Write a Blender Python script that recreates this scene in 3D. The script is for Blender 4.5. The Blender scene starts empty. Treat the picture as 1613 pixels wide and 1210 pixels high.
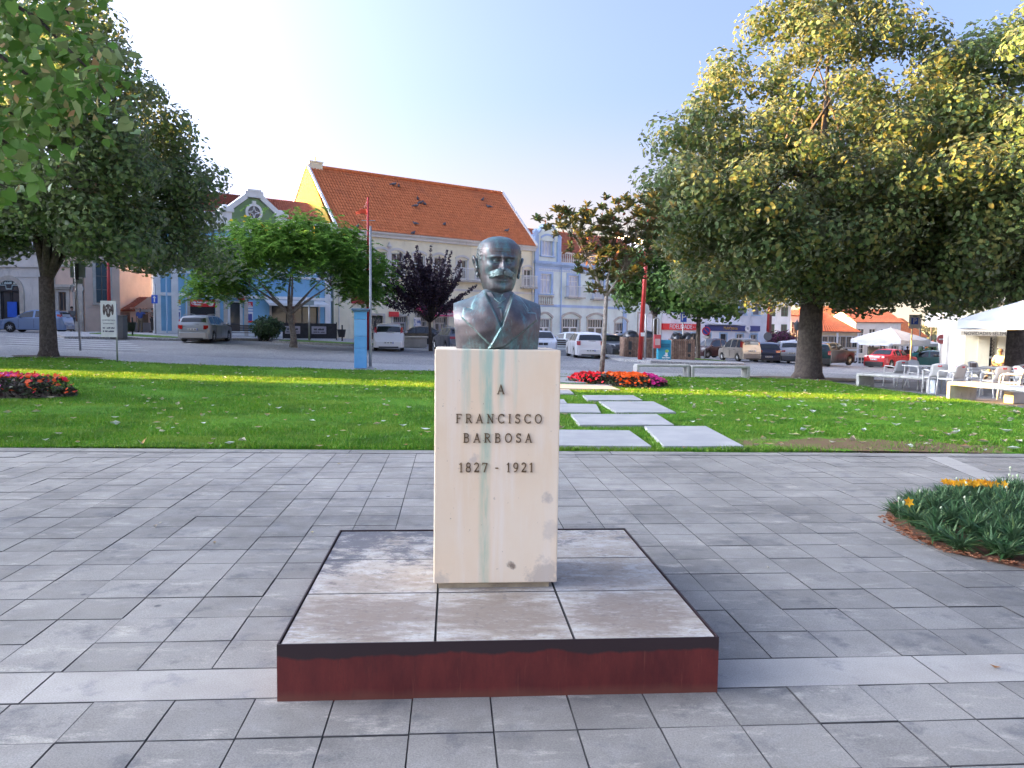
import bpy, bmesh, math, random
import numpy as np
from math import sin, cos, pi, radians as R
from mathutils import Vector, Matrix
from mathutils.geometry import delaunay_2d_cdt
random.seed(7); rng = np.random.default_rng(7)
sc = bpy.context.scene
COL = sc.collection

# ---------------- camera, sky, sun, exposure ----------------
CAMH = 1.6
FPX, IW, IH = 1250.0, 1613.0, 1210.0
ROLL, PITCH = R(0.75), R(4.03)
cam = bpy.data.cameras.new("camera"); camo = bpy.data.objects.new("camera", cam); COL.objects.link(camo)
cam.sensor_width = 36.0; cam.sensor_fit = 'HORIZONTAL'; cam.lens = 36.0 * FPX / IW
cam.clip_start = 0.05; cam.clip_end = 6000
fw = Vector((0, cos(PITCH), -sin(PITCH))); rt = Vector((1, 0, 0)); up = rt.cross(fw)
rt2 = rt * cos(ROLL) + up * sin(ROLL); up2 = up * cos(ROLL) - rt * sin(ROLL)
camo.matrix_world = Matrix(((rt2.x, up2.x, -fw.x, 0), (rt2.y, up2.y, -fw.y, 0), (rt2.z, up2.z, -fw.z, CAMH), (0, 0, 0, 1)))
sc.camera = camo

SUN_EL = R(12.0)
SUN_H = Vector((-0.996, 0.087)).normalized()
to_sun = Vector((SUN_H.x * cos(SUN_EL), SUN_H.y * cos(SUN_EL), sin(SUN_EL)))
world = bpy.data.worlds.new("World"); sc.world = world; world.use_nodes = True
wn = world.node_tree.nodes; wl = world.node_tree.links
sky = wn.new('ShaderNodeTexSky'); sky.sky_type = 'NISHITA'; sky.sun_disc = False
sky.sun_elevation = SUN_EL; sky.sun_rotation = math.atan2(SUN_H.x, SUN_H.y)
sky.altitude = 50; sky.air_density = 0.27; sky.dust_density = 10.0; sky.ozone_density = 3.0
wn['Background'].inputs[1].default_value = 0.15
hsv = wn.new('ShaderNodeHueSaturation'); hsv.inputs['Saturation'].default_value = 0.92   # a hazy, pale summer sky
wl.new(sky.outputs[0], hsv.inputs['Color'])
# warm evening haze low over the horizon, the same all the way round
wtc = wn.new('ShaderNodeTexCoord'); wsx = wn.new('ShaderNodeSeparateXYZ'); wl.new(wtc.outputs['Generated'], wsx.inputs[0])
wmr = wn.new('ShaderNodeMapRange'); wmr.interpolation_type = 'SMOOTHSTEP'; wl.new(wsx.outputs[2], wmr.inputs[0])
for i_, v_ in enumerate((0.0, 0.29, 1.0, 0.0)): wmr.inputs[i_ + 1].default_value = v_
whz = wn.new('ShaderNodeMix'); whz.data_type = 'RGBA'; whz.blend_type = 'LIGHTEN'; wl.new(wmr.outputs[0], whz.inputs[0]); wl.new(hsv.outputs[0], whz.inputs[6]); whz.inputs[7].default_value = (1.05, 0.90, 0.70, 1)
wl.new(whz.outputs[2], wn['Background'].inputs[0])
sun = bpy.data.lights.new("sun", 'SUN'); sun.energy = 5.0; sun.angle = R(0.55); sun.color = (1.0, 0.54, 0.10)
suno = bpy.data.objects.new("sun", sun); COL.objects.link(suno)
suno.rotation_euler = (-to_sun).to_track_quat('-Z', 'Y').to_euler(); suno.location = (-40, 10, 40)
vs = sc.view_settings
sc.display_settings.display_device = 'sRGB'
vs.view_transform = 'Standard'; vs.look = 'None'; vs.exposure = 3.1; vs.gamma = 1.0; vs.use_curve_mapping = False
sc.cycles.max_bounces = 6; sc.cycles.transparent_max_bounces = 8

# ---------------- places ----------------
def gz(x, y):
    "height of the sloping square"
    k = min(max((y - 10) / 40, 0), 1) + min(max((y - 50) / 80, 0), 1.2)
    z = k * (.115 - .034 * min(max(x, -60), 60))
    return min(z, .95)
def ray(px, py):
    u, v = (px - IW / 2) / FPX, -(py - IH / 2) / FPX
    u, v = u * cos(ROLL) - v * sin(ROLL), u * sin(ROLL) + v * cos(ROLL)
    return u, cos(PITCH) + v * sin(PITCH), -sin(PITCH) + v * cos(PITCH)
def at(px, py, Y):
    d = ray(px, py); t = Y / d[1]
    return Vector((d[0] * t, Y, CAMH + d[2] * t))
def on(px, Y, py=520):
    p = at(px, py, Y); p.z = gz(p.x, p.y); return p
TH = R(4.4)
def uv(u, v, z=0.0): return Vector((u * cos(TH) - v * sin(TH), u * sin(TH) + v * cos(TH), z))
FO, FA = Vector((-11.97, 58.0)), math.atan2(.610, .792)     # the line of the house fronts
def fs(px):
    r = (px - 806) / 1250.0
    return (r * FO.y - FO.x) / (cos(FA) - sin(FA) * r)
def fp(s, back=0.0):
    return Vector((FO.x + s * cos(FA) - back * sin(FA), FO.y + s * sin(FA) + back * cos(FA)))
def fz(s, py, px, back=0.0):
    return at(px, py, fp(s, back).y).z

# ---------------- materials ----------------
def newmat(name):
    m = bpy.data.materials.new(name); m.use_nodes = True
    return m, m.node_tree.nodes, m.node_tree.links, m.node_tree.nodes['Principled BSDF']
def rgb(c): return (c[0], c[1], c[2], 1.0)
def ramp(n, stops):
    r = n.new('ShaderNodeValToRGB'); e = r.color_ramp.elements
    while len(e) < len(stops): e.new(0.5)
    for i, (p, c) in enumerate(stops): e[i].position = p; e[i].color = rgb(c)
    return r
def noise(n, l, vec, scale, detail=5, rough=.6):
    t = n.new('ShaderNodeTexNoise'); t.inputs['Scale'].default_value = scale; t.inputs['Detail'].default_value = detail; t.inputs['Roughness'].default_value = rough
    l.new(vec, t.inputs['Vector']); return t
def mix(n, l, fac, a, b, mode='MIX'):
    x = n.new('ShaderNodeMix'); x.data_type = 'RGBA'; x.blend_type = mode
    for i, v in ((0, fac), (6, a), (7, b)):
        if hasattr(v, 'links'): l.new(v, x.inputs[i])
        elif i == 0: x.inputs[0].default_value = v
        else: x.inputs[i].default_value = rgb(v)
    return x.outputs[2]
def rangeof(n, l, val, a, b, c=0., d=1.):
    r = n.new('ShaderNodeMapRange'); l.new(val, r.inputs[0])
    for i, v in enumerate((a, b, c, d)): r.inputs[i + 1].default_value = v
    return r.outputs[0]
def mapped(n, l, vec, s):
    m = n.new('ShaderNodeMapping'); m.inputs['Scale'].default_value = s; l.new(vec, m.inputs[0]); return m.outputs[0]
def M(name, c, c2=None, scale=4., rough=.7, bump=0., bscale=60., metal=0., spec=.5, lo=.4, hi=.62, speck=0., rand=0., coat=0., streak=None, c3=None):
    m, n, l, b = newmat(name)
    b.inputs['Roughness'].default_value = rough; b.inputs['Metallic'].default_value = metal
    b.inputs['Specular IOR Level'].default_value = spec; b.inputs['Coat Weight'].default_value = coat
    b.inputs['Base Color'].default_value = rgb(c)
    pos = n.new('ShaderNodeNewGeometry').outputs['Position']
    out = None
    if c2:
        t = noise(n, l, pos, scale); out = mix(n, l, rangeof(n, l, t.outputs[0], lo, hi), c, c2)
    if c3:
        t = noise(n, l, mapped(n, l, pos, streak or (1, 1, 1)), scale * 2.3, 8, .7)
        out = mix(n, l, rangeof(n, l, t.outputs[0], .56, .70), out if out else c, c3)
    if speck:
        t = noise(n, l, pos, 140, 3, .8); k = rangeof(n, l, t.outputs[0], .3, .7, 1 - speck, 1 + speck)
        hs = n.new('ShaderNodeHueSaturation'); l.new(k, hs.inputs['Value'])
        if out: l.new(out, hs.inputs['Color'])
        else: hs.inputs['Color'].default_value = rgb(c)
        out = hs.outputs[0]
    if rand:
        oi = n.new('ShaderNodeObjectInfo'); k = rangeof(n, l, oi.outputs['Random'], 0, 1, 1 - rand, 1 + rand)
        hs = n.new('ShaderNodeHueSaturation'); l.new(k, hs.inputs['Value'])
        if out: l.new(out, hs.inputs['Color'])
        else: hs.inputs['Color'].default_value = rgb(c)
        out = hs.outputs[0]
    if out: l.new(out, b.inputs['Base Color'])
    if bump:
        t = noise(n, l, pos, bscale, 6, .65); bp = n.new('ShaderNodeBump'); bp.inputs['Strength'].default_value = bump; bp.inputs['Distance'].default_value = .02
        l.new(t.outputs[0], bp.inputs['Height']); l.new(bp.outputs[0], b.inputs['Normal'])
    return m
def leafmat(name, cols, back=None, trans=.3, rough=.55):
    "colour differs from leaf to leaf; back is the colour of a leaf's underside"
    m, n, l, b = newmat(name)
    g = n.new('ShaderNodeNewGeometry')
    rp = ramp(n, [(i / max(1, len(cols) - 1), c) for i, c in enumerate(cols)]); l.new(g.outputs['Random Per Island'], rp.inputs[0])
    col = rp.outputs[0]
    if back: col = mix(n, l, g.outputs['Backfacing'], col, back)
    l.new(col, b.inputs['Base Color']); b.inputs['Roughness'].default_value = rough; b.inputs['Specular IOR Level'].default_value = .35
    tr = n.new('ShaderNodeBsdfTranslucent'); l.new(col, tr.inputs[0])
    ms = n.new('ShaderNodeMixShader'); ms.inputs[0].default_value = trans
    l.new(b.outputs[0], ms.inputs[1]); l.new(tr.outputs[0], ms.inputs[2]); l.new(ms.outputs[0], n['Material Output'].inputs[0])
    return m
_flat = {}
def FM(c, rough=.6, metal=0., spec=.5, coat=0.):
    k = (c, rough, metal, coat)
    if k not in _flat: _flat[k] = M("plain_%d" % len(_flat), c, tuple(v * .86 for v in c), 3., rough, 0, 60, metal, spec, coat=coat)
    return _flat[k]
GLASS = M("window_glass", (.03, .038, .045), (.055, .06, .065), .8, .06, spec=.8)
CARGLASS = M("car_glass", (.018, .022, .026), rough=.04, spec=.9)
WHITE = M("white_paint", (.78, .78, .76), (.68, .68, .66), 1.5, .6)
DARK = FM((.025, .025, .027), .6)
RUBBER = FM((.018, .018, .019), .85)
STEEL = FM((.38, .39, .40), .4, .6)
CHROME = FM((.62, .63, .64), .22, .9)

# ---------------- mesh building ----------------
class MB:
    def __init__(s): s.v = []; s.f = []; s.m = []; s.mi = 0
    def add(s, vs, fs_):
        o = len(s.v); s.v += [tuple(v) for v in vs]; s.f += [tuple(i + o for i in f) for f in fs_]; s.m += [s.mi] * len(fs_); return s
    def box(s, c, d, rz=0., taper=1., rx=0.):
        x, y, z = d[0] / 2, d[1] / 2, d[2] / 2; vs = []
        for k in (-1, 1):
            t = 1. if k < 0 else taper
            for a, b in ((-1, -1), (1, -1), (1, 1), (-1, 1)):
                p = Vector((a * x * t, b * y * t, k * z))
                if rx: p.rotate(Matrix.Rotation(rx, 3, 'X'))
                if rz: p.rotate(Matrix.Rotation(rz, 3, 'Z'))
                vs.append(p + Vector(c))
        return s.add(vs, [(3, 2, 1, 0), (4, 5, 6, 7), (0, 1, 5, 4), (1, 2, 6, 5), (2, 3, 7, 6), (3, 0, 4, 7)])
    def bb(s, x0, x1, y0, y1, z0, z1): return s.box(((x0 + x1) / 2, (y0 + y1) / 2, (z0 + z1) / 2), (x1 - x0, y1 - y0, z1 - z0))
    def quad(s, *p): return s.add(p, [tuple(range(len(p)))])
    def tube(s, pts, rad, n=8, cap=True, flat=1.0):
        pts = [Vector(p) for p in pts]; m = len(pts)
        if not hasattr(rad, '__len__'): rad = [rad] * m
        vs, fs_ = [], []; ref = None
        for i, p in enumerate(pts):
            t = (pts[min(i + 1, m - 1)] - pts[max(i - 1, 0)]).normalized()
            if ref is None: ref = Vector((0, 0, 1)) if abs(t.z) < .9 else Vector((1, 0, 0))
            a = (ref - t * ref.dot(t)).normalized(); ref = a; b = t.cross(a)
            for k in range(n):
                w = 2 * pi * k / n; vs.append(p + (a * cos(w) + b * sin(w) * flat) * rad[i])
        for i in range(m - 1):
            for k in range(n):
                q = (k + 1) % n; fs_.append((i * n + k, i * n + q, (i + 1) * n + q, (i + 1) * n + k))
        if cap: fs_ += [tuple(range(n))[::-1], tuple(range((m - 1) * n, m * n))]
        return s.add(vs, fs_)
    def lathe(s, prof, n=16, c=(0, 0, 0), sx=1., sy=1.):
        vs, fs_ = [], []; c = Vector(c)
        for r, z in prof:
            for k in range(n): vs.append(c + Vector((r * cos(2 * pi * k / n) * sx, r * sin(2 * pi * k / n) * sy, z)))
        for i in range(len(prof) - 1):
            for k in range(n):
                q = (k + 1) % n; fs_.append((i * n + k, i * n + q, (i + 1) * n + q, (i + 1) * n + k))
        fs_ += [tuple(range(n))[::-1], tuple(range((len(prof) - 1) * n, len(prof) * n))]
        return s.add(vs, fs_)
    def prism(s, poly, fn, d):
        "poly: 2-D outline, fn(a,b,t) places it; t goes 0..d"
        n = len(poly); vs = [fn(a, b, 0) for a, b in poly] + [fn(a, b, d) for a, b in poly]
        return s.add(vs, [tuple(range(n))[::-1], tuple(range(n, 2 * n))] + [(i, (i + 1) % n, n + (i + 1) % n, n + i) for i in range(n)])
    def ball(s, c, r, nu=10, nv=7):
        c = Vector(c); r = (r, r, r) if not hasattr(r, '__len__') else r; vs, fs_ = [], []
        for i in range(nv + 1):
            th = pi * i / nv
            for k in range(nu):
                ph = 2 * pi * k / nu; vs.append(c + Vector((r[0] * sin(th) * cos(ph), r[1] * sin(th) * sin(ph), r[2] * cos(th))))
        for i in range(nv):
            for k in range(nu):
                q = (k + 1) % nu; fs_.append((i * nu + k, (i + 1) * nu + k, (i + 1) * nu + q, i * nu + q))
        return s.add(vs, fs_)
    def mesh(s, name, mats, smooth=False):
        me = bpy.data.meshes.new(name); me.from_pydata(s.v, [], s.f)
        for m in (mats if isinstance(mats, (list, tuple)) else [mats]): me.materials.append(m)
        if max(s.m, default=0): me.polygons.foreach_set('material_index', s.m)
        if smooth: me.polygons.foreach_set('use_smooth', [True] * len(me.polygons))
        me.validate(); me.update(); return me
    def build(s, name, mats, parent=None, smooth=False, bevel=0., loc=None, seg=2, fix=True):
        me = s.mesh(name, mats, smooth)
        if fix:
            bm = bmesh.new(); bm.from_mesh(me); bmesh.ops.recalc_face_normals(bm, faces=bm.faces); bm.to_mesh(me); bm.free()
        return put(name, me, parent, loc, bevel, seg)
def put(name, me, parent=None, loc=None, bevel=0., seg=2):
    o = bpy.data.objects.new(name, me); COL.objects.link(o)
    if parent: o.parent = parent
    if loc is not None: o.location = loc
    if bevel:
        b = o.modifiers.new("edge", 'BEVEL'); b.width = bevel; b.segments = seg; b.limit_method = 'ANGLE'; b.angle_limit = R(40)
        b.harden_normals = False
    return o
def npmesh(name, V, Fn, mat, parent=None, loc=None, smooth=False, attr=None):
    "V (N,3); Fn (F,k) faces all of k corners"
    V = np.asarray(V, np.float32); Fn = np.asarray(Fn, np.int32); k = Fn.shape[1]
    me = bpy.data.meshes.new(name); me.vertices.add(len(V)); me.vertices.foreach_set('co', V.ravel())
    me.loops.add(Fn.size); me.loops.foreach_set('vertex_index', Fn.ravel())
    me.polygons.add(len(Fn)); me.polygons.foreach_set('loop_start', np.arange(0, Fn.size, k, dtype=np.int32))
    me.polygons.foreach_set('loop_total', np.full(len(Fn), k, np.int32))
    if smooth: me.polygons.foreach_set('use_smooth', np.ones(len(Fn), bool))
    me.update(calc_edges=True)
    if attr:
        for an, av in attr.items():
            a = me.attributes.new(an, 'FLOAT', 'POINT'); a.data.foreach_set('value', np.asarray(av, np.float32))
    for m in (mat if isinstance(mat, (list, tuple)) else [mat]): me.materials.append(m)
    return put(name, me, parent, loc)
def tag(o, label=None, cat=None, group=None, kind=None):
    if label: o['label'] = label
    if cat: o['category'] = cat
    if group: o['group'] = group
    if kind: o['kind'] = kind
    return o
def thing(name, label, cat, loc=(0, 0, 0), rz=0., group=None, kind=None):
    o = bpy.data.objects.new(name, None); COL.objects.link(o); o.empty_display_size = .2
    o.location = loc; o.rotation_euler = (0, 0, rz); return tag(o, label, cat, group, kind)
def dup(root, loc, rz, label=None, group=None, scale=None):
    r = root.copy(); COL.objects.link(r); r.location = loc; r.rotation_euler = (0, 0, rz)
    if label: r['label'] = label
    if group: r['group'] = group
    if scale: r.scale = scale
    for ch in root.children:
        c = ch.copy(); COL.objects.link(c); c.parent = r
        for gch in ch.children:
            d = gch.copy(); COL.objects.link(d); d.parent = c
    return r
def text(name, body, size, mat, parent, loc, rot=(R(90), 0, 0), depth=.01, align='CENTER', sx=1.):
    cu = bpy.data.curves.new(name, 'FONT'); cu.body = body; cu.size = size; cu.align_x = align; cu.align_y = 'CENTER'; cu.extrude = depth; cu.resolution_u = 3
    t = bpy.data.objects.new(name, cu); COL.objects.link(t)
    dg = bpy.context.evaluated_depsgraph_get(); me = bpy.data.meshes.new_from_object(t.evaluated_get(dg)); bpy.data.objects.remove(t)
    me.materials.clear(); me.materials.append(mat)
    o = put(name, me, parent, loc); o.rotation_euler = rot; o.scale = (sx, 1, 1); return o
def marks(par, x, z, w, h, y, mat, seed=1, name="lettering", dep=.004):
    "print too small to read in the photograph: a line of uneven letter-sized marks"
    r = random.Random(seed); t = MB(); q = x - w / 2
    while q < x + w / 2 - h * .3:
        k = h * r.uniform(.35, .7)
        if r.random() > .14: a = r.choice((1, 1, .72)); t.bb(q, min(q + k * .85, x + w / 2), y - dep, y, z - h / 2, z - h / 2 + h * a)
        q += k
    return t.build(name, mat, par, fix=False)
def inside(poly, x, y):
    "vectorised point in polygon"
    x = np.asarray(x); y = np.asarray(y); r = np.zeros(x.shape, bool); n = len(poly)
    for i in range(n):
        (x0, y0), (x1, y1) = poly[i], poly[(i + 1) % n]
        if y0 == y1: continue
        c = ((y0 > y) != (y1 > y)) & (x < (x1 - x0) * (y - y0) / (y1 - y0) + x0); r ^= c
    return r
def segdist(poly, x, y, closed=True):
    d = np.full(np.shape(x), 1e9); n = len(poly)
    for i in range(n if closed else n - 1):
        (x0, y0), (x1, y1) = poly[i], poly[(i + 1) % n]; dx, dy = x1 - x0, y1 - y0
        t = np.clip(((x - x0) * dx + (y - y0) * dy) / (dx * dx + dy * dy + 1e-12), 0, 1)
        d = np.minimum(d, np.hypot(x - x0 - t * dx, y - y0 - t * dy))
    return d
gzv = np.vectorize(gz)
# ---------------- ground, road, pavements ----------------
def Gd(px, py, dz=0.):
    d = ray(px, py); t = 10.
    for i in range(60):
        tn = (gz(d[0] * t, d[1] * t) + dz - CAMH) / d[2] if d[2] < -1e-6 else 200.
        t = t * .6 + tn * .4
    return Vector((d[0] * t, d[1] * t, gz(d[0] * t, d[1] * t) + dz))
def sheet(name, poly, dz, mat, step=2., skirt=0., wob=0., kind='structure'):
    poly = [Vector((p[0], p[1])) for p in poly]; pl = [(p.x, p.y) for p in poly]
    bd = []
    for i, p in enumerate(poly):
        q = poly[(i + 1) % len(poly)]; k = max(1, int((q - p).length / step))
        bd += [p.lerp(q, j / k) for j in range(k)]
    xs = np.arange(min(p.x for p in poly) + step / 2, max(p.x for p in poly), step); ys = np.arange(min(p.y for p in poly) + step / 2, max(p.y for p in poly), step)
    X, Y = np.meshgrid(xs, ys); X, Y = X.ravel(), Y.ravel()
    k = inside(pl, X, Y) & (segdist(pl, X, Y) > step * .3)
    pts = bd + [Vector((a, b)) for a, b in zip(X[k], Y[k])]
    nb = len(bd)
    vo, eo, fo, *_ = delaunay_2d_cdt(pts, [], [list(range(nb))], 1, 1e-5)
    m = MB(); V = []
    for v in vo:
        w = wob * (sin(v.x * 1.3 + 2 * sin(v.y * .7)) + sin(v.y * 1.7 + v.x * .4)) if wob else 0
        V.append((v.x, v.y, gz(v.x, v.y) + dz + w))
    m.add(V, [tuple(f) for f in fo])
    if skirt:
        top = [(p.x, p.y, gz(p.x, p.y) + dz) for p in bd]; bot = [(a, b, c - skirt) for a, b, c in top]
        m.add(top + bot, [(i, (i + 1) % nb, nb + (i + 1) % nb, nb + i) for i in range(nb)])
    o = m.build(name, mat, fix=False)
    for p in o.data.polygons:
        if p.normal.z < -.01: p.flip()
    return tag(o, kind=kind) if kind else o
def cobmat(name, c1, c2, scale, joint, bump=.5, stain=None):
    m, n, l, b = newmat(name); pos = n.new('ShaderNodeNewGeometry').outputs['Position']
    v = n.new('ShaderNodeTexVoronoi'); v.inputs['Scale'].default_value = scale; l.new(pos, v.inputs['Vector'])
    e = n.new('ShaderNodeTexVoronoi'); e.feature = 'DISTANCE_TO_EDGE'; e.inputs['Scale'].default_value = scale; l.new(pos, e.inputs['Vector'])
    sx = n.new('ShaderNodeSeparateColor'); l.new(v.outputs['Color'], sx.inputs[0])
    c = mix(n, l, sx.outputs[0], c1, c2)
    big = noise(n, l, pos, .35, 6); c = mix(n, l, rangeof(n, l, big.outputs[0], .4, .65, 0, .6), c, stain or tuple(x * .75 for x in c1))
    c = mix(n, l, rangeof(n, l, e.outputs['Distance'], .0, .1), joint, c)
    l.new(c, b.inputs['Base Color']); b.inputs['Roughness'].default_value = .62; b.inputs['Specular IOR Level'].default_value = .4
    bp = n.new('ShaderNodeBump'); bp.inputs['Strength'].default_value = bump; bp.inputs['Distance'].default_value = .03
    l.new(rangeof(n, l, e.outputs['Distance'], 0, .18), bp.inputs['Height']); l.new(bp.outputs[0], b.inputs['Normal'])
    return m
ROAD = cobmat("granite_setts", (.26, .265, .275), (.37, .37, .375), 7.5, (.07, .075, .085))
CALC = cobmat("limestone_setts", (.36, .36, .36), (.52, .515, .505), 11., (.16, .16, .17), .4, (.34, .35, .37))
TERR = M("terrace_paving", (.13, .132, .14), (.18, .18, .185), 2.2, .75, .25, 90, speck=.2)
KERB = M("kerb_stone", (.3, .3, .3), (.4, .39, .37), 3., .8, .2, 80, speck=.15)
def ground():
    xs = [-2500, -900, -400, -180] + list(np.arange(-100, 121, 2.5)) + [160, 260, 500, 1000, 2500]
    ys = [-900, -200, -60, -20, 0, 5] + list(np.arange(10, 151, 2.5)) + [200, 300, 600, 1200, 3000]
    m = MB(); nx = len(xs)
    m.add([(x, y, gz(x, y) - .035) for y in ys for x in xs], [(j * nx + i, j * nx + i + 1, (j + 1) * nx + i + 1, (j + 1) * nx + i) for j in range(len(ys) - 1) for i in range(nx - 1)])
    tag(m.build("cobbled_road", ROAD, fix=False), kind='structure')
ground()
LAWN = [(-25, 9.15), (-6.47, 9.96), (-.95, 10.22), (6.88, 10.56), (12.3, 10.8), (11.8, 14.5), (11.4, 17.54), (11.3, 20), (11.13, 22.6), (10.9, 25.0), (10.9, 27.6), (9.9, 28.9), (8.6, 28.5), (6.5, 27.6), (2.75, 27.3), (-2.55, 27.1), (-5.27, 26.6), (-8.76, 26.8), (-12.8, 27.3), (-15.2, 28.6), (-17.4, 28.3), (-18.6, 26.8), (-25, 26)]
m_, n_, l_, b_ = newmat("lawn_turf"); p_ = n_.new('ShaderNodeNewGeometry').outputs['Position']
c_ = mix(n_, l_, rangeof(n_, l_, noise(n_, l_, p_, .55, 5).outputs[0], .35, .65), (.065, .20, .013), (.12, .27, .016))
c_ = mix(n_, l_, rangeof(n_, l_, noise(n_, l_, p_, 45, 4, .8).outputs[0], .42, .62, 0, .75), c_, (.045, .13, .012))
LX, LY = 5.2, 11.05     # a worn patch of bare soil along the paving
sv = n_.new('ShaderNodeVectorMath'); sv.operation = 'SUBTRACT'; l_.new(p_, sv.inputs[0]); sv.inputs[1].default_value = (LX, LY, 0)
sm = n_.new('ShaderNodeVectorMath'); sm.operation = 'MULTIPLY'; l_.new(sv.outputs[0], sm.inputs[0]); sm.inputs[1].default_value = (.48, 1.35, 0)
sl = n_.new('ShaderNodeVectorMath'); sl.operation = 'LENGTH'; l_.new(sm.outputs[0], sl.inputs[0])
ad = n_.new('ShaderNodeMath'); ad.operation = 'ADD'; l_.new(sl.outputs['Value'], ad.inputs[0]); l_.new(rangeof(n_, l_, noise(n_, l_, p_, 2.6, 5, .7).outputs[0], .3, .7, -.6, .6), ad.inputs[1])
c_ = mix(n_, l_, rangeof(n_, l_, ad.outputs[0], .75, 1.15, 1, 0), c_, (.16, .105, .06))
l_.new(c_, b_.inputs['Base Color']); b_.inputs['Roughness'].default_value = .9; b_.inputs['Specular IOR Level'].default_value = .1
LAWNM = m_
sheet("lawn", LAWN, .012, LAWNM, .8, .06, .012)
sheet("pavement", [(-26, 25.5), (-18.6, 26.6), (-15, 28.4), (-12.8, 27), (-8.76, 26.5), (-5.27, 26.3), (2.75, 27), (8.6, 28.2), (10.2, 28.6), (10.6, 31.2), (2, 30.6), (-6, 31.2), (-13, 32.3), (-20, 34.5), (-30, 36)], -.01, CALC, 1.5)
sheet("terrace_pavement", [(10.7, 24.9), (10.95, 22.6), (11.1, 20), (11.2, 17.5), (11.6, 14.5), (12.1, 10.6), (40, 11.2), (40, 31), (24, 31), (15, 29.6), (10.75, 27.4)], -.012, TERR, 1.5)
# soil round the foot of the right-hand tree and of the left-hand one
SOIL = M("bare_soil", (.10, .078, .055), (.16, .125, .09), 5., .95, .5, 60)
def blob(cx, cy, rx, ry, n=22, w=.18, seed=0):
    r = random.Random(seed); ph = [r.uniform(0, 6.28) for _ in range(3)]
    return [(cx + rx * (1 + w * sin(2 * a + ph[0]) * .6 + w * sin(3 * a + ph[1]) * .5) * cos(a), cy + ry * (1 + w * sin(2 * a + ph[0]) * .6 + w * sin(5 * a + ph[2]) * .3) * sin(a)) for a in [2 * pi * i / n for i in range(n)]]
sheet("tree_pit", blob(11.1, 29.0, 2.5, 1.25, seed=3), .03, SOIL, .5)
sheet("tree_pit", blob(-16.6, 28.8, 1.5, .7, seed=4), .03, SOIL, .5)
# kerbed islands and the footway in front of the houses
VERGE = M("verge_grass", (.06, .15, .015), (.10, .19, .02), 3., .95, .6, 40)
def kerbed(poly, kd=.1, inner=None, innermat=None):
    o = sheet("kerbed_pavement", poly, kd, CALC, 1.5, .14)
    if inner: sheet("verge", inner, kd + .03, VERGE, 1.2, .05)
front = [fp(-19, -5.2), fp(-9, -4.6), fp(0, -4.4), fp(12, -4.4), fp(24, -4.6), fp(38, -5), fp(56, -5), fp(56, .5), fp(-19, .5)]
kerbed(front)
kerbed([(-14.4, 47.6), (-9.6, 47.4), (-7.6, 48.2), (-8.0, 52.5), (-12.0, 52.5)], .1, [(-14.1, 47.9), (-9.7, 47.7), (-8.0, 48.4), (-8.4, 49.6), (-13.5, 49.7)])
kerbed([(-26.5, 46.0), (-20.4, 44.2), (-18.6, 45.2), (-18.4, 47.2), (-25, 50)], .1, [(-24.6, 46.2), (-20.2, 45.0), (-19.2, 45.8), (-19.4, 46.6), (-24.6, 48)])
kerbed([(6.0, 42.6), (7.2, 41.2), (10.4, 41.4), (12.6, 43.4), (13.6, 46.6), (12.4, 50.5), (6.5, 52), (4.9, 47.5)], .1, [(6.9, 48.2), (12.6, 46.8), (12.2, 50), (7, 51)])
MARK = M("road_paint", (.52, .53, .54), (.32, .33, .34), 2.5, .7, lo=.45, hi=.7)
for i, y in enumerate((35.3, 36.9, 38.5, 40.1, 41.8)):
    x0, x1 = on(10, y).x, on(232 - 8 * i, y).x
    o = sheet("crossing_stripe", [(x0, y - .26), (x1, y - .26), (x1, y + .26), (x0, y + .26)], -.015, MARK, 2.)
o = sheet("parking_line", [(on(655, 45).x, 43.6), (on(655, 45).x + .14, 43.6), (on(655, 45).x + 1.0, 49), (on(655, 45).x + .86, 49)], -.015, MARK, 2.)

# ---------------- plaza paving ----------------
TS = .335
m, n, l, b = newmat("grey_paving_tile"); pos = n.new('ShaderNodeNewGeometry').outputs['Position']
oi = n.new('ShaderNodeObjectInfo')
c = mix(n, l, rangeof(n, l, noise(n, l, pos, .7, 6).outputs[0], .38, .62), (.178, .166, .145), (.285, .266, .232))
c = mix(n, l, rangeof(n, l, noise(n, l, pos, 7, 7, .7).outputs[0], .50, .68, 0, .55), c, (.275, .26, .235))
c = mix(n, l, rangeof(n, l, noise(n, l, mapped(n, l, pos, (1, 2.6, 1)), 2.3, 8, .75).outputs[0], .55, .64, 0, .75), c, (.41, .375, .315))
c = mix(n, l, rangeof(n, l, noise(n, l, pos, 3.1, 8, .72).outputs[0], .54, .66, 0, .7), c, (.10, .10, .105))
hs = n.new('ShaderNodeHueSaturation'); l.new(c, hs.inputs['Color'])
mm = n.new('ShaderNodeMath'); mm.operation = 'MULTIPLY'
l.new(rangeof(n, l, oi.outputs['Random'], 0, 1, .86, 1.13), mm.inputs[0]); l.new(rangeof(n, l, noise(n, l, pos, 130, 3, .85).outputs[0], .3, .7, .68, 1.32), mm.inputs[1]); l.new(mm.outputs[0], hs.inputs['Value'])
vo = n.new('ShaderNodeTexVoronoi'); vo.inputs['Scale'].default_value = 1.7; l.new(pos, vo.inputs['Vector'])
c = mix(n, l, rangeof(n, l, vo.outputs['Distance'], .026, .042, .8, 0), hs.outputs[0], (.05, .05, .055))
l.new(c, b.inputs['Base Color']); b.inputs['Roughness'].default_value = .58; b.inputs['Specular IOR Level'].default_value = .45
l.new(rangeof(n, l, noise(n, l, pos, 4, 6).outputs[0], .3, .7, .42, .78), b.inputs['Roughness'])
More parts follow.
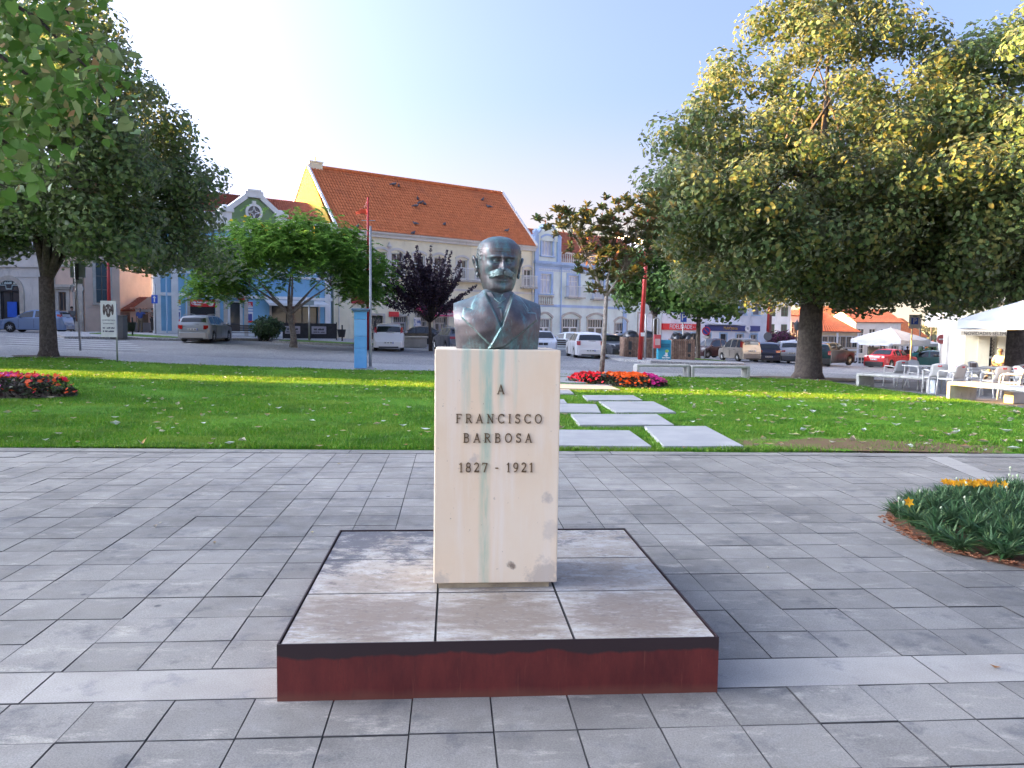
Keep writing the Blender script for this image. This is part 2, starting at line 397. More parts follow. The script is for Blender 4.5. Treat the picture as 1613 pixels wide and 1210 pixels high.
bp = n.new('ShaderNodeBump'); bp.inputs['Strength'].default_value = .35; bp.inputs['Distance'].default_value = .006; l.new(noise(n, l, pos, 120, 6, .7).outputs[0], bp.inputs['Height']); l.new(bp.outputs[0], b.inputs['Normal'])
TILE = m
BAND = M("pale_band_stone", (.33, .305, .265), (.40, .375, .33), 1.6, .65, .25, 120, speck=.22, rand=.05, c3=(.22, .215, .21))
JOINT = M("paving_joint", (.055, .053, .052), (.10, .095, .088), 6., .95, .3, 80)
plaza = thing("plaza_paving", None, None, kind='structure')

pm = MB(); pm.add([(-32, -14, -.03), (32, -14, -.03), (32, 10.95, -.03), (7, 10.6, -.03), (-6.5, 10.0, -.03), (-32, 8.9, -.03)], [(0, 1, 2, 3, 4, 5)])
pm.build("paving_bed", JOINT, plaza, fix=False)
tm = MB()
def tileshape(mb, w, d, h=.028, ch=.0018):
    x, y = w / 2, d / 2
    V = [(-x, -y, -h), (x, -y, -h), (x, y, -h), (-x, y, -h), (-x, -y, -ch), (x, -y, -ch), (x, y, -ch), (-x, y, -ch), (-x + ch, -y + ch, 0), (x - ch, -y + ch, 0), (x - ch, y - ch, 0), (-x + ch, y - ch, 0)]
    mb.add(V, [(4, 5, 9, 8), (5, 6, 10, 9), (6, 7, 11, 10), (7, 4, 8, 11), (8, 9, 10, 11), (0, 1, 5, 4), (1, 2, 6, 5), (2, 3, 7, 6), (3, 0, 4, 7)])
    mb.m[-9:] = [1, 1, 1, 1, 0, 1, 1, 1, 1]      # grime on the arrises and in the joints
tileshape(tm, TS - .004, TS - .0065)
tmesh = tm.mesh("paving_tile", [TILE, JOINT])
def edge_y(x): return np.interp(x, [-32, -6.47, -.95, 6.88, 12.3, 32], [8.85, 9.96, 10.22, 10.56, 10.8, 11.6])
BASE = (-.728, 1.19, 3.34, 5.25)      # the steel plinth in paving coordinates
AG = [(3.28, 6.85), (3.16, 6.25), (3.2, 5.75), (3.5, 5.35), (3.9, 4.95), (4.6, 4.6), (5.6, 4.8), (6.3, 5.6), (6.4, 6.9), (5.9, 7.9), (5.2, 8.15), (4.3, 7.9), (3.6, 7.4)]   # the flower bed let into the paving
SB = [Vector((5.55, 10.35)), Vector((5.22, 8.0)), Vector((4.93, 5.9))]       # the pale strip on the right
cells = []
for side, v0, u0, rows in ((1, 3.68, .575, 24), (-1, 3.375, .515, 52)):
    for r in range(rows):
        v = v0 + side * (r + .5) * TS
        for k in range(-62, 62):
            u = u0 + (k + .5) * TS; p = uv(u, v)
            if abs(p.x) > 14 or p.y < -9: continue
            if p.y + .12 > edge_y(p.x): continue
            if BASE[0] + .17 < u < BASE[1] - .17 and BASE[2] + .17 < v < BASE[3] - .17: continue
            if inside(AG, p.x, p.y) and segdist(AG, p.x, p.y) > .26: continue
            fr = p.y > 2.3 and abs(p.x) < .66 * p.y + .3
            cells.append((not fr, p.y if p.y > 2.3 else 50 - p.y, u, v))
cells.sort()
far = MB()
for i, (nf, key, u, v) in enumerate(cells):
    p = uv(u, v, random.gauss(0, .0012))
    if i < 300:
        o = put("tile", tmesh, plaza, p); o.rotation_euler = (random.gauss(0, .003), random.gauss(0, .003), TH + random.gauss(0, .0025))
    else:
        t = MB(); tileshape(t, TS - .004, TS - .0065); c_, s_ = cos(TH), sin(TH); a_, b__ = random.gauss(0, .003), random.gauss(0, .003)
        far.add([(p.x + x * c_ - y * s_, p.y + x * s_ + y * c_, p.z + z + a_ * x + b__ * y) for x, y, z in t.v], t.f); far.m[-9:] = t.m
tag(far.build("distant_tiles", [TILE, JOINT], plaza, fix=False), kind='stuff')
# long pale slabs: the band under the plinth, the row along the grass, the strip on the right
def slabrow(name, pts, w, L, mat, z=0., ph=0.):
    "slabs of length L along a polyline"
    pts = [Vector(p) for p in pts]
    for a, b in zip(pts[:-1], pts[1:]):
        d = (b - a); n_ = max(1, round(d.length / L)); st = d.length / n_; d.normalize(); ang = math.atan2(d.y, d.x)
        for k in range(n_):
            c = a + d * (st * (k + .5)); t = MB(); tileshape(t, st - .005, w - .005)
            o = put(name, t.mesh(name, [mat, JOINT]), plaza, (c.x, c.y, z + random.gauss(0, .001))); o.rotation_euler = (0, 0, ang)
for s0, s1 in ((-9.3, -.728 - 0.0), (1.19, 10.0)):
    a, b = uv(s0, 3.5275).xy, uv(s1, 3.5275).xy; slabrow("band_slab", [a, b], .305, 1.14, BAND)
ey = [(-14, 9.47), (-6.47, 9.82), (-.95, 10.08), (6.88, 10.42), (13, 10.69)]
slabrow("edge_slab", ey, .27, 1.05, TILE, .006)
slabrow("strip_slab", SB[::-1], .3, .9, BAND, .004)

# ---------------- stepping slabs in the lawn ----------------
SLABM = M("white_limestone_slab", (.30, .30, .295), (.365, .36, .345), 2., .75, .2, 90, speck=.1, rand=.04)
path = thing("stepping_stone_path", None, None, kind='structure')
SLABS = []
def zq(x, y): return 860 + x * .2108, 560 + y * .2108
for fy, fx0, fx1, by, bx0, bx1 in ((682, 880, 1480, 532, 735, 1195), (683, None, 790, 565, None, 625), (522, 250, 958, 442, 184, 830), (428, 520, 972, 347, 395, 805), (430, None, 412, 367, None, 375), (336, 312, 722, 300, 272, 650), (360, None, 158, 330, None, 135),
        (288, None, 210, 255, None, 172), (256, None, 553, 222, None, 465), (206, None, 300, 168, None, 268), (160, None, 250, 146, None, 232)):
    q = []
    for (x0, x1, y) in ((fx0, fx1, fy), (bx0, bx1, by)):
        b = Gd(*zq(x1, y), .05); a = Gd(*zq(x0, y), .05) if x0 is not None else Vector((max(b.x - 2.3, -.055 * b.y + .1), b.y - .06, 0))
        q.append((a, b))
    (a, b), (d, c) = q
    P = [(a.x, a.y), (b.x, b.y), (c.x, c.y), (d.x, d.y)]; SLABS.append(P)
    zt = gz(*P[0]) + .05; t = MB(); t.add([(x, y, gz(x, y) - .05) for x, y in P] + [(x, y, gz(x, y) + .062) for x, y in P], [(4, 5, 6, 7), (0, 1, 5, 4), (1, 2, 6, 5), (2, 3, 7, 6), (3, 0, 4, 7)])
    t.build("slab", SLABM, path, bevel=.008)

# ---------------- grass, fallen leaves ----------------
BEDR = [(2.0, 23.9), (1.5, 23.3), (2.2, 22.55), (3.1, 21.6), (3.9, 21.7), (4.45, 22.5), (4.1, 23.6), (3.2, 24.2)]
BEDL = blob(-10.9, 16.4, 1.75, 1.05, seed=9)
def sample_lawn(N, power=1.):
    out = []
    tot = 0
    while tot < N:
        # denser near the camera, as seen from the paving
        y = 9 + 20.5 * rng.random(N) ** power; x = (rng.random(N) * 2 - 1) * np.minimum(y * .74 + 1.5, 26)
        k = inside(LAWN, x, y)
        for S in SLABS: k &= ~inside(S, x, y)
        k &= ~inside(BEDR, x, y); k &= ~inside(BEDL, x, y)
        out.append(np.stack([x[k], y[k]], 1)); tot += k.sum()
    return np.concatenate(out)[:N]
def grass(N):
    p = sample_lawn(N, 2.0); x, y = p[:, 0], p[:, 1]
    soil = np.hypot((x - LX) * .48, (y - LY) * 1.35) + .35 * np.sin(x * 5 + y * 3) * np.sin(y * 7 - x * 2)
    keep = (soil > 1.0) | (rng.random(N) < .12); x, y = x[keep], y[keep]; N = len(x)
    z = gzv(x, y) + .01
    tuft = np.sin(x * 1.9 + 1.3 * np.sin(y * 1.4)) * np.sin(y * 2.3 + x * .8) + .5 * np.sin(x * 5.1) * np.sin(y * 4.3)
    h = (.028 + .024 * rng.random(N) + .034 * np.clip(tuft - .3, 0, 1)) * (1 + .25 * (y < 10.9))
    a = rng.random(N) * 2 * pi; w = .0045 + .00032 * y; le = rng.normal(0, .55, (N, 2)) * h[:, None]
    V = np.empty((N, 3, 3)); dx, dy = np.cos(a) * w, np.sin(a) * w
    V[:, 0] = np.stack([x - dx, y - dy, z], 1); V[:, 1] = np.stack([x + dx, y + dy, z], 1); V[:, 2] = np.stack([x + le[:, 0], y + le[:, 1], z + h], 1)
    GR = leafmat("grass_blade", [(.045, .17, .008), (.08, .24, .012), (.115, .29, .015), (.17, .32, .02), (.24, .28, .055)], None, .35, .6)
    nn, ll = GR.node_tree.nodes, GR.node_tree.links; rp = [q for q in nn if q.type == 'VALTORGB'][0]; ps = nn.new('ShaderNodeNewGeometry').outputs['Position']
    cc = mix(nn, ll, rangeof(nn, ll, noise(nn, ll, ps, .9, 6, .7).outputs[0], .47, .66, 0, .8), rp.outputs[0], (.032, .115, .010)); cc = mix(nn, ll, rangeof(nn, ll, noise(nn, ll, mapped(nn, ll, ps, (.6, 1.4, 1)), .55, 6, .7).outputs[0], .50, .68, 0, .75), cc, (.24, .33, .045)); cc = mix(nn, ll, rangeof(nn, ll, noise(nn, ll, ps, 2.4, 6, .75).outputs[0], .62, .74, 0, .6), cc, (.30, .25, .10))
    for q in list(nn):
        if q.type == 'BSDF_PRINCIPLED': ll.new(cc, q.inputs['Base Color'])
        elif q.type == 'BSDF_TRANSLUCENT': ll.new(cc, q.inputs[0])
    tag(npmesh("grass", V.reshape(-1, 3), np.arange(3 * N).reshape(-1, 3), GR), kind='stuff')
grass(300000)
def litter(name, x, y, z, size, mat, parent=None, curl=.4):
    N = len(x); a = rng.random(N) * 2 * pi; s = size * (.6 + .8 * rng.random(N)); ti = rng.normal(0, .35, (N, 2)); V = np.empty((N, 5, 3))
    for k, (u, v, q) in enumerate(((-1, 0, .1), (0, -.62, curl), (1.05, 0, .15), (0, .62, curl), (0, 0, 0))):
        V[:, k, 0] = x + s * (u * np.cos(a) - v * np.sin(a)); V[:, k, 1] = y + s * (u * np.sin(a) + v * np.cos(a)); V[:, k, 2] = z + s * (q * .6 + np.abs(u * ti[:, 0] + v * ti[:, 1]))
    b = np.arange(N)[:, None] * 5
    F = np.concatenate([b + np.array([q]) for q in ((0, 1, 4), (1, 2, 4), (2, 3, 4), (3, 0, 4))])
    return tag(npmesh(name, V.reshape(-1, 3), F, mat, parent), kind='stuff')
DRY = leafmat("dry_leaf", [(.30, .13, .04), (.42, .22, .08), (.50, .36, .16), (.34, .20, .10), (.60, .58, .48), (.55, .44, .16)], (.6, .56, .45), .15, .8)
q = sample_lawn(900, 1.0); k = (q[:, 0] > 3) | (rng.random(900) < .42) | (q[:, 1] > 24); q = q[k]
litter("fallen_leaves", q[:, 0], q[:, 1], gzv(q[:, 0], q[:, 1]) + .045, .055, DRY)
PALE = leafmat("pale_fallen_leaf", [(.62, .64, .58), (.70, .70, .64), (.52, .55, .46)], (.7, .7, .66), .1, .8)
q = sample_lawn(420, 1.0); k = (q[:, 0] > 4.5) | (rng.random(420) < .22); q = q[k]
litter("fallen_leaves", q[:, 0], q[:, 1], gzv(q[:, 0], q[:, 1]) + .05, .06, PALE)
x = rng.uniform(-6, 7, 46); y = rng.uniform(3, 10, 46); k = np.abs(x) > 1.4
litter("fallen_leaves", x[k], y[k], np.full(k.sum(), .004), .02, DRY)
# ---------------- foliage ----------------
SHAPES = {
 'kite': ([(-1, 0, 0), (0, -.5, .12), (1, 0, -.1), (0, .5, .12)], [(0, 1, 2, 3)]),
 'oval': ([(-1, 0, 0), (-.3, -.38, .14), (.5, -.34, .1), (1, 0, -.12), (.5, .34, .1), (-.3, .38, .14)], [(0, 1, 2, 3), (0, 3, 4, 5)]),
 'heart': ([(-.75, 0, 0), (-.95, -.45, .1), (-.35, -.82, .16), (.35, -.6, .06), (1.05, 0, -.25), (.35, .6, .06), (-.35, .82, .16), (-.95, .45, .1)], [(0, 1, 2, 3), (0, 3, 4, 5), (0, 5, 6, 7)]),
 'tear': ([(-.95, 0, 0), (-.5, -.72, .16), (.4, -.55, .08), (1.05, 0, -.22), (.4, .55, .08), (-.5, .72, .16)], [(0, 1, 2, 3), (0, 3, 4, 5)]),
 'disc': ([(cos(R(a)) * q, sin(R(a)) * q, .0) for a, q in zip(range(0, 360, 36), [1, .72] * 5)], [tuple(range(10))]),
 'blade': ([(-1, -.06, 0), (-1, .06, 0), (.1, .085, .25), (.1, -.085, .25), (1.1, 0, .05), (1.1, 0, .05)], [(0, 3, 2, 1), (3, 4, 5, 2)]),
}
def leafcloud(name, C, Nrm, size, shape, mat, parent, r, fold=0., axis=None, var=.35):
    "leaves at C (N,3); Nrm their facing; axis the direction each one points in"
    C = np.asarray(C, float); N = len(C); nr = np.asarray(Nrm, float); nr = nr / (np.linalg.norm(nr, axis=1, keepdims=True) + 1e-9)
    a = r.normal(0, 1, (N, 3)) if axis is None else np.asarray(axis, float)
    a = a - nr * (a * nr).sum(1, keepdims=True); a /= np.linalg.norm(a, axis=1, keepdims=True) + 1e-9; bt = np.cross(nr, a)
    s = size * (1 - var + 2 * var * r.random(N)); P, F = SHAPES[shape]; k = len(P); V = np.empty((N, k, 3))
    for i, (u, v, w) in enumerate(P): V[:, i] = C + (a * u + bt * v + nr * (w + fold * (u * u + v * v))) * s[:, None]
    base_ = np.arange(N)[:, None] * k
    kk = len(F[0]); Fa = np.concatenate([base_ + np.array([f]) for f in F])
    return npmesh(name, V.reshape(-1, 3), Fa, mat, parent)
def crown(r, clumps, per, rad, flat=.75, droop=.25):
    "leaf positions and facings for a list of clump centres; leaves sit in the shell of each clump and face outwards and up"
    C, Nn = [], []
    for c, q in clumps:
        n_ = int(per * q * q); d = r.normal(0, 1, (n_, 3)); d /= np.linalg.norm(d, axis=1, keepdims=True)
        rr = rad * q * (r.random(n_) ** .45)[:, None]; p = d * rr; p[:, 2] *= flat; C.append(p + c); Nn.append(d + r.normal(0, .45, (n_, 3)) + [0, 0, .45] - np.array([0, 0, droop]) * (d[:, 2:3] < 0))
    return np.concatenate(C), np.concatenate(Nn)
def limbs(t, r, base_, tips, r0, fork=None, wob=.15, n=6, up=.5):
    "one limb from base to each tip, thinning outwards"
    b_ = Vector(base_)
    for tip in tips:
        p = Vector(tip); L = (p - b_).length; mid = b_.lerp(p, .5) + Vector((r.normal(0, wob), r.normal(0, wob), up * .12 * L)) * 1.0
        pts = [b_ * (1 - q) ** 2 + mid * 2 * q * (1 - q) + p * q * q for q in np.linspace(0, 1, 7)]
        t.tube(pts, [r0 * (1 - .85 * q) for q in np.linspace(0, 1, 7)], n)
BARK = M("bark", (.055, .042, .036), (.105, .085, .07), 9, .95, .9, 30, c3=(.16, .14, .12), streak=(1, 1, .25))
BARKP = M("pale_bark", (.17, .145, .125), (.30, .27, .24), 8, .9, .7, 40, c3=(.09, .075, .07))
def clumpset(r, inside_fn, box, N, qlo=.7, qhi=1.25, mind=.75):
    out = []; tries = 0
    while len(out) < N and tries < 60000:
        tries += 1; p = np.array([r.uniform(*box[0]), r.uniform(*box[1]), r.uniform(*box[2])])
        if not inside_fn(p): continue
        if any(((p - c) ** 2).sum() < mind ** 2 for c, _ in out): continue
        out.append((p, r.uniform(qlo, qhi)))
    return out
# ---------------- the monument ----------------
# steel-skirted base with nine stone slabs on top
m, n, l, b = newmat("weathered_steel"); tc = n.new('ShaderNodeTexCoord').outputs['Object']
c = mix(n, l, rangeof(n, l, noise(n, l, mapped(n, l, tc, (1, 1, .35)), 7, 8, .7).outputs[0], .35, .68), (.080, .0085, .0085), (.155, .022, .017))
c = mix(n, l, rangeof(n, l, noise(n, l, mapped(n, l, tc, (26, 26, 5)), 1., 6, .8).outputs[0], .55, .75, 0, .5), c, (.036, .010, .010))
sx = n.new('ShaderNodeSeparateXYZ'); l.new(tc, sx.inputs[0])
drip = noise(n, l, mapped(n, l, tc, (1, 1, .15)), 3.2, 5, .6)
ad = n.new('ShaderNodeMath'); ad.operation = 'MULTIPLY_ADD'; l.new(drip.outputs[0], ad.inputs[0]); ad.inputs[1].default_value = .11; l.new(sx.outputs[2], ad.inputs[2])
c = mix(n, l, rangeof(n, l, noise(n, l, mapped(n, l, tc, (60, 60, 2.5)), 1., 4, .7).outputs[0], .62, .72, 0, .5), c, (.22, .06, .04))
c = mix(n, l, rangeof(n, l, ad.outputs[0], .243, .256), c, (.028, .014, .016))
ad2 = n.new('ShaderNodeMath'); ad2.operation = 'MULTIPLY_ADD'; l.new(noise(n, l, tc, 5, 4).outputs[0], ad2.inputs[0]); ad2.inputs[1].default_value = .06; l.new(sx.outputs[2], ad2.inputs[2])
c = mix(n, l, rangeof(n, l, ad2.outputs[0], .035, .075, .7, 0), c, (.16, .055, .035))
l.new(c, b.inputs['Base Color']); b.inputs['Roughness'].default_value = .55; b.inputs['Metallic'].default_value = .15
bp = n.new('ShaderNodeBump'); bp.inputs['Strength'].default_value = .25; bp.inputs['Distance'].default_value = .004; l.new(noise(n, l, tc, 60, 6, .7).outputs[0], bp.inputs['Height']); l.new(bp.outputs[0], b.inputs['Normal'])
RUST = m
m, n, l, b = newmat("stained_slab_stone"); tc = n.new('ShaderNodeNewGeometry').outputs['Position']; ob = n.new('ShaderNodeTexCoord').outputs['Object']; oi = n.new('ShaderNodeObjectInfo')
c = mix(n, l, rangeof(n, l, noise(n, l, tc, 2.4, 8, .7).outputs[0], .42, .60), (.41, .375, .325), (.305, .26, .205))
c = mix(n, l, rangeof(n, l, noise(n, l, mapped(n, l, tc, (1.2, 2.4, 1)), 5.2, 10, .8).outputs[0], .50, .60, 0, .85), c, (.50, .49, .465))
# dark lichen, heaviest on the far left corner
gx = n.new('ShaderNodeSeparateXYZ'); l.new(tc, gx.inputs[0])
li = n.new('ShaderNodeMath'); li.operation = 'MULTIPLY_ADD'; l.new(rangeof(n, l, gx.outputs[0], -1.0, .6, .10, -.03), li.inputs[0]); li.inputs[1].default_value = 1.; l.new(rangeof(n, l, gx.outputs[1], 3.9, 5.2, -.10, .07), li.inputs[2])
la = n.new('ShaderNodeMath'); la.operation = 'ADD'; l.new(noise(n, l, mapped(n, l, tc, (1, 1.5, 1)), 4.6, 10, .80).outputs[0], la.inputs[0]); l.new(li.outputs[0], la.inputs[1])
c = mix(n, l, rangeof(n, l, la.outputs[0], .55, .63, 0, .9), c, (.075, .08, .095))
c = mix(n, l, rangeof(n, l, noise(n, l, tc, 60, 4, .8).outputs[0], .60, .72, 0, .55), c, (.14, .13, .12))
# brown weathering in the middle of each front slab, kept off its edges
sv = n.new('ShaderNodeVectorMath'); sv.operation = 'MULTIPLY'; l.new(ob, sv.inputs[0]); sv.inputs[1].default_value = (1.9, 2.2, 0); ln = n.new('ShaderNodeVectorMath'); ln.operation = 'LENGTH'; l.new(sv.outputs[0], ln.inputs[0])
bw = n.new('ShaderNodeMath'); bw.operation = 'ADD'; l.new(ln.outputs['Value'], bw.inputs[0]); l.new(rangeof(n, l, noise(n, l, mapped(n, l, tc, (2, 6, 1)), 2.6, 7, .7).outputs[0], .3, .7, -.35, .35), bw.inputs[1])
fr = n.new('ShaderNodeMath'); fr.operation = 'MULTIPLY'; l.new(rangeof(n, l, bw.outputs[0], .45, .80, 1, 0), fr.inputs[0]); l.new(rangeof(n, l, gx.outputs[1], 3.9, 4.3, .85, .12), fr.inputs[1])
c = mix(n, l, fr.outputs[0], c, (.20, .155, .12))
c = mix(n, l, rangeof(n, l, noise(n, l, mapped(n, l, tc, (1, 3, 1)), 14, 8, .82).outputs[0], .54, .66, 0, .55), c, (.47, .455, .43))
c = mix(n, l, rangeof(n, l, noise(n, l, tc, 24, 6, .8).outputs[0], .55, .66, 0, .65), c, (.12, .11, .10))
l.new(c, b.inputs['Base Color']); b.inputs['Roughness'].default_value = .6; b.inputs['Specular IOR Level'].default_value = .4
bp = n.new('ShaderNodeBump'); bp.inputs['Strength'].default_value = .3; bp.inputs['Distance'].default_value = .006; l.new(noise(n, l, tc, 90, 6, .7).outputs[0], bp.inputs['Height']); l.new(bp.outputs[0], b.inputs['Normal'])
SLABST = m
bu, bv = (BASE[0] + BASE[1]) / 2, (BASE[2] + BASE[3]) / 2; BW, BD, BH = BASE[1] - BASE[0], BASE[3] - BASE[2], .25
base = thing("plinth_base", "low square plinth with rust red steel sides and stained stone slabs on top", "plinth", uv(bu, bv), TH)
t = MB()      # thin steel skirt, four plates
for x0, x1, y0, y1 in ((-BW / 2, BW / 2, -BD / 2, -BD / 2 + .007), (-BW / 2, BW / 2, BD / 2 - .007, BD / 2), (-BW / 2, -BW / 2 + .007, -BD / 2 + .0121, BD / 2 - .0121), (BW / 2 - .007, BW / 2, -BD / 2 + .0121, BD / 2 - .0121)): t.bb(x0, x1, y0, y1, -.01, BH)
t.build("steel_skirt", RUST, base)
t = MB(); t.bb(-BW / 2 + .02, BW / 2 - .02, -BD / 2 + .02, BD / 2 - .02, 0, BH - .04); t.build("core", JOINT, base)
xs = [-BW / 2 + .009, -.291, .316, BW / 2 - .009]; ys = [-BD / 2 + .009, -.302, .292, BD / 2 - .009]
for j in range(3):
    for i in range(3):
        w, d = xs[i + 1] - xs[i], ys[j + 1] - ys[j]; t = MB(); tileshape(t, w - .007, d - .010, .035, .0025)
        o = put("slab", t.mesh("slab", [SLABST, JOINT]), base, ((xs[i] + xs[i + 1]) / 2, (ys[j] + ys[j + 1]) / 2, BH - .006 + random.gauss(0, .0008)))
# pedestal
m, n, l, b = newmat("cream_limestone"); tc = n.new('ShaderNodeTexCoord').outputs['Object']
sx = n.new('ShaderNodeSeparateXYZ'); l.new(tc, sx.inputs[0])
c = mix(n, l, rangeof(n, l, noise(n, l, mapped(n, l, tc, (1, 1, .5)), 2.6, 7, .6).outputs[0], .36, .64), (.80, .62, .42), (.83, .69, .51))
c = mix(n, l, rangeof(n, l, noise(n, l, mapped(n, l, tc, (6, 6, .45)), 2.4, 6, .6).outputs[0], .5, .72, 0, .6), c, (.85, .76, .65))
wob = noise(n, l, mapped(n, l, tc, (3, 3, 1.6)), 2., 4)
def streak_(x, w, z0, z1, col, amt):
    "a run of copper stain below the bust"
    global c
    a = n.new('ShaderNodeMath'); a.operation = 'MULTIPLY_ADD'; l.new(wob.outputs[0], a.inputs[0]); a.inputs[1].default_value = .03; l.new(sx.outputs[0], a.inputs[2])
    s = n.new('ShaderNodeMath'); s.operation = 'SUBTRACT'; l.new(a.outputs[0], s.inputs[0]); s.inputs[1].default_value = x + .015
    q = n.new('ShaderNodeMath'); q.operation = 'ABSOLUTE'; l.new(s.outputs[0], q.inputs[0])
    e = rangeof(n, l, q.outputs[0], w * .35, w, amt, 0); h = rangeof(n, l, sx.outputs[2], z0, z1, 0, 1)
    g_ = n.new('ShaderNodeMath'); g_.operation = 'MULTIPLY'; l.new(e, g_.inputs[0]); l.new(h, g_.inputs[1])
    br = n.new('ShaderNodeMath'); br.operation = 'MULTIPLY'; l.new(g_.outputs[0], br.inputs[0]); l.new(rangeof(n, l, noise(n, l, mapped(n, l, tc, (18, 18, 2.2)), 3., 5, .7).outputs[0], .3, .62, .25, 1), br.inputs[1])
    c = mix(n, l, br.outputs[0], c, col)
PZ = 1.24
GR1, GR2 = (.27, .50, .41), (.36, .51, .37)
streak_(-.165, .028, .75, 1.2, GR1, .75); streak_(-.045, .026, .55, 1.0, GR1, .95); streak_(.018, .022, .85, 1.15, GR1, .8); streak_(-.09, .014, .95, 1.2, GR1, .5); streak_(.09, .016, .85, 1.2, GR1, .45)
streak_(-.062, .034, -.3, .1, GR2, .62); streak_(.0, .30, 1.02, 1.28, (.54, .60, .52), .4)
def spot_(x, z, r, col, amt):
    global c
    s = n.new('ShaderNodeVectorMath'); s.operation = 'DISTANCE'; l.new(tc, s.inputs[0]); s.inputs[1].default_value = (x, -.2455, z)
    a = n.new('ShaderNodeMath'); a.operation = 'ADD'; l.new(s.outputs['Value'], a.inputs[0]); l.new(rangeof(n, l, noise(n, l, tc, 22, 5, .7).outputs[0], .3, .7, -r * .5, r * .5), a.inputs[1])
    c = mix(n, l, rangeof(n, l, a.outputs[0], r * .5, r * 1.1, amt, 0), c, col)
spot_(.08, .115, .024, (.16, .115, .09), .85); spot_(.26, .05, .10, (.42, .36, .31), .6); spot_(.265, .47, .03, (.40, .35, .32), .6); spot_(-.29, .03, .06, (.45, .39, .33), .5); spot_(-.115, .675, .03, (.47, .41, .36), .55); spot_(.29, .3, .05, (.5, .44, .38), .4)
c = mix(n, l, rangeof(n, l, noise(n, l, tc, 48, 3, .7).outputs[0], .69, .73, 0, .7), c, (.30, .24, .18))
l.new(c, b.inputs['Base Color']); b.inputs['Roughness'].default_value = .55; b.inputs['Specular IOR Level'].default_value = .35
bp = n.new('ShaderNodeBump'); bp.inputs['Strength'].default_value = .22; bp.inputs['Distance'].default_value = .004; l.new(noise(n, l, tc, 55, 7, .7).outputs[0], bp.inputs['Height']); l.new(bp.outputs[0], b.inputs['Normal'])
CREAM = m
ped = thing("stone_pedestal", "cream stone pedestal with bronze lettering and green copper stains below the bust", "pedestal", uv(.239, 4.295, BH), TH)
t = MB(); t.bb(-.3225, .3225, -.245, .245, .022, PZ); t.build("block", CREAM, ped, bevel=.006)
t = MB(); t.bb(-.298, .282, -.228, .228, -.006, .0225); t.build("foot", M("sand_mortar", (.42, .34, .22), (.30, .24, .16), 9, .9, .5, 90), ped)
# cast bronze letters: each letter is a set of straight and curved strokes
def arcp(cx, cy, rx, ry, a0, a1, k=10): return [(cx + rx * cos(R(a0 + (a1 - a0) * i / k)), cy + ry * sin(R(a0 + (a1 - a0) * i / k))) for i in range(k + 1)]
tk, tn = .115, .055
def ser(x, y, w=.13): return ([(x - w, y), (x + w, y)], tn)
GLY = {
 'A': (.78, [([(.39, .97), (.10, 0.03)], tn), ([(.38, 1.), (.68, 0.03)], tk), ([(.2, .33), (.56, .33)], tn), ser(.1, .025, .1), ser(.68, .025, .12)]),
 'F': (.66, [([(.16, 0), (.16, 1)], tk), ([(.05, .975), (.6, .975)], tn), ([(.6, 1), (.6, .8)], tn), ([(.16, .52), (.46, .52)], tn), ([(.46, .62), (.46, .42)], tn), ser(.16, .025)]),
 'R': (.76, [([(.16, 0), (.16, 1)], tk), ([(.05, .975), (.36, .975)] + arcp(.36, .75, .24, .225, 90, -90) + [(.16, .525)], tn * 1.4), ([(.36, .52), (.66, .03)], tk), ser(.16, .025), ser(.68, .025, .08)]),
 'N': (.82, [([(.16, 0), (.16, 1)], tn), ([(.14, .98), (.66, .03)], tk), ([(.66, 0), (.66, 1)], tn), ser(.16, .025), ser(.66, .975), ([(.03, .975), (.16, .975)], tn)]),
 'C': (.76, [(arcp(.42, .5, .34, .475, 48, 312, 18), tk * .9), ([(.67, .99), (.67, .70)], tn), ([(.69, .02), (.69, .25)], tn)]),
 'I': (.34, [([(.17, 0), (.17, 1)], tk), ser(.17, .025), ser(.17, .975)]),
 'S': (.62, [(arcp(.30, .74, .2, .235, 35, 250, 10) + arcp(.31, .27, .22, .245, 80, -145, 10), tk * .9), ([(.51, .99), (.51, .74)], tn), ([(.09, .01), (.09, .27)], tn)]),
 'O': (.84, [(arcp(.42, .5, .33, .475, 0, 360, 24), tk * .85)]),
 'B': (.72, [([(.16, 0), (.16, 1)], tk), ([(.05, .975), (.34, .975)] + arcp(.36, .76, .2, .215, 90, -90) + [(.16, .545)], tn * 1.5), ([(.16, .525), (.36, .525)] + arcp(.38, .275, .23, .25, 90, -90) + [(.05, .025)], tn * 1.6)]),
 '1': (.44, [([(.24, 0), (.24, 1)], tk), ([(.06, .80), (.24, .97)], tn), ser(.24, .025)]),
 '8': (.60, [(arcp(.3, .75, .185, .225, 0, 360, 16), tk * .8), (arcp(.3, .27, .225, .25, 0, 360, 16), tk * .8)]),
 '2': (.60, [(arcp(.29, .73, .21, .245, 165, -35, 10) + [(.10, .06)], tk * .85), ([(.06, .055), (.52, .055)], tk), ([(.53, .0), (.53, .2)], tn)]),
 '7': (.58, [([(.06, .945), (.53, .945), (.24, 0)], tk * .95), ([(.07, 1), (.07, .76)], tn)]),
 '9': (.60, [(arcp(.3, .68, .215, .295, 0, 360, 16), tk * .8), ([(.515, .68), (.49, .42), (.36, .12), (.14, .02)], tk * .75)]),
 '-': (.50, [([(.10, .42), (.40, .42)], tk)]), ' ': (.22, [])}
BRZ = M("letter_bronze", (.10, .062, .03), (.19, .125, .06), 40, .45, .3, 200, .7)
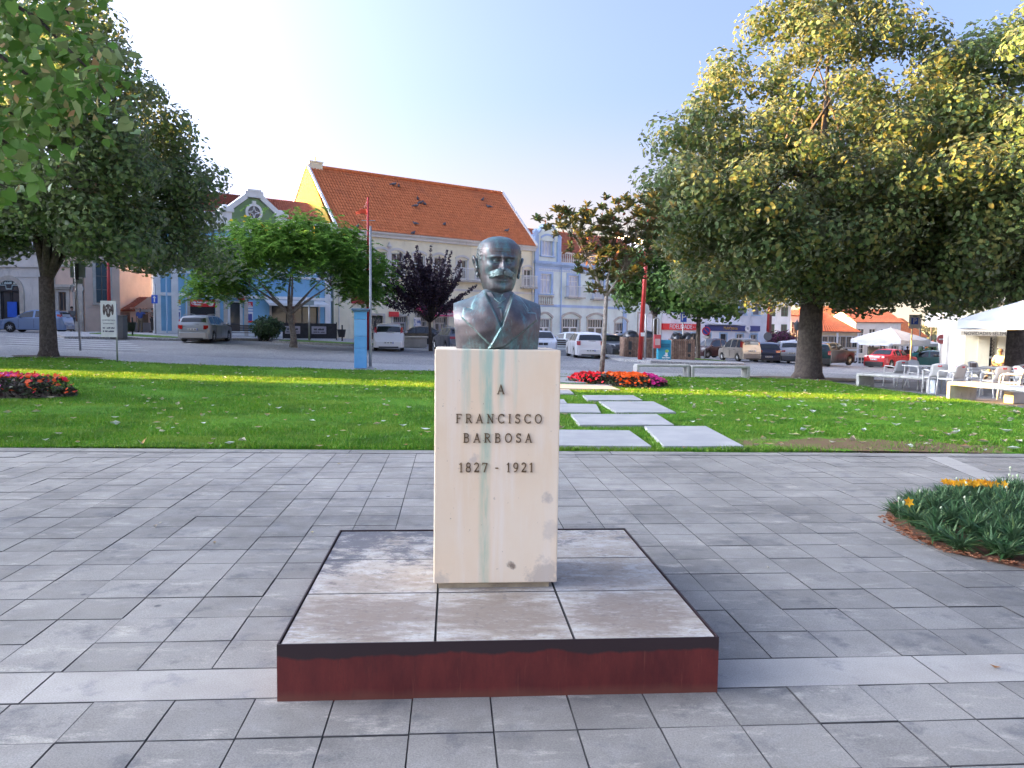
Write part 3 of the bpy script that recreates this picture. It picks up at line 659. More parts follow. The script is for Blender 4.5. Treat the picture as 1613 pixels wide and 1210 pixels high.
def letters(word, cx, cz, h, width):
    adv = [GLY[ch][0] for ch in word]; gap = (width / h - sum(adv)) / max(1, len(word) - 1); x = -width / 2 / h
    for ch, a in zip(word, adv):
        if ch == ' ': x += a + gap; continue
        t = MB()
        for si, (pts, w) in enumerate(GLY[ch][1]):
            pts = [Vector((p[0] + x, p[1] - .5)) for p in pts]; closed = (pts[0] - pts[-1]).length < 1e-3; V = []; dep = (.0065 + .0004 * (si % 4))
            for i, p in enumerate(pts):
                pa, pb = (pts[i - 1] if i else (pts[-2] if closed else p)), (pts[i + 1] if i < len(pts) - 1 else (pts[1] if closed else p)); d = (pb - pa).normalized(); nn = Vector((-d.y, d.x)) * w / 2
                for q in (p + nn, p - nn):
                    for y in (.001, -dep): V.append((cx + q.x * h, -.245 + y, cz + q.y * h))
            k = len(pts); F = [(1, 0, 2, 3), tuple(4 * (k - 1) + j for j in (0, 1, 3, 2))]
            for i in range(k - 1):
                o = 4 * i; F += [(o + 1, o + 3, o + 7, o + 5), (o, o + 1, o + 5, o + 4), (o + 3, o + 2, o + 6, o + 7)]
            t.add(V, F)
        t.build("letter", BRZ, ped); x += a + gap
letters("A", .015, 1.036, .049, .038); letters("FRANCISCO", .008, .885, .047, .445); letters("BARBOSA", .002, .785, .047, .355); letters("1827 - 1921", -.004, .632, .049, .385)

# ---------------- the bronze bust ----------------
m, n, l, b = newmat("patinated_bronze"); tc = n.new('ShaderNodeTexCoord').outputs['Object']; g_ = n.new('ShaderNodeNewGeometry')
at_ = n.new('ShaderNodeAttribute'); at_.attribute_name = "patina"
c = mix(n, l, rangeof(n, l, noise(n, l, tc, 9, 6, .65).outputs[0], .38, .64), (.075, .066, .070), (.155, .128, .12))
c = mix(n, l, rangeof(n, l, noise(n, l, mapped(n, l, tc, (1, 1, .4)), 16, 8, .72).outputs[0], .50, .66, 0, .75), c, (.10, .245, .245))
c = mix(n, l, rangeof(n, l, noise(n, l, mapped(n, l, tc, (1.6, 1.6, .35)), 22, 6, .7).outputs[0], .60, .70, 0, .6), c, (.24, .43, .41))
nz = n.new('ShaderNodeSeparateXYZ'); l.new(g_.outputs['Normal'], nz.inputs[0])
c = mix(n, l, rangeof(n, l, nz.outputs[2], .35, .95, 0, .55), c, (.13, .24, .27))
c = mix(n, l, rangeof(n, l, noise(n, l, tc, 6.5, 7, .7).outputs[0], .56, .72, 0, .5), c, (.085, .055, .038))
pa = n.new('ShaderNodeMath'); pa.operation = 'MULTIPLY'; l.new(at_.outputs['Fac'], pa.inputs[0]); l.new(rangeof(n, l, noise(n, l, tc, 34, 5, .75).outputs[0], .38, .62, .12, 1), pa.inputs[1])
c = mix(n, l, pa.outputs[0], c, (.27, .46, .42))
l.new(c, b.inputs['Base Color']); b.inputs['Metallic'].default_value = .55; b.inputs['Specular IOR Level'].default_value = .6
l.new(rangeof(n, l, noise(n, l, tc, 14, 5).outputs[0], .35, .65, .34, .56), b.inputs['Roughness'])
bp = n.new('ShaderNodeBump'); bp.inputs['Strength'].default_value = .25; bp.inputs['Distance'].default_value = .003; l.new(noise(n, l, tc, 45, 6, .7).outputs[0], bp.inputs['Height']); l.new(bp.outputs[0], b.inputs['Normal'])
PATINA = m
bust = thing("bronze_bust", "patinated bronze bust of a balding man with a large moustache, on the stone pedestal", "bust", uv(.239, 4.255, BH + PZ), TH)
def S(x): return 1 / (1 + np.exp(-x))
def gauss(x, z, cx, cz, sx, sz): return np.exp(-((x - cx) / sx) ** 2 - ((z - cz) / sz) ** 2)
# torso: front and back relief grids over one outline, cut off straight at the arms
def torso():
    nx, nz = 190, 150
    X = np.linspace(-1, 1, nx); T = np.linspace(0, 1, nz); xx, tt = np.meshgrid(X, T)
    half = .213 + .017 * np.clip(tt / .8, 0, 1); x = xx * half
    ax = np.abs(x); top = np.interp(ax, [0, .055, .075, .10, .15, .2, .232], [.325, .322, .308, .288, .265, .249, .236])
    z = tt * top
    F = .075 + .085 * (1 - (ax / .24) ** 2.2) + .018 * np.sin(np.clip(z / .24, 0, 1) * pi) * (1 - (ax / .24) ** 2)
    prof = np.sqrt(np.clip(1 - (np.clip(tt - .45, 0, 1) / .55) ** 2.3 * .97, 0, 1)); y = -F * prof - .012
    # coat relief, outlines read off the bust
    V = [(-.078, .33), (.085, .33), (.015, .114)]; 
    LL = [(-.095, .31), (-.137, .225), (-.135, .205), (-.176, .212), (-.186, .162), (-.05, .030), (-.028, .012), (.018, .114), (-.07, .29)]
    RL = [(.10, .30), (.155, .215), (.157, .193), (.199, .190), (.205, .154), (.03, .012), (-.048, .003), (.018, .118), (.082, .285)]
    rel = np.zeros_like(x); pat = np.zeros_like(x)
    def layer(poly, h, w=.0022, edge=.0024, amt=1.):
        nonlocal rel, pat
        d = segdist(poly, x, z); ins = inside(poly, x, z); sd = np.where(ins, d, -d); rel = rel + h * S(sd / w * 2.2); pat = np.maximum(pat, amt * np.exp(-(d / edge) ** 2))
    layer(V, -.020, .004, .001, .2); layer(LL, .010, amt=.75); layer(RL, .013, amt=.75)
    d = segdist([(-.048, .003), (.018, .118)], x, z, False); pat = np.maximum(pat, np.exp(-(d / .006) ** 2))
    d = segdist([(-.186, .162), (-.05, .030)], x, z, False); pat = np.maximum(pat, .95 * np.exp(-(d / .004) ** 2))
    d = segdist([(.205, .154), (.03, .012)], x, z, False); pat = np.maximum(pat, .6 * np.exp(-(d / .004) ** 2))
    d = segdist([(-.078, .31), (.015, .114)], x, z, False); pat = np.maximum(pat, .9 * np.exp(-(d / .005) ** 2) * (z > .15))
    for a_, b_ in (((-.16, .21), (-.135, .206)), ((.157, .192), (.199, .189))):
        d = segdist([a_, b_], x, z, False); rel -= .006 * np.exp(-(d / .003) ** 2)
    # soft folds of the cloth
    rel += .0035 * np.sin(x * 26 + z * 34 + 1) * np.exp(-((ax - .13) / .06) ** 2) + .003 * np.sin(z * 60 - x * 30) * np.exp(-((x + .08) / .07) ** 2 - ((z - .08) / .05) ** 2)
    fade = np.clip((.98 - tt) / .1, 0, 1); y = y - rel * fade
    yb = .095 * np.sqrt(np.clip(1 - (np.clip(tt - .5, 0, 1) / .5) ** 2.2 * .97, 0, 1)) * (1 - .25 * (ax / .23) ** 2)
    A = np.stack([x, y, z], 2).reshape(-1, 3); B = np.stack([x, yb, z], 2).reshape(-1, 3); N = nx * nz
    idx = np.arange(N).reshape(nz, nx); q = np.stack([idx[:-1, :-1], idx[:-1, 1:], idx[1:, 1:], idx[1:, :-1]], 2).reshape(-1, 4)
    rim = np.concatenate([idx[0, :], idx[1:, -1], idx[-1, -2::-1], idx[-2:0:-1, 0]]); r2 = np.roll(rim, -1)
    side = np.stack([rim, rim + N, r2 + N, r2], 1)
    # thick patina stains low on the chest
    pat = np.maximum(pat, .42 * np.exp(-((z - .02) / .03) ** 2) * (np.sin(x * 40) * .5 + .5))
    o = npmesh("coat", np.concatenate([A, B]), np.concatenate([q, q[:, ::-1] + N, side]), PATINA, bust, smooth=True, attr={'patina': np.concatenate([pat.ravel(), np.zeros(N)])})
    e = o.modifiers.new("edge", 'EDGE_SPLIT'); e.split_angle = R(50)
torso()
def head():
    zk = np.array([-.07, -.03, -.008, .006, .022, .05, .08, .11, .14, .17, .20, .23, .26, .28, .293, .300])
    wk = np.array([.066, .062, .060, .066, .078, .089, .096, .101, .105, .108, .110, .108, .096, .075, .048, .0])
    fk = np.array([.045, .050, .066, .088, .099, .103, .104, .105, .106, .107, .110, .108, .093, .070, .042, .0])
    bk = np.array([.085, .078, .072, .070, .072, .080, .095, .112, .126, .134, .136, .131, .112, .086, .052, .0])
    nz, nu = 220, 200
    tz = np.linspace(0, 1, nz); zz = np.interp(tz, [0, .78, 1], [-.07, .25, .2998]); zz = np.where(tz > .78, .25 + .0498 * np.sin((tz - .78) / .22 * pi / 2), zz)
    def sm(k):
        from numpy import interp
        v = interp(zz, zk, k); ker = np.exp(-np.linspace(-2, 2, 13) ** 2); ker /= ker.sum(); p = np.pad(v, 6, mode='edge'); w = np.convolve(p, ker, 'valid'); w[-10:] = v[-10:]; return w
    w, f, bk2 = sm(wk), sm(fk), sm(bk); u = np.linspace(0, 2 * pi, nu, endpoint=False)
    uu, z = np.meshgrid(u, zz); W = w[:, None]; cu, su = np.cos(uu), np.sin(uu)
    x = W * np.sign(su) * np.abs(su) ** .92; y = np.where(cu > 0, -f[:, None] * np.abs(cu) ** .86, bk2[:, None] * np.abs(cu) ** .95)
    fm = np.clip(cu * 1.8, 0, 1) ** .8; d = np.zeros_like(x); ax = np.abs(x)
    d += .0125 * gauss(ax, z, .036, .186, .026, .0085)                           # brow
    d += .006 * gauss(ax, z, 0, .19, .016, .012)
    d -= .026 * gauss(ax, z, .034, .167, .019, .0125)                           # eye sockets
    d -= .007 * gauss(ax, z, .015, .168, .008, .012)
    d += .0165 * gauss(ax, z, .036, .1655, .0115, .0080)                        # eyeballs
    d += .0065 * np.exp(-((z - (.1735 - 9 * (ax - .036) ** 2)) / .0022) ** 2) * np.exp(-((ax - .036) / .016) ** 4)   # lids
    d += .0050 * np.exp(-((z - (.1585 + 7 * (ax - .036) ** 2)) / .0020) ** 2) * np.exp(-((ax - .036) / .015) ** 4)
    d -= .003 * np.exp(-((z - .1800) / .003) ** 2) * np.exp(-((ax - .037) / .015) ** 4)
    d -= .003 * np.exp(-((z - (.148 - .3 * (ax - .036))) / .0035) ** 2) * np.exp(-((ax - .034) / .016) ** 4)  # bags
    nk = np.clip((.184 - z) / (.184 - .119), 0, 1.0); nh = (.010 + .030 * nk ** 1.15) * S((z - .113) / .0022) * S((.192 - z) / .004)
    nwid = .0085 + .0075 * nk ** 1.5; d += nh * np.exp(-(ax / nwid) ** 2.4)                    # nose
    d += .0125 * gauss(ax, z, .0165, .1225, .0068, .0085)
    d += .0085 * gauss(ax, z, .058, .142, .022, .018)                            # cheekbones
    d -= .007 * gauss(ax, z, .066, .095, .022, .024)                             # cheek hollow
    d -= .0045 * np.exp(-((ax - (.022 + (.128 - z) * .62)) / .0045) ** 2) * np.exp(-((z - .112) / .018) ** 2)    # folds
    d += .010 * gauss(ax, z, 0, .094, .036, .020)                                # upper lip under the moustache
    d -= .0055 * np.exp(-((z - .0755) / .003) ** 2) * np.exp(-(ax / .026) ** 4)
    d += .0065 * gauss(ax, z, 0, .066, .022, .0075)
    d -= .0055 * gauss(ax, z, 0, .053, .026, .006)
    d += .0105 * gauss(ax, z, 0, .028, .026, .020)                               # chin
    d += .004 * gauss(ax, z, .045, .026, .02, .02)
    for q, a_ in ((.213, .0012), (.228, .001)): d += a_ * np.sin((z - q) * 500) * np.exp(-((z - q) / .012) ** 2) * np.exp(-(ax / .05) ** 4)
    d += .004 * gauss(ax, z, .05, .235, .03, .03)
    d += .0035 * S((np.cos(uu) * -1 - .72 + (z - .1) * 0) * 30) * 0
    y = y - d * fm
    # hair: a raised fringe round the sides and back, combed
    ang = np.abs(np.where(uu > pi, uu - 2 * pi, uu)); edge = np.interp(z, [.08, .13, .17, .21, .25, .275], [1.62, 1.50, 1.22, 1.15, 1.35, 1.75])
    hm = S((ang - edge) / .035) * S((z - .075) / .006) * S((.285 - z) / .006)
    hr = hm * (.0055 + .0022 * np.sin(z * 320 + 9 * ang + 3 * np.sin(ang * 9)) * .6 + .0018 * np.sin(ang * 46 + z * 60))
    rr = np.hypot(x, y) + 1e-6; x = x + x / rr * hr; y = y + y / rr * hr
    pat = np.clip(.95 * gauss(ax, z, .036, .158, .015, .003) + .6 * gauss(ax, z, .036, .1735, .015, .0025) + .4 * gauss(x, z, .012, .15, .005, .03) + .42 * gauss(x, z, .02, .285, .03, .02) + .3 * gauss(ax, z, .03, .05, .05, .025) + .55 * np.clip((.015 - z) / .04, 0, 1) * fm + .25 * hm * (np.sin(ang * 30 + z * 50) > .5) + .3 * gauss(x, z, -.03, .25, .012, .05), 0, 1)
    V = np.stack([x, y, z], 2).reshape(-1, 3); idx = np.arange(nz * nu).reshape(nz, nu); nx_ = np.roll(idx, -1, 1)
    q = np.stack([idx[:-1], nx_[:-1], nx_[1:], idx[1:]], 2).reshape(-1, 4)
    o = npmesh("head", V, q, PATINA, bust, (.004, -.012, .294), smooth=True, attr={'patina': pat.ravel()}); o.rotation_euler = (R(2), R(1.0), R(9)); return o
hd = head()
def npat(mb, name, val, parent, **k):
    o = mb.build(name, PATINA, parent, True, **k); a = o.data.attributes.new('patina', 'FLOAT', 'POINT'); a.data.foreach_set('value', np.full(len(o.data.vertices), val, np.float32) * rng.uniform(.6, 1, len(o.data.vertices)).astype(np.float32)); return o
for s in (-1, 1):
    t = MB(); cx = s * .107
    rim = [(cx + s * (.006 + .020 * sin(a * .9 + .2)), .020 + .026 * cos(a) * (1 if cos(a) > 0 else .8), .139 + .047 * sin(a)) for a in [R(k) for k in range(-75, 236, 14)]]
    t.tube(rim, [.0045 + .0035 * sin(pi * i / (len(rim) - 1)) for i in range(len(rim))], 8)
    t.ball((cx + s * .007, .020, .139), (.013, .023, .044), 12, 8); t.ball((cx + s * .004, .004, .094), (.0085, .011, .015), 10, 7); t.ball((cx + s * .008, -.002, .130), (.007, .007, .012), 8, 6)
    npat(t, "ear", .12, hd)
for s in (-1, 1):
    t = MB(); t.ball((s * .036, -.0845, .1655), .0125, 14, 10); npat(t, "eye", .42, hd)
    t = MB(); t.tube([(s * (.036 + .017 * q), -.0935 + .012 * q * q, .1725 - .006 * q * q) for q in np.linspace(-1, 1, 9)], [.0018, .003, .0036, .0038, .0038, .0038, .0036, .003, .0018], 6); npat(t, "eyelid", .5, hd)
t = MB(); r_ = random.Random(5)
for s in (-1, 1):
    for k in range(16):
        f_ = k / 15; y0 = -.130 - .002 * (k % 3); pts = []
        z0 = .119 - .022 * f_; ln = .068 - .012 * abs(f_ - .35)
        for j in range(8):
            q = j / 7; xx = s * (.002 + ln * q); zz = z0 - .021 * q ** 1.4 + .03 * max(0, q - .72) * (1.2 if f_ < .55 else -.6) + .006 * sin(pi * q) * (1 - f_) + r_.uniform(-.0015, .0015)
            pts.append((xx, y0 + .052 * q ** 2 + .004 * abs(f_ - .4) - .004 * sin(pi * q), zz))
        t.tube(pts, [.0066 * (1 - .62 * (j / 7) ** 1.6) * r_.uniform(.8, 1.15) for j in range(8)], 6)
npat(t, "moustache", .62, hd)
# standing collar with folded wings, and the knotted tie
t = MB(); prof = []; K = 40; V = []; 
for i in range(K + 1):
    a = R(-90 + 24 + (312) * i / K); rx, ry = .080, .078
    for (dr, dz) in ((.008, 0), (.004, .052), (-.002, .054), (-.004, .0)): V.append(((rx + dr) * cos(a), .004 + (ry + dr) * sin(a), .252 + dz - .010 * (1 - sin(a)) * .5))
t.add(V, [(4 * i + j, 4 * i + (j + 1) % 4, 4 * (i + 1) + (j + 1) % 4, 4 * (i + 1) + j) for i in range(K) for j in range(4)] + [(0, 1, 2, 3), (4 * K + 3, 4 * K + 2, 4 * K + 1, 4 * K)])
npat(t, "collar", .15, bust)
for s in (-1, 1):
    t = MB(); P_ = [(s * .082, -.058, .300), (s * .030, -.104, .294), (s * .004, -.118, .250), (s * .040, -.121, .214), (s * .078, -.088, .262)]
    nrm = Vector((s * .35, -.9, .12)); t.add([Vector(p) + nrm * .008 for p in P_] + [Vector(p) - nrm * .004 for p in P_], [(0, 1, 2, 3, 4), (9, 8, 7, 6, 5)] + [(i, (i + 1) % 5, 5 + (i + 1) % 5, 5 + i) for i in range(5)])
    o = npat(t, "collar_wing", .08, bust, bevel=.003)
t = MB(); t.ball((.010, -.122, .228), (.030, .016, .024), 16, 10); npat(t, "tie_knot", .05, bust)
t = MB(); t.tube([(.010, -.126, .212), (.014, -.142, .185), (.017, -.150, .155), (.016, -.146, .118)], [.018, .0265, .022, .006], 14, flat=.55); npat(t, "tie", .04, bust)
t = MB()
for s in (-1, 1): t.tube([(.010 - s * .030, -.124, .262), (.010, -.137, .238), (.010 + s * .028, -.134, .222)], .0022, 6)
t.tube([(-.018, -.134, .206), (-.008, -.146, .216), (.012, -.151, .219), (.03, -.146, .212), (.040, -.135, .200)], .0022, 6)
npat(t, "tie_edge", .95, bust)

# ---------------- flower beds ----------------
def flowerbed(name, label, poly, H, cols, seed, n_leaf=2600, n_fl=330):
    r = np.random.default_rng(seed); cx, cy = np.mean([p[0] for p in poly]), np.mean([p[1] for p in poly])
    root = thing(name, label, "flower bed", (cx, cy, gz(cx, cy)))
    bx = [p[0] for p in poly]; by = [p[1] for p in poly]
    def samp(N):
        o = []
        while len(o) < N:
            x, y = r.uniform(min(bx), max(bx)), r.uniform(min(by), max(by))
            if inside(poly, x, y): o.append((x, y))
        a = np.array(o); d = segdist(poly, a[:, 0], a[:, 1]); return a[:, 0] - cx, a[:, 1] - cy, H * np.clip(d / .35, 0, 1) ** .5
    m_ = MB(); k = len(poly); m_.add([(a - cx, b_ - cy, .02) for a, b_ in poly] + [((a - cx) * .6, (b_ - cy) * .6, .06) for a, b_ in poly], [(i, (i + 1) % k, k + (i + 1) % k, k + i) for i in range(k)] + [tuple(range(k, 2 * k))])
    m_.build("soil", SOIL, root)
    x, y, h = samp(n_leaf); z = h * r.uniform(.15, 1., n_leaf)
    BZ = leafmat(name + "_leaf", [(.025, .018, .016), (.05, .025, .025), (.035, .055, .02), (.06, .08, .025)], None, .2, .5)
    leafcloud("leaves", np.stack([x, y, z], 1), r.normal(0, .45, (n_leaf, 3)) + [0, 0, .8], .055, 'kite', BZ, root, r)
    for ci, (nm, colr, wf) in enumerate(cols):
        K = n_fl * 3; x, y, h = samp(K); wgt = wf(x, y) * (r.random(K)); s = np.argsort(-wgt)[:int(n_fl * .9 / len(cols) * (1.4 if ci == 0 else .8))]
        FMt = leafmat(nm + "_petals", [tuple(v * q for v in colr) for q in (.75, 1., 1.15)], None, .25, .6)
        leafcloud("blossoms", np.stack([x[s], y[s], h[s] + .03], 1), r.normal(0, .4, (len(s), 3)) + [0, -.35, .8], .052, 'disc', FMt, root, r, fold=-.2)
    return root
flowerbed("flower_bed", "red, orange and pink flower bed round the slim tree beside the stepping slabs", BEDR, .30, [("orange", (.92, .12, .008), lambda x, y: .3 + .7 * np.exp(-((x - .2) / .8) ** 2)), ("red", (.85, .02, .03), lambda x, y: .3 + (x < -.5) * .6 + (x > .7) * .3), ("magenta", (.62, .03, .22), lambda x, y: .12 + (x > .8) * .9)], 3, n_leaf=2400, n_fl=620)
flowerbed("flower_bed", "red and magenta flower bed at the lawn's edge below the left-hand tree", BEDL, .42, [("crimson", (.78, .015, .07), lambda x, y: .5 + 0 * x), ("orange", (.85, .10, .015), lambda x, y: .2 + .8 * (x > .7)), ("magenta", (.55, .03, .35), lambda x, y: .15 + .8 * (y < 0) * (x < .9))], 4, n_leaf=3000, n_fl=300)
# strap-leaved bed let into the paving
r = np.random.default_rng(12)
agx, agy = 4.75, 6.35
ag = thing("flower_bed", "strap-leaved green flower bed with yellow blooms set into the grey paving", "flower bed", (agx, agy, 0))
AGI = [(3.29, 6.84), (3.17, 6.25), (3.21, 5.78), (3.53, 5.40), (3.95, 5.05), (4.6, 4.7), (5.6, 4.9), (6.2, 5.7), (6.3, 6.9), (5.8, 7.8), (5.2, 8.0), (4.4, 7.8), (3.7, 7.35)]
t = MB(); k = len(AG); t.add([(a - agx, b - agy, .004) for a, b in AG], [tuple(range(k))]); t.build("soil", M("leaf_mould", (.13, .06, .035), (.22, .10, .055), 22, .95, .6, 60), ag, fix=False)
cl = []; tries = 0
while len(cl) < 230 and tries < 9000:
    tries += 1; x, y = r.uniform(3.2, 6.3), r.uniform(4.7, 8)
    if inside(AGI, x, y) and segdist(AGI, x, y) > .05 and all((x - a) ** 2 + (y - b) ** 2 > .11 ** 2 for a, b in cl): cl.append((x, y))
C, Nn, A = [], [], []
for x, y in cl:
    d = min(1., float(segdist(AGI, x, y)) / .35); K = 85
    az = r.uniform(0, 2 * pi, K); el = r.uniform(.15, 1.35, K) * (.6 + .4 * d); L = .085
    ax_ = np.stack([np.cos(az) * np.cos(el), np.sin(az) * np.cos(el), np.sin(el)], 1); h = (.012 + .085 * d * r.random(K))
    C.append(np.stack([x - agx + ax_[:, 0] * L, y - agy + ax_[:, 1] * L, h + ax_[:, 2] * L * .8], 1)); A.append(ax_); Nn.append(np.stack([-np.cos(az) * np.sin(el), -np.sin(az) * np.sin(el), np.cos(el)], 1) + r.normal(0, .2, (K, 3)))
AGL = leafmat("strap_leaf", [(.03, .085, .025), (.045, .12, .035), (.065, .15, .045), (.09, .17, .07), (.14, .20, .055)], (.07, .13, .06), .3, .45)
tag(leafcloud("leaves", np.concatenate(C), np.concatenate(Nn), .092, 'blade', AGL, ag, r, axis=np.concatenate(A)), kind='stuff')
YEL = leafmat("yellow_petal", [(.80, .36, .01), (.85, .46, .02), (.75, .30, .01)], None, .2, .6)
for i, (px, py) in enumerate(((1487, 768), (1493, 767), (1513, 771), (1523, 776), (1526, 771), (1540, 771), (1546, 773), (1548, 769), (1541, 777), (1545, 785), (1551, 783), (1429, 826), (1500, 774), (1506, 781), (1532, 783), (1536, 788), (1558, 776), (1566, 781), (1518, 788), (1580, 786))):
    d = ray(px, py); Y = 7.35 - .004 * i if py < 800 else 6.45; p = at(px, py, Y)
    p.z = max(p.z, .2) + .012; q = np.repeat(np.array([[p.x - agx, p.y - agy, p.z]]), 6, 0); az = np.arange(6) * pi / 3 + i
    tz = R(38 + 17 * (i % 3)); e1_, e2_, e3_ = np.array([cos(i), .0, sin(i) * .2]), np.array([0, sin(pi / 2 - tz) , cos(pi / 2 - tz)]), np.array([.2 * sin(i * 2.), -sin(tz), cos(tz)]); ax_ = np.cos(az)[:, None] * np.array([1, 0, 0]) + np.sin(az)[:, None] * e2_ + .35 * e3_; nn = e3_ - .4 * (ax_ - .35 * e3_)
    f = leafcloud("yellow_flower", q + ax_ * .018, nn, .029, 'kite', YEL, ag, r, axis=ax_, var=.1)
    t = MB(); t.tube([(p.x - agx, p.y - agy, p.z), (p.x - agx + .01, p.y - agy, max(.02, p.z - .2))], .0035, 5); t.build("stem", FM((.10, .17, .04)), f)
BUD = FM((.50, .56, .36), .6)
for i in range(58):
    x, y = cl[r.integers(len(cl))]; x += r.normal(0, .06); y += r.normal(0, .06); h = r.uniform(.14, .22) if r.random() < .8 else .30
    if not inside(AGI, x, y): continue
    t = MB(); t.tube([(0, 0, 0), (r.normal(0, .02), r.normal(0, .02), h)], .0022, 4); t.ball((t.v[-1][0], t.v[-1][1], h + .006), (.011, .011, .015), 7, 5)
    t.build("bud", BUD, ag, loc=(x - agx, y - agy, .0))
x = []; 
for i in range(260):
    a = r.random(); s = AGI[0:5]; k = r.integers(4); p = np.array(s[k]) * (1 - a) + np.array(s[k + 1]) * a; x.append(p + r.normal(0, .035, 2) + [-.02, -.02])
x = np.array(x); litter("dry_leaves", x[:, 0] - agx, x[:, 1] - agy, np.full(len(x), .012), .02, leafmat("brown_leaf", [(.22, .07, .03), (.34, .13, .06), (.42, .22, .12)], None, .1, .8), ag)
# ---------------- buildings ----------------
def wallmat(name, c, dirt=.22):
    return M(name, c, tuple(v * .88 for v in c), .9, .85, .25, 70, c3=tuple(v * (1 - dirt) for v in c), streak=(1, 1, .22), spec=.25)
W_LBLUE, W_BLUE = wallmat("pale_blue_render", (.44, .60, .74)), wallmat("blue_render", (.24, .48, .68))
W_CREAM, W_YEL = wallmat("cream_render", (.84, .77, .56)), wallmat("yellow_render", (.40, .26, .04))
W_MINT, W_SKY = wallmat("pale_green_render", (.75, .83, .77)), wallmat("light_blue_trim", (.42, .56, .78))
W_WHITE, W_PEACH, W_GREYW = wallmat("white_render", (.78, .80, .82)), wallmat("peach_render", (.70, .52, .41)), wallmat("aged_white_render", (.66, .63, .58), .3)
W_GREY = wallmat("grey_cement", (.30, .29, .29)); W_SAND = wallmat("sand_render", (.62, .47, .30)); W_GREEN = wallmat("green_tile_panel", (.22, .33, .17))
STONE = M("trim_stone", (.42, .385, .33), (.52, .48, .42), 3, .8, .3, 60)
def rooftile(name, a, b_, c_):
    m, n, l, b = newmat(name); pos = n.new('ShaderNodeNewGeometry').outputs['Position']; g_ = n.new('ShaderNodeNewGeometry')
    v = n.new('ShaderNodeTexVoronoi'); v.inputs['Scale'].default_value = 4.2; l.new(pos, v.inputs['Vector']); sx = n.new('ShaderNodeSeparateColor'); l.new(v.outputs['Color'], sx.inputs[0])
    c = mix(n, l, sx.outputs[0], a, b_); c = mix(n, l, rangeof(n, l, noise(n, l, pos, .55, 7, .7).outputs[0], .52, .68, 0, .75), c, c_)
    c = mix(n, l, rangeof(n, l, noise(n, l, pos, 9, 5, .8).outputs[0], .6, .75, 0, .5), c, (.07, .05, .045))
    l.new(c, b.inputs['Base Color']); b.inputs['Roughness'].default_value = .85; b.inputs['Specular IOR Level'].default_value = .2; return m
RT_NEW = rooftile("orange_roof_tile", (.52, .155, .06), (.64, .21, .085), (.40, .13, .065))
RT_OLD = rooftile("weathered_roof_tile", (.27, .085, .055), (.37, .13, .08), (.17, .075, .06))
def roof(name, parent, e0, e1, r1, r0, mat, course=.36, rip=.24, amp=.035):
    "a slope laid in stepped, rippled courses between the eave e0-e1 and the ridge r0-r1"
    e0, e1, r1, r0 = map(Vector, (e0, e1, r1, r0)); n_ = max(2, int((r0 - e0).length / course)); L = max((e1 - e0).length, (r1 - r0).length); k = max(4, int(L / rip * 4))
    nrm = (e1 - e0).cross(r0 - e0).normalized(); V, F = [], []
    if nrm.z < 0: nrm = -nrm
    for j in range(n_):
        for (q, lift) in ((j / n_, .045), ((j + 1.08) / n_, .0)):
            q = min(q, 1); a, b = e0.lerp(r0, q), e1.lerp(r1, q)
            for i in range(k + 1):
                ph = (i / 4.) * 2 * pi; V.append(a.lerp(b, i / k) + nrm * (lift + amp * sin(ph) + .004 * sin(i * 7.3 + j * 3.1)))
        o = 2 * j * (k + 1)
        F += [(o + i, o + i + 1, o + k + 1 + i + 1, o + k + 1 + i) for i in range(k)]
    t = MB(); t.add(V, F); u = -nrm * .12
    t.add([e0 + u, e1 + u, r1 + u, r0 + u, e0, e1, r1, r0], [(0, 1, 2, 3), (0, 1, 5, 4), (1, 2, 6, 5), (2, 3, 7, 6), (3, 0, 4, 7)])
    return t.build(name, mat, parent, fix=False)
def wall(par, W, H, ops, mat, D=9., t=.22, skew=0., x0=0., z0=0., name="wall", y0=0., rest=True):
    xs = sorted({x0, x0 + W} | {o[0] for o in ops} | {o[2] for o in ops}); zs = sorted({z0, z0 + H} | {o[1] for o in ops} | {o[3] for o in ops}); m = MB()
    for i in range(len(xs) - 1):
        for j in range(len(zs) - 1):
            cx, cz = (xs[i] + xs[i + 1]) / 2, (zs[j] + zs[j + 1]) / 2
            if any(o[0] < cx < o[2] and o[1] < cz < o[3] for o in ops): continue
            m.quad((xs[i], y0, zs[j]), (xs[i + 1], y0, zs[j]), (xs[i + 1], y0, zs[j + 1]), (xs[i], y0, zs[j + 1]))
    for a, b, c, d in [o[:4] for o in ops]:
        y1 = y0 + t
        m.quad((a, y0, b), (a, y0, d), (a, y1, d), (a, y1, b)); m.quad((c, y0, b), (c, y1, b), (c, y1, d), (c, y0, d)); m.quad((a, y0, d), (c, y0, d), (c, y1, d), (a, y1, d)); m.quad((a, y0, b), (a, y1, b), (c, y1, b), (c, y0, b))
    if rest:
        X, Z = x0 + W, z0 + H; y1 = y0 + D
        k0 = x0 + skew; m.quad((k0, y1, z0), (x0, y0, z0), (x0, y0, Z), (k0, y1, Z)); m.quad((X, y0, z0), (X, y1, z0), (X, y1, Z), (X, y0, Z)); m.quad((X, y1, z0), (k0, y1, z0), (k0, y1, Z), (X, y1, Z)); m.quad((x0, y0, Z), (X, y0, Z), (X, y1, Z), (k0, y1, Z))
        k1 = x0 + .02 + skew * .6 / D; m.quad((k1, y0 + .6, z0), (X - .01, y0 + .6, z0), (X - .01, y0 + .6, Z - .05), (k1, y0 + .6, Z - .05))
    return m.build(name, mat, par, fix=False)
def arcpts(x0, x1, z, rise, k=10):
    w = x1 - x0; return [(x0 + w * i / k, z + rise * (1 - (2 * i / k - 1) ** 2)) for i in range(k + 1)]
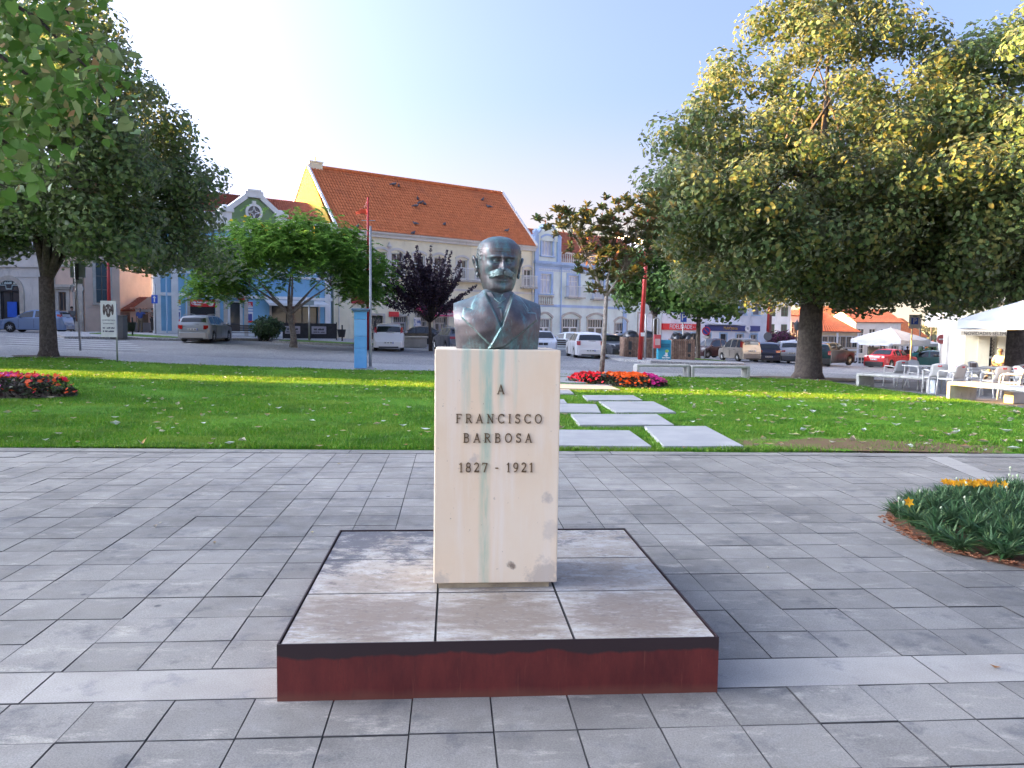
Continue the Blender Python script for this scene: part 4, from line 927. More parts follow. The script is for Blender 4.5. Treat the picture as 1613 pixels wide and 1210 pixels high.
def window(par, a, b, c, d, frame=WHITE, nx=2, nz=1, sur=STONE, sw=.14, rise=0., y=.1, bar=.055, trans=None, name="window", pane=GLASS, sill=True):
    "a,b,c,d: x0,z0,x1,z1 of the opening; a frame with bars, panes behind, a stone surround"
    t = MB(); e = .065
    for q in ((a, c, b, b + e), (a, c, d - e, d), (a, a + e, b + e, d - e), (c - e, c, b + e, d - e)): t.bb(q[0], q[1], y, y + .07, q[2], q[3])
    for i in range(1, nx): x = a + (c - a) * i / nx; t.bb(x - bar / 2, x + bar / 2, y + .004, y + .064, b + e, d - e)
    for i in range(1, nz): z = b + (d - b) * i / nz; t.bb(a + e, c - e, y + .008, y + .06, z - .02, z + .02)
    if trans: t.bb(a + e, c - e, y - .004, y + .068, trans - .035, trans + .035)
    w = t.build(name, frame, par, fix=False)
    t = MB(); t.quad((a + .01, y + .04, b + .01), (c - .01, y + .04, b + .01), (c - .01, y + .04, d - .01), (a + .01, y + .04, d - .01)); t.build("pane", pane, w, fix=False)
    if sur:
        t = MB(); t.bb(a - sw, a, -.05, .03, b - .02, d); t.bb(c, c + sw, -.05, .03, b - .02, d)
        if rise:
            p = arcpts(a - sw, c + sw, d, rise); q = arcpts(a - sw - .04, c + sw + .04, d + sw, rise); k = len(p)
            V = [(x, -.09, z) for x, z in p] + [(x, -.09, z) for x, z in q] + [(x, .03, z) for x, z in p] + [(x, .03, z) for x, z in q]
            t.add(V, [f for i in range(k - 1) for f in ((i, i + 1, k + i + 1, k + i), (k + i, k + i + 1, 3 * k + i + 1, 3 * k + i), (i, 2 * k + i, 2 * k + i + 1, i + 1))] + [(0, k, 3 * k, 2 * k), (k - 1, 3 * k - 1, 4 * k - 1, 2 * k - 1)])
            pp = arcpts(a, c, d - .01, rise * .8); t.add([(x, .02, z) for x, z in pp] + [(a, .02, d - .02), (c, .02, d - .02)], [tuple(range(len(pp))) + (len(pp) + 1, len(pp))])
        else: t.bb(a - sw, c + sw, -.05, .03, d, d + sw)
        t.build("surround", sur, w, fix=False)
        if sill: t = MB(); t.bb(a - sw - .06, c + sw + .06, -.14, .03, b - .12, b - .02); t.build("sill", sur, w, fix=False)
    return w
def door(par, a, b, c, d, frame=WHITE, panes=2, sur=STONE, sw=.16, rise=.0, y=.12, trans=None, low=.25, name="door"):
    t = MB(); e = .08
    for q in ((a, c, d - e, d), (a, a + e, b, d - e), (c - e, c, b, d - e)): t.bb(q[0], q[1], y, y + .08, q[2], q[3])
    if trans: t.bb(a + e, c - e, y + .002, y + .078, trans - .05, trans + .05)
    top = trans - .05 if trans else d - e; W = (c - a - 2 * e) / panes
    for i in range(panes):
        x = a + e + W * i; t.bb(x + .01, x + .10, y + .01, y + .07, b, top); t.bb(x + W - .10, x + W - .01, y + .01, y + .07, b, top); t.bb(x + .10, x + W - .10, y + .012, y + .068, b, b + low)
    if trans:
        for i in range(1, 6): x = a + e + (c - a - 2 * e) * i / 6; t.bb(x - .02, x + .02, y + .01, y + .06, trans + .05, d - e)
    w = t.build(name, frame, par, fix=False)
    t = MB(); t.quad((a + .02, y + .045, b + .01), (c - .02, y + .045, b + .01), (c - .02, y + .045, d - .02), (a + .02, y + .045, d - .02)); t.build("pane", GLASS, w, fix=False)
    if sur:
        t = MB(); t.bb(a - sw, a, -.06, .03, b, d); t.bb(c, c + sw, -.06, .03, b, d)
        if rise:
            p = arcpts(a - sw, c + sw, d, rise); q = arcpts(a - sw - .1, c + sw + .1, d + sw * 1.1, rise); k = len(p)
            V = [(x, -.12, z) for x, z in p] + [(x, -.12, z) for x, z in q] + [(x, .03, z) for x, z in p] + [(x, .03, z) for x, z in q]
            t.add(V, [f for i in range(k - 1) for f in ((i, i + 1, k + i + 1, k + i), (k + i, k + i + 1, 3 * k + i + 1, 3 * k + i), (i, 2 * k + i, 2 * k + i + 1, i + 1))] + [(0, k, 3 * k, 2 * k), (k - 1, 3 * k - 1, 4 * k - 1, 2 * k - 1)])
            pp = arcpts(a, c, d - .01, rise * .8); t.add([(x, .02, z) for x, z in pp] + [(a, .02, d - .02), (c, .02, d - .02)], [tuple(range(len(pp))) + (len(pp) + 1, len(pp))])
        else: t.bb(a - sw, c + sw, -.06, .03, d, d + sw)
        t.build("surround", sur, w, fix=False)
    return w
def balcony(par, a, c, z, rail=WHITE, d=.55, h=.95):
    t = MB(); t.bb(a, c, -d, .02, z - .14, z); b_ = t.build("balcony", STONE, par, fix=False)
    t = MB(); t.bb(a, c, -d, -d + .04, z + h - .05, z + h); t.bb(a, c, -d, -d + .03, z + .08, z + .11)
    for i in range(int((c - a) / .1) + 1): x = a + .02 + i * .1; t.bb(x - .011, x + .011, -d + .005, -d + .027, z, z + h - .05)
    for x in (a, c - .04): t.bb(x, x + .04, -d + .0401, .0, z + h - .049, z + h - .002); [t.bb(x + .01, x + .03, -d + .04 + k * .1, -d + .06 + k * .1, z, z + h - .05) for k in range(1, 5)]
    t.build("railing", rail, b_, fix=False); return b_
def balust(par, a, c, z, h, mat, y=-.02, name="balustrade"):
    t = MB(); t.bb(a, c, y - .12, y + .12, z, z + .1); t.bb(a, c, y - .13, y + .13, z + h - .12, z + h); n_ = int((c - a) / .24)
    for i in range(n_): t.lathe([(.05, 0), (.075, .18 * h), (.045, .42 * h), (.04, .5 * h), (.06, .62 * h), (.06, h - .22)], 8, (a + (c - a) * (i + .5) / n_, y, z + .1))
    return t.build(name, mat, par, fix=False)
def bld(name, label, s, zb, cat="building"):
    p = fp(s); return thing(name, label, cat, (p.x, p.y, zb), FA)
def sp(px, s0): return fs(px) - s0
def zz(px, py, zb): return fz(fs(px), py, px) - zb
REDS, WHT = FM((.68, .02, .03), .45), FM((.82, .82, .82), .5)

# --- light blue shop with a pediment
s0, s1, zb = -13.3, -1.35, .72; W = s1 - s0
B = bld("blue_shop_building", "light blue shop house with white pediment and red bank signs", s0, zb)
shop = [(sp(299, s0), .55, sp(339, s0), 2.48), (sp(359, s0), .1, sp(383, s0), 2.42), (sp(427, s0), .7, sp(500, s0), 2.2)]
up = [(sp(px, s0), 4.55, sp(px, s0) + 1.0, 6.5) for px in (272, 300, 345, 385, 425, 470)]
wall(B, W, 7.35, shop + up, W_BLUE, D=9, skew=2.45)
for o in up: window(B, *o, nz=2, sur=WHITE, trans=o[3] - .5)
t = MB()     # white pilasters, bands and plinth
for x in (.0, sp(270, s0), W - .5): t.bb(x, x + .42, -.07, .02, .0, 7.0)
t.bb(-.05, W + .05, -.1, .02, 2.64, 2.84); t.bb(-.05, W + .05, -.09, .02, 4.1, 4.25); t.bb(-.06, W + .06, -.055, .02, -.6, .42); t.bb(-.1, W + .1, -.16, .02, 7.0, 7.22); t.bb(-.15, W + .15, -.26, .02, 7.22, 7.4)
t.bb(-.05, W + .05, -.08, .3, 7.4, 8.15)
t.build("white_trim", WHITE, B, fix=False)
xa, xb = sp(356, s0), sp(441, s0); xm = (xa + xb) / 2; hb = 7.42
t = MB(); pr = [(xa, 7.3), (xb, 7.3), (xb, 8.0), (xm + .35, 9.25), (xm - .35, 9.25), (xa, 8.0)]; t.prism(pr, lambda a, b, q: (a, -.14 + q, b), .5); pd = t.build("pediment", W_GREEN, B, fix=True)
t = MB()
def strip(t, x0, z0, x1, z1, w, y0, y1):
    d = Vector((x1 - x0, z1 - z0)).normalized(); nn = Vector((-d.y, d.x)) * w; t.prism([(x0, z0), (x1, z1), (x1 + nn.x, z1 + nn.y), (x0 + nn.x, z0 + nn.y)], lambda a, b, q: (a, y0 + q, b), y1 - y0)
strip(t, xa - .1, 8.0, xm - .4, 9.25, .32, -.32, .44); strip(t, xm + .4, 9.25, xb + .1, 8.0, .32, -.32, .44); t.bb(xm - .6, xm + .6, -.34, .46, 9.32, 9.72); t.bb(xm - .45, xm + .45, -.36, .4, 9.7, 9.84)
for x in (xa - .35, xb - .35): t.bb(x, x + .7, -.3, .42, 7.2, 8.22); t.bb(x - .12, x + .82, -.4, .5, 8.22, 8.42); t.ball((x + .35, .05, 8.52), (.36, .3, .2), 10, 6)
t.build("pediment_moulding", WHITE, pd)
t = MB(); t.lathe([(.58, 0), (.58, .12), (.42, .14), (.42, 0)], 24); o = t.build("round_frame", WHITE, pd, loc=(xm, -.14, 8.35)); o.rotation_euler = (R(90), 0, 0)
t = MB(); t.lathe([(.42, .05), (.42, .07)], 24); o = t.build("round_pane", GLASS, pd, loc=(xm, -.14, 8.35)); o.rotation_euler = (R(90), 0, 0)
t = MB()
for k in range(4): a = pi / 4 + k * pi / 2; t.tube([(xm + .42 * cos(a + .8), -.22, 8.35 + .42 * sin(a + .8)), (xm + .12 * cos(a), -.22, 8.35 + .12 * sin(a)), (xm + .42 * cos(a - .8), -.22, 8.35 + .42 * sin(a - .8))], .03, 6)
t.build("tracery", WHITE, pd)
t = MB(); t.bb(xm - .12, xm + .12, -.3, -.1, 8.88, 9.1); t.build("keystone", WHITE, pd)
zr, ze = 10.15, 7.75
roof("roof", B, (-.25, .2, ze), (W + .1, .2, ze), (W + .1, 4.6, zr), (4.2, 4.6, zr), RT_OLD); roof("roof", B, (2.2, 9.2, ze), (-.25, .2, ze), (4.2, 4.6, zr), (4.2, 4.6, zr), RT_OLD)
# shop fronts
t = MB(); t.bb(shop[0][0] - .28, shop[0][0], -.06, .02, .02, 2.64); t.bb(shop[0][2], shop[0][2] + .28, -.06, .02, .02, 2.64); t.bb(shop[1][0] - .3, shop[1][0] - .04, -.06, .02, .02, 2.64); t.bb(shop[1][2] + .04, shop[1][2] + .3, -.06, .02, .02, 2.64); t.build("stone_jambs", STONE, B, fix=False)
window(B, *shop[0], frame=DARK, nx=1, sur=None); door(B, *shop[1], panes=1, sur=None)
GRL = FM((.10, .10, .11), .5, .5)
def grille(par, a, b, c, d, y=.05):
    t = MB(); st = .17
    for k in range(int((c - a + d - b) / st)):
        q = k * st
        for f in (0, 1):
            x0, z0 = (a + q, b) if q < c - a else (c, b + q - (c - a)); L = min(x0 - a, d - z0); p0, p1 = (x0, z0), (x0 - L, z0 + L)
            if f: p0, p1 = (a + c - p0[0], p0[1]), (a + c - p1[0], p1[1])
            if L > .05: t.tube([(p0[0], y + .004 * f, p0[1]), (p1[0], y + .004 * f, p1[1])], .012, 4, False)
    return t.build("security_grille", GRL, par, fix=False)
grille(B, shop[0][0] + .05, shop[0][1] + .05, shop[0][2] - .05, 2.0)
def sign(par, a, b, c, d, mat, y=-.02, dep=.1, name="sign"): t = MB(); t.bb(a, c, y - dep, y, b, d); return t.build(name, mat, par, fix=False)
a, b, c, d = shop[0]; sg = sign(B, a + .02, 2.0, c - .02, 2.47, REDS, .06, .04); marks(sg, (a + c) / 2 - .1, 2.28, (c - a) * .52, .12, .016, WHT, 3); marks(sg, (a + c) / 2 - .32, 2.13, (c - a) * .28, .08, .016, WHT, 4)
def flame(par, x, z, r, y, mat=WHT):
    t = MB()
    for k in range(3): t.tube([(x + r * (q * .9 - .45), y, z + r * (.45 * sin(q * 3 + k) - .1 + .25 * (k - 1))) for q in np.linspace(0, 1, 6)], [r * .13] * 6, 6)
    t.tube([(x + r * cos(a_), y, z - .15 * r + r * .62 * sin(a_)) for a_ in np.linspace(0, 2 * pi, 14)], r * .12, 6, False); return t.build("emblem", mat, par)
flame(sg, a + .25, 2.24, .14, .01); t = MB(); t.lathe([(.19, 0), (.19, .01)], 20); o = t.build("badge", FM((.72, .68, .58)), sg, loc=(c - .3, .012, 2.235)); o.rotation_euler = (R(90), 0, 0)
sg = sign(B, sp(374, s0), 2.5, sp(382.5, s0), 3.2, REDS, -.05, .22, "hanging_sign"); flame(sg, (sp(374, s0) + sp(382.5, s0)) / 2, 2.85, .26, -.28)
sg = sign(B, sp(338, s0), 2.86, sp(366, s0), 3.35, REDS, -.03, .08); marks(sg, (sp(338, s0) + sp(366, s0)) / 2, 3.1, .8, .25, -.112, WHT, 5)
BLU = FM((.06, .09, .38), .5)
for px0, px1 in ((272.5, 284.5), (387, 397.5)):
    a, c = sp(px0, s0), sp(px1, s0); p = sign(B, a, 1.0, c, 2.42, WHT, -.005, .03, "poster"); t = MB(); t.bb(a + .003, c - .003, -.04, -.034, 2.1, 2.41); t.bb(a + .003, c - .003, -.04, -.034, 1.01, 1.14); t.build("print", REDS, p, fix=False); flame(p, (a + c) / 2, 2.28, .1, -.045)
    marks(p, (a + c) / 2, 2.15, (c - a) * .75, .07, -.0405, WHT, 6)
    t = MB(); t.bb(a + .05, c - .05, -.041, -.035, 1.14, 1.62); t.build("picture", M("blue_print", (.05, .07, .30), (.45, .55, .75), 2.6, .4, lo=.45, hi=.55), p, fix=False)
    t = MB(); [t.bb(a + .1 + i * (c - a) * .3, a + .1 + i * (c - a) * .3 + .14, -.039, -.034, z, z + .09) for i in range(3) for z in (1.74, 1.92)]; t.build("print", FM((.25, .38, .65)), p, fix=False)
for px in (262, 293): t = MB(); x = sp(px, s0); t.tube([(x, -.1, .3), (x, -.1, 7.2)], .05, 8); t.build("downpipe", W_LBLUE, B)
# low dark barrier and awning of the bar next door
a, c = shop[2][0], shop[2][2]; window(B, *shop[2], frame=DARK, nx=3, sur=STONE)
t = MB(); t.add([(a - .5, 0, 2.62), (c + .4, 0, 2.62), (c + .4, -1.0, 2.35), (a - .5, -1.0, 2.35), (a - .5, -1.0, 2.18), (c + .4, -1.0, 2.18)], [(0, 1, 2, 3), (3, 2, 5, 4), (0, 3, 4), (1, 5, 2)]); t.build("awning", WHITE, B, fix=False)

# --- long cream house with the high orange roof
s0, s1, zb = -1.15, 17.35, .25; W = s1 - s0; EV = 8.35; RZ, RD = 13.35, 4.65
B = bld("cream_house", "long cream house with a steep orange tiled roof behind the bust", s0, zb)
def P2(px0, px1, pz0, pz1):
    return (sp(px0, s0), zz(px0, pz0, zb), sp(px1, s0), zz(px0, pz1, zb))
ups = [P2(590, 607.5, 437, 396), P2(615, 633, 437, 398), P2(650, 667, 438, 402), P2(682, 698, 440, 405), P2(718, 733, 440, 409), P2(748, 762, 442, 412), P2(822, 834, 452, 424), P2(548, 566, 433, 390)]
low = [P2(655, 672, 531, 496), P2(683, 702, 533, 499), P2(580, 602, 530, 497), P2(618, 640, 530, 498), P2(560, 572, 531, 502), P2(718, 745, 536, 504), P2(775, 800, 538, 506), P2(812, 830, 540, 507)]
low = [(a, .1, c, d) for a, b, c, d in low]
wall(B, W, EV, ups + low, W_CREAM, D=2 * RD)
for o in ups: window(B, *o, nz=2, rise=.22, trans=o[3] - .62, sw=.17, sur=W_GREYW)
for i, o in enumerate(low): door(B, *o, panes=2, frame=FM((.33, .33, .34), .5) if i != 2 else DARK, trans=o[3] - .5, sur=STONE if i < 5 else W_GREYW)
balcony(B, ups[4][0] - .5, ups[5][2] + .5, ups[4][1] - .05); balcony(B, ups[6][0] - .35, ups[6][2] + .3, ups[6][1])
t = MB(); t.bb(-.08, W + .08, -.32, .02, EV - .16, EV + .02); t.bb(-.04, W + .04, -.18, .02, EV - .42, EV - .16); t.build("cornice", W_GREYW, B, fix=False)
t = MB(); t.bb(.0, W, -.045, .02, 4.25, 4.42); t.build("string_course", W_GREYW, B, fix=False)
t = MB(); t.bb(0, W, -.05, .02, -.6, .35); t.build("base_course", W_GREYW, B, fix=False)
t = MB(); xg = (ups[0][2] + ups[1][0]) / 2; t.bb(xg - .14, xg + .14, -.08, .02, ups[0][1], ups[0][3] + .3); t.lathe([(.12, 0), (.2, .15), (.1, .3), (.02, .5)], 8, (xg, -.05, ups[0][3] + .3)); t.build("pilaster", W_GREYW, B)
roof("roof", B, (.1, -.35, EV), (W - .1, -.35, EV), (W - .05, RD, RZ), (.05, RD, RZ), RT_NEW)
roof("roof", B, (W - .05, 2 * RD + .3, EV), (.05, 2 * RD + .3, EV), (.05, RD, RZ), (W - .05, RD, RZ), RT_NEW)
for x in (-.02, W - .06): t = MB(); t.prism([(0.0, EV - .15), (2 * RD, EV - .15), (RD, RZ - .08)], lambda a, b, q, x=x: (x + q, a, b), .08); t.build("gable", W_YEL, B)
t = MB()      # white verges
for x in (-.06, W - .12):
    for y0, y1 in ((-.42, RD), (2 * RD + .4, RD)):
        z0, z1 = EV - .02, RZ + .1; t.add([(x, y0, z0), (x + .18, y0, z0), (x + .18, y1, z1), (x, y1, z1), (x, y0, z0 + .16), (x + .18, y0, z0 + .16), (x + .18, y1, z1 + .16), (x, y1, z1 + .16)], [(0, 1, 2, 3), (4, 5, 6, 7), (0, 1, 5, 4), (1, 2, 6, 5), (2, 3, 7, 6), (3, 0, 4, 7)])
t.build("verge", WHITE, B)
t = MB(); t.tube([(0.1, RD, RZ + .08), (W - .1, RD, RZ + .08)], .14, 8); t.build("ridge", RT_NEW, B)
t = MB(); t.bb(.15, 1.2, RD - .15, RD + .75, RZ - .9, RZ + .35); t.bb(.1, 1.25, RD - .2, RD + .8, RZ + .35, RZ + .45); t.tube([(.8, RD + .3, RZ + .45), (.8, RD + .3, RZ + .85)], .09, 8); t.build("chimney", W_CREAM, B)
MAG = FM((.62, .01, .13), .6)
def awning(par, a, c, z1, z0, dep, mat, val=.28):
    t = MB(); t.add([(a, -.02, z1), (c, -.02, z1), (c, -dep, z0), (a, -dep, z0), (a, -dep, z0 - val), (c, -dep, z0 - val), (a, -.02, z0), (c, -.02, z0)], [(0, 1, 2, 3), (3, 2, 5, 4), (0, 3, 6), (1, 7, 2)]); return t.build("awning", mat, par, fix=False)
aw = awning(B, sp(654, s0), sp(703, s0), zz(680, 482, zb), zz(680, 491, zb), .9, MAG, .36); text("lettering", "Millennium", .42, WHT, aw, (sp(690, s0), -.93, zz(690, 491, zb) - .16), depth=.004, sx=.8)
sg = sign(B, sp(611, s0), zz(615, 499, zb), sp(626, s0), zz(615, 491, zb), REDS); sg = sign(B, sp(552, s0), 3.0, sp(575, s0), 3.5, FM((.42, .03, .03)))
p = sign(B, sp(649.5, s0), zz(650, 521, zb), sp(660, s0), zz(650, 500, zb), WHT, -.08, .05, "poster"); t = MB(); t.bb(sp(649.8, s0), sp(659.7, s0), -.138, -.131, zz(650, 520, zb), zz(650, 503, zb)); t.build("picture", M("advert_print", (.08, .14, .35), (.60, .62, .66), 2.2, .4, lo=.46, hi=.54), p, fix=False)
t = MB(); [t.tube([(x, -.1, .2), (x, -.1, EV - .3)], .05, 8) for x in (.35, W - .25)]; t.build("downpipe", W_GREYW, B)

# --- pale green house with light blue trim
s0, s1, zb = 17.4, 33.6, -.15; W = s1 - s0
B = bld("trimmed_house", "pale green house with light blue trim, roof balustrade and small arched attic gable", s0, zb)
CH, BH_ = zz(842, 412, zb), zz(842, 481, zb)
u3 = [P2(848, 865, 462, 431), P2(892, 908, 467, 434), P2(932, 947, 470, 440), P2(968, 982, 472, 444), P2(1002, 1016, 474, 447)]
d3 = [P2(847, 865, 540, 497), P2(884, 910, 541, 497), P2(924, 949.5, 542, 498), P2(967, 984, 544, 504)]; d3 = [(a, .1, c, d - .25) for a, b, c, d in d3]
g3 = (sp(1003, s0), .1, sp(1026, s0), 3.3)
wall(B, W, CH, u3 + d3 + [g3], W_MINT, D=9)
WBL = FM((.66, .72, .84), .5)
for i, o in enumerate(u3): window(B, *o, frame=WHITE, nx=3, nz=1, sur=W_SKY, sw=.22, trans=o[3] - .5, sill=(i == 0), pane=M("blind_pane", (.50, .56, .68), (.42, .48, .60), 2, .3) if i == 0 else bpy.data.materials['blind_pane'])
for i, o in enumerate(d3): door(B, *o, panes=2, trans=o[3] - .8, rise=.42, low=.3 if i < 3 else 1.3)
for o in u3[1:4]: balcony(B, o[0] - .42, o[2] + .42, o[1] - .04)
balust(B, u3[0][0] - .25, u3[0][2] + .25, u3[0][1] - 1.0, .8, STONE)
t = MB(); t.bb(-.0, .42, -.07, .02, .0, CH - .1); t.bb(W - 5.4, W - 4.95, -.07, .02, 0, CH - .1); t.bb(.42, W - 5.4, -.05, .02, BH_ - .1, BH_ + .12); t.bb(.42, W, -.03, .018, CH - .55, CH - .3); t.bb(-.12, W, -.3, .02, CH - .16, CH + .06); t.bb(-.05, W, -.15, .02, CH - .3, CH - .16); t.build("blue_trim", W_SKY, B, fix=False)
m, n, l, b = newmat("azulejo_tiles"); br = n.new('ShaderNodeTexBrick'); tcx = n.new('ShaderNodeTexCoord'); l.new(mapped(n, l, tcx.outputs['Object'], (1, 1, 1)), br.inputs[0]); br.offset = 0
cmb = n.new('ShaderNodeCombineXYZ'); sxx = n.new('ShaderNodeSeparateXYZ'); l.new(tcx.outputs['Object'], sxx.inputs[0]); l.new(sxx.outputs[0], cmb.inputs[0]); l.new(sxx.outputs[2], cmb.inputs[1]); l.new(cmb.outputs[0], br.inputs[0])
br.inputs['Scale'].default_value = 1; br.inputs['Brick Width'].default_value = .2; br.inputs['Row Height'].default_value = .2; br.inputs['Mortar Size'].default_value = .02; br.inputs['Color1'].default_value = (.62, .70, .76, 1); br.inputs['Color2'].default_value = (.52, .62, .72, 1); br.inputs['Mortar'].default_value = (.30, .40, .55, 1)
l.new(br.outputs[0], b.inputs['Base Color']); b.inputs['Roughness'].default_value = .3
t = MB(); t.bb(.42, W - 5.4, -.02, .01, u3[0][3] + .25, CH - .55); t.build("tile_frieze", m, B, fix=False)
gx0, gx1 = .1, sp(877, s0); GT = zz(857, 355, zb)
og = (sp(850, s0), zz(850, 402, zb), sp(866.5, s0), zz(850, 376, zb))
wall(B, gx1 - gx0, GT - CH - 1.1, [og], W_MINT, D=3., x0=gx0, z0=CH + .06, name="attic_gable", y0=.05)
window(B, *og, nx=3, nz=1, sur=W_SKY, rise=.3, sw=.16, y=.15, pane=bpy.data.materials['blind_pane'])
gm = (gx0 + gx1) / 2; gh = GT - 1.04
t = MB(); t.prism([(gx0, gh - .3), (gx1, gh - .3), (gx1, gh), (gm + .9, gh + .35), (gm + .45, GT - .1), (gm, GT), (gm - .45, GT - .1), (gm - .9, gh + .35), (gx0, gh)], lambda a, b, q: (a, -.05 + q, b), .4); t.build("gable_crest", W_MINT, B)
t = MB(); pts = [(gx0 - .1, gh), (gm - .95, gh + .38), (gm - .48, GT - .06), (gm, GT + .06), (gm + .48, GT - .06), (gm + .95, gh + .38), (gx1 + .1, gh)]
for p, q in zip(pts[:-1], pts[1:]): strip(t, *p, *q, .14, -.14, .4)
for x in (gx0 - .15, gx1 - .25): t.bb(x, x + .4, -.1, .36, CH + .06, gh + .15)
t.ball((gx0, 0.1, gh + .4), (.25, .25, .3), 8, 6); t.build("gable_moulding", W_SKY, B)
balust(B, gx1 + .2, W - .2, CH + .06, .95, W_GREYW, .1)
roof("roof", B, (gx0, 1.6, CH + .1), (W, 1.6, CH + .1), (W, 6., CH + 3.7), (gx0, 6., CH + 3.7), RT_OLD); roof("roof", B, (W, 10.6, CH + .1), (gx0, 10.6, CH + .1), (gx0, 6., CH + 3.7), (W, 6, CH + 3.7), RT_OLD)
t = MB(); a, b_, c, d = g3; t.bb(a, c, .1, .16, b_, d); [t.bb(a + .1 + i * .75, a + .7 + i * .75, .07, .099, .3, d - .3) for i in range(int((c - a) / .78))]; t.build("garage_door", WHT, B, fix=False); t = MB(); t.bb(a - .16, a, -.05, .02, .1, d); t.bb(c, c + .16, -.05, .02, .1, d); t.bb(a - .16, c + .16, -.05, .02, d, d + .18); t.build("stone_jambs", STONE, B, fix=False)
t = MB(); x = sp(880, s0); t.tube([(x, -.1, .2), (x, -.1, CH - .2)], .05, 8); t.build("downpipe", W_SKY, B)

# --- tall white block with two shop signs
s0, s1, zb = 33.7, 51.6, -.95; W = s1 - s0; H4 = 12.2
B = bld("white_block", "tall white block with a red and a navy shop sign", s0, zb)
def P4(a, c, b, d): return (sp(a, s0), zz(a, b, zb), sp(c, s0), zz(a, d, zb))
u4 = [P4(1160.5, 1171, 495, 477), P4(1182, 1192.5, 496, 478), P4(1172, 1182, 451, 433), P4(1192, 1202, 452, 434), P4(1120, 1130, 493, 476), P4(1138, 1147, 494, 477), P4(1060, 1072, 492, 474), P4(1085, 1096, 493, 475)]
d4 = [P4(1110, 1117, 551, 525), P4(1132, 1142, 552, 526), P4(1157.5, 1168, 540, 526), P4(1179.5, 1190, 541, 527), P4(1060, 1070, 551, 524), P4(1086, 1096, 552, 525)]
d4 = [(a, .1 if i not in (2, 3) else 1.1, c, d) for i, (a, b, c, d) in enumerate(d4)]
wall(B, W, H4, u4 + d4, W_WHITE, D=10)
SHUT = M("grey_shutter", (.12, .13, .15), (.17, .18, .20), 3, .6)
for o in u4: window(B, *o, frame=FM((.3, .31, .33)), nx=1, nz=1, sur=W_LBLUE, sw=.2, pane=SHUT, y=.06)
for i, o in enumerate(d4): (window(B, *o, frame=WHITE, sur=W_LBLUE) if i in (2, 3) else door(B, *o, panes=1, frame=DARK, sur=W_LBLUE))
t = MB(); t.bb(-.1, W + .1, -.35, .02, H4 - .1, H4 + .15); t.bb(0, W, -.05, .02, -.6, .5); t.bb(sp(1112, s0), sp(1162, s0), -.9, .02, zz(1112, 511, zb), zz(1112, 509, zb)); t.build("cornice", W_WHITE, B, fix=False)
RED2, NAVY, YLW = FM((.78, .015, .02), .4), FM((.012, .03, .20), .45), FM((.85, .55, .03), .5)
a, c, z0, z1 = sp(1039.5, s0), sp(1098.5, s0), zz(1040, 519.5, zb), zz(1040, 509.5, zb); sg = sign(B, a, z0, c, z1, RED2, -.02, .2); text("lettering", "FIDELIDADE", (z1 - z0) * .98, WHT, sg, ((a + c) / 2 - .2, -.225, (z0 + z1) / 2), depth=.01, sx=1.05); marks(sg, c - .8, (z0 + z1) / 2, .8, .12, -.222, WHT, 7)
a, c, z0, z1 = sp(1107.5, s0), sp(1192, s0), zz(1108, 521, zb), zz(1108, 512, zb); sg = sign(B, a, z0, c, z1, NAVY, -.02, .2); text("lettering", "MultiOpticas", (z1 - z0) * .78, YLW, sg, ((a + c) / 2 - .6, -.225, (z0 + z1) / 2), depth=.01, sx=1.0)
t = MB(); t.lathe([(.48, 0), (.48, .03)], 22, sx=1.0, sy=.85); o = t.build("badge", WHT, sg, loc=((a + c) / 2 + 2.35, -.222, (z0 + z1) / 2)); o.rotation_euler = (R(90), 0, 0); text("lettering", "a", .55, DARK, sg, ((a + c) / 2 + 2.35, -.258, (z0 + z1) / 2 + .05), depth=.006)
t = MB(); t.bb(sp(1061.5, s0), sp(1068, s0), -.04, -.01, 1.2, 2.4); t.build("poster", REDS, B, fix=False)
t = MB(); x = W - .15; t.tube([(x, -.12, -.5), (x, -.12, H4)], .17, 8); t.build("downpipe", FM((.16, .05, .05)), B)
# --- buildings on the left side of the square
def bat(name, label, px, Y, rz, zb=None, cat="building"):
    p = on(px, Y); return thing(name, label, cat, (p.x, p.y, p.z if zb is None else zb), rz)
def wid(px0, px1, Y, rz):
    "length along a front turned by rz from the point at px0, Y to where px1 is seen"
    a = at(px0, 500, Y); r = (px1 - 806) / 1250.; d = Vector((cos(rz), sin(rz))); return (r * a.y - a.x) / (d.x - r * d.y)
def zat(py, px, Y, zb): return at(px, py, Y).z - zb
# white house with the arched shop door
rz = R(-4); Yw = 57.; zb = .9; B = bat("white_house", "white house with an arched shop doorway behind the blue hatchback", -70, Yw, rz, zb)
W = wid(-70, 83, Yw, rz); ax0, ax1 = wid(-70, 1, Yw, rz), wid(-70, 34, Yw, rz); az = zat(459, 20, Yw, zb); rad = (ax1 - ax0) / 2
up = [(ax0 - 1.0 + k * 2.9, 5.6, ax0 + .2 + k * 2.9, 7.6) for k in range(-1, 2)]; o2 = (.8, .1, 2.4, 3.0)
wall(B, W, 10.5, up + [o2, (ax0, .05, ax1, az)], W_GREYW, D=9)
for o in up: window(B, *o, nz=2)
door(B, *o2, panes=2)
K = 14; mx = (ax0 + ax1) / 2
t = MB(); pts = [(mx - rad * cos(pi * i / K), az + rad * sin(pi * i / K)) for i in range(K + 1)]; t.add([(x, -.012, z) for x, z in pts], [tuple(range(K + 1))]); t.build("arch_glass", GLASS, B, fix=False)
t = MB()
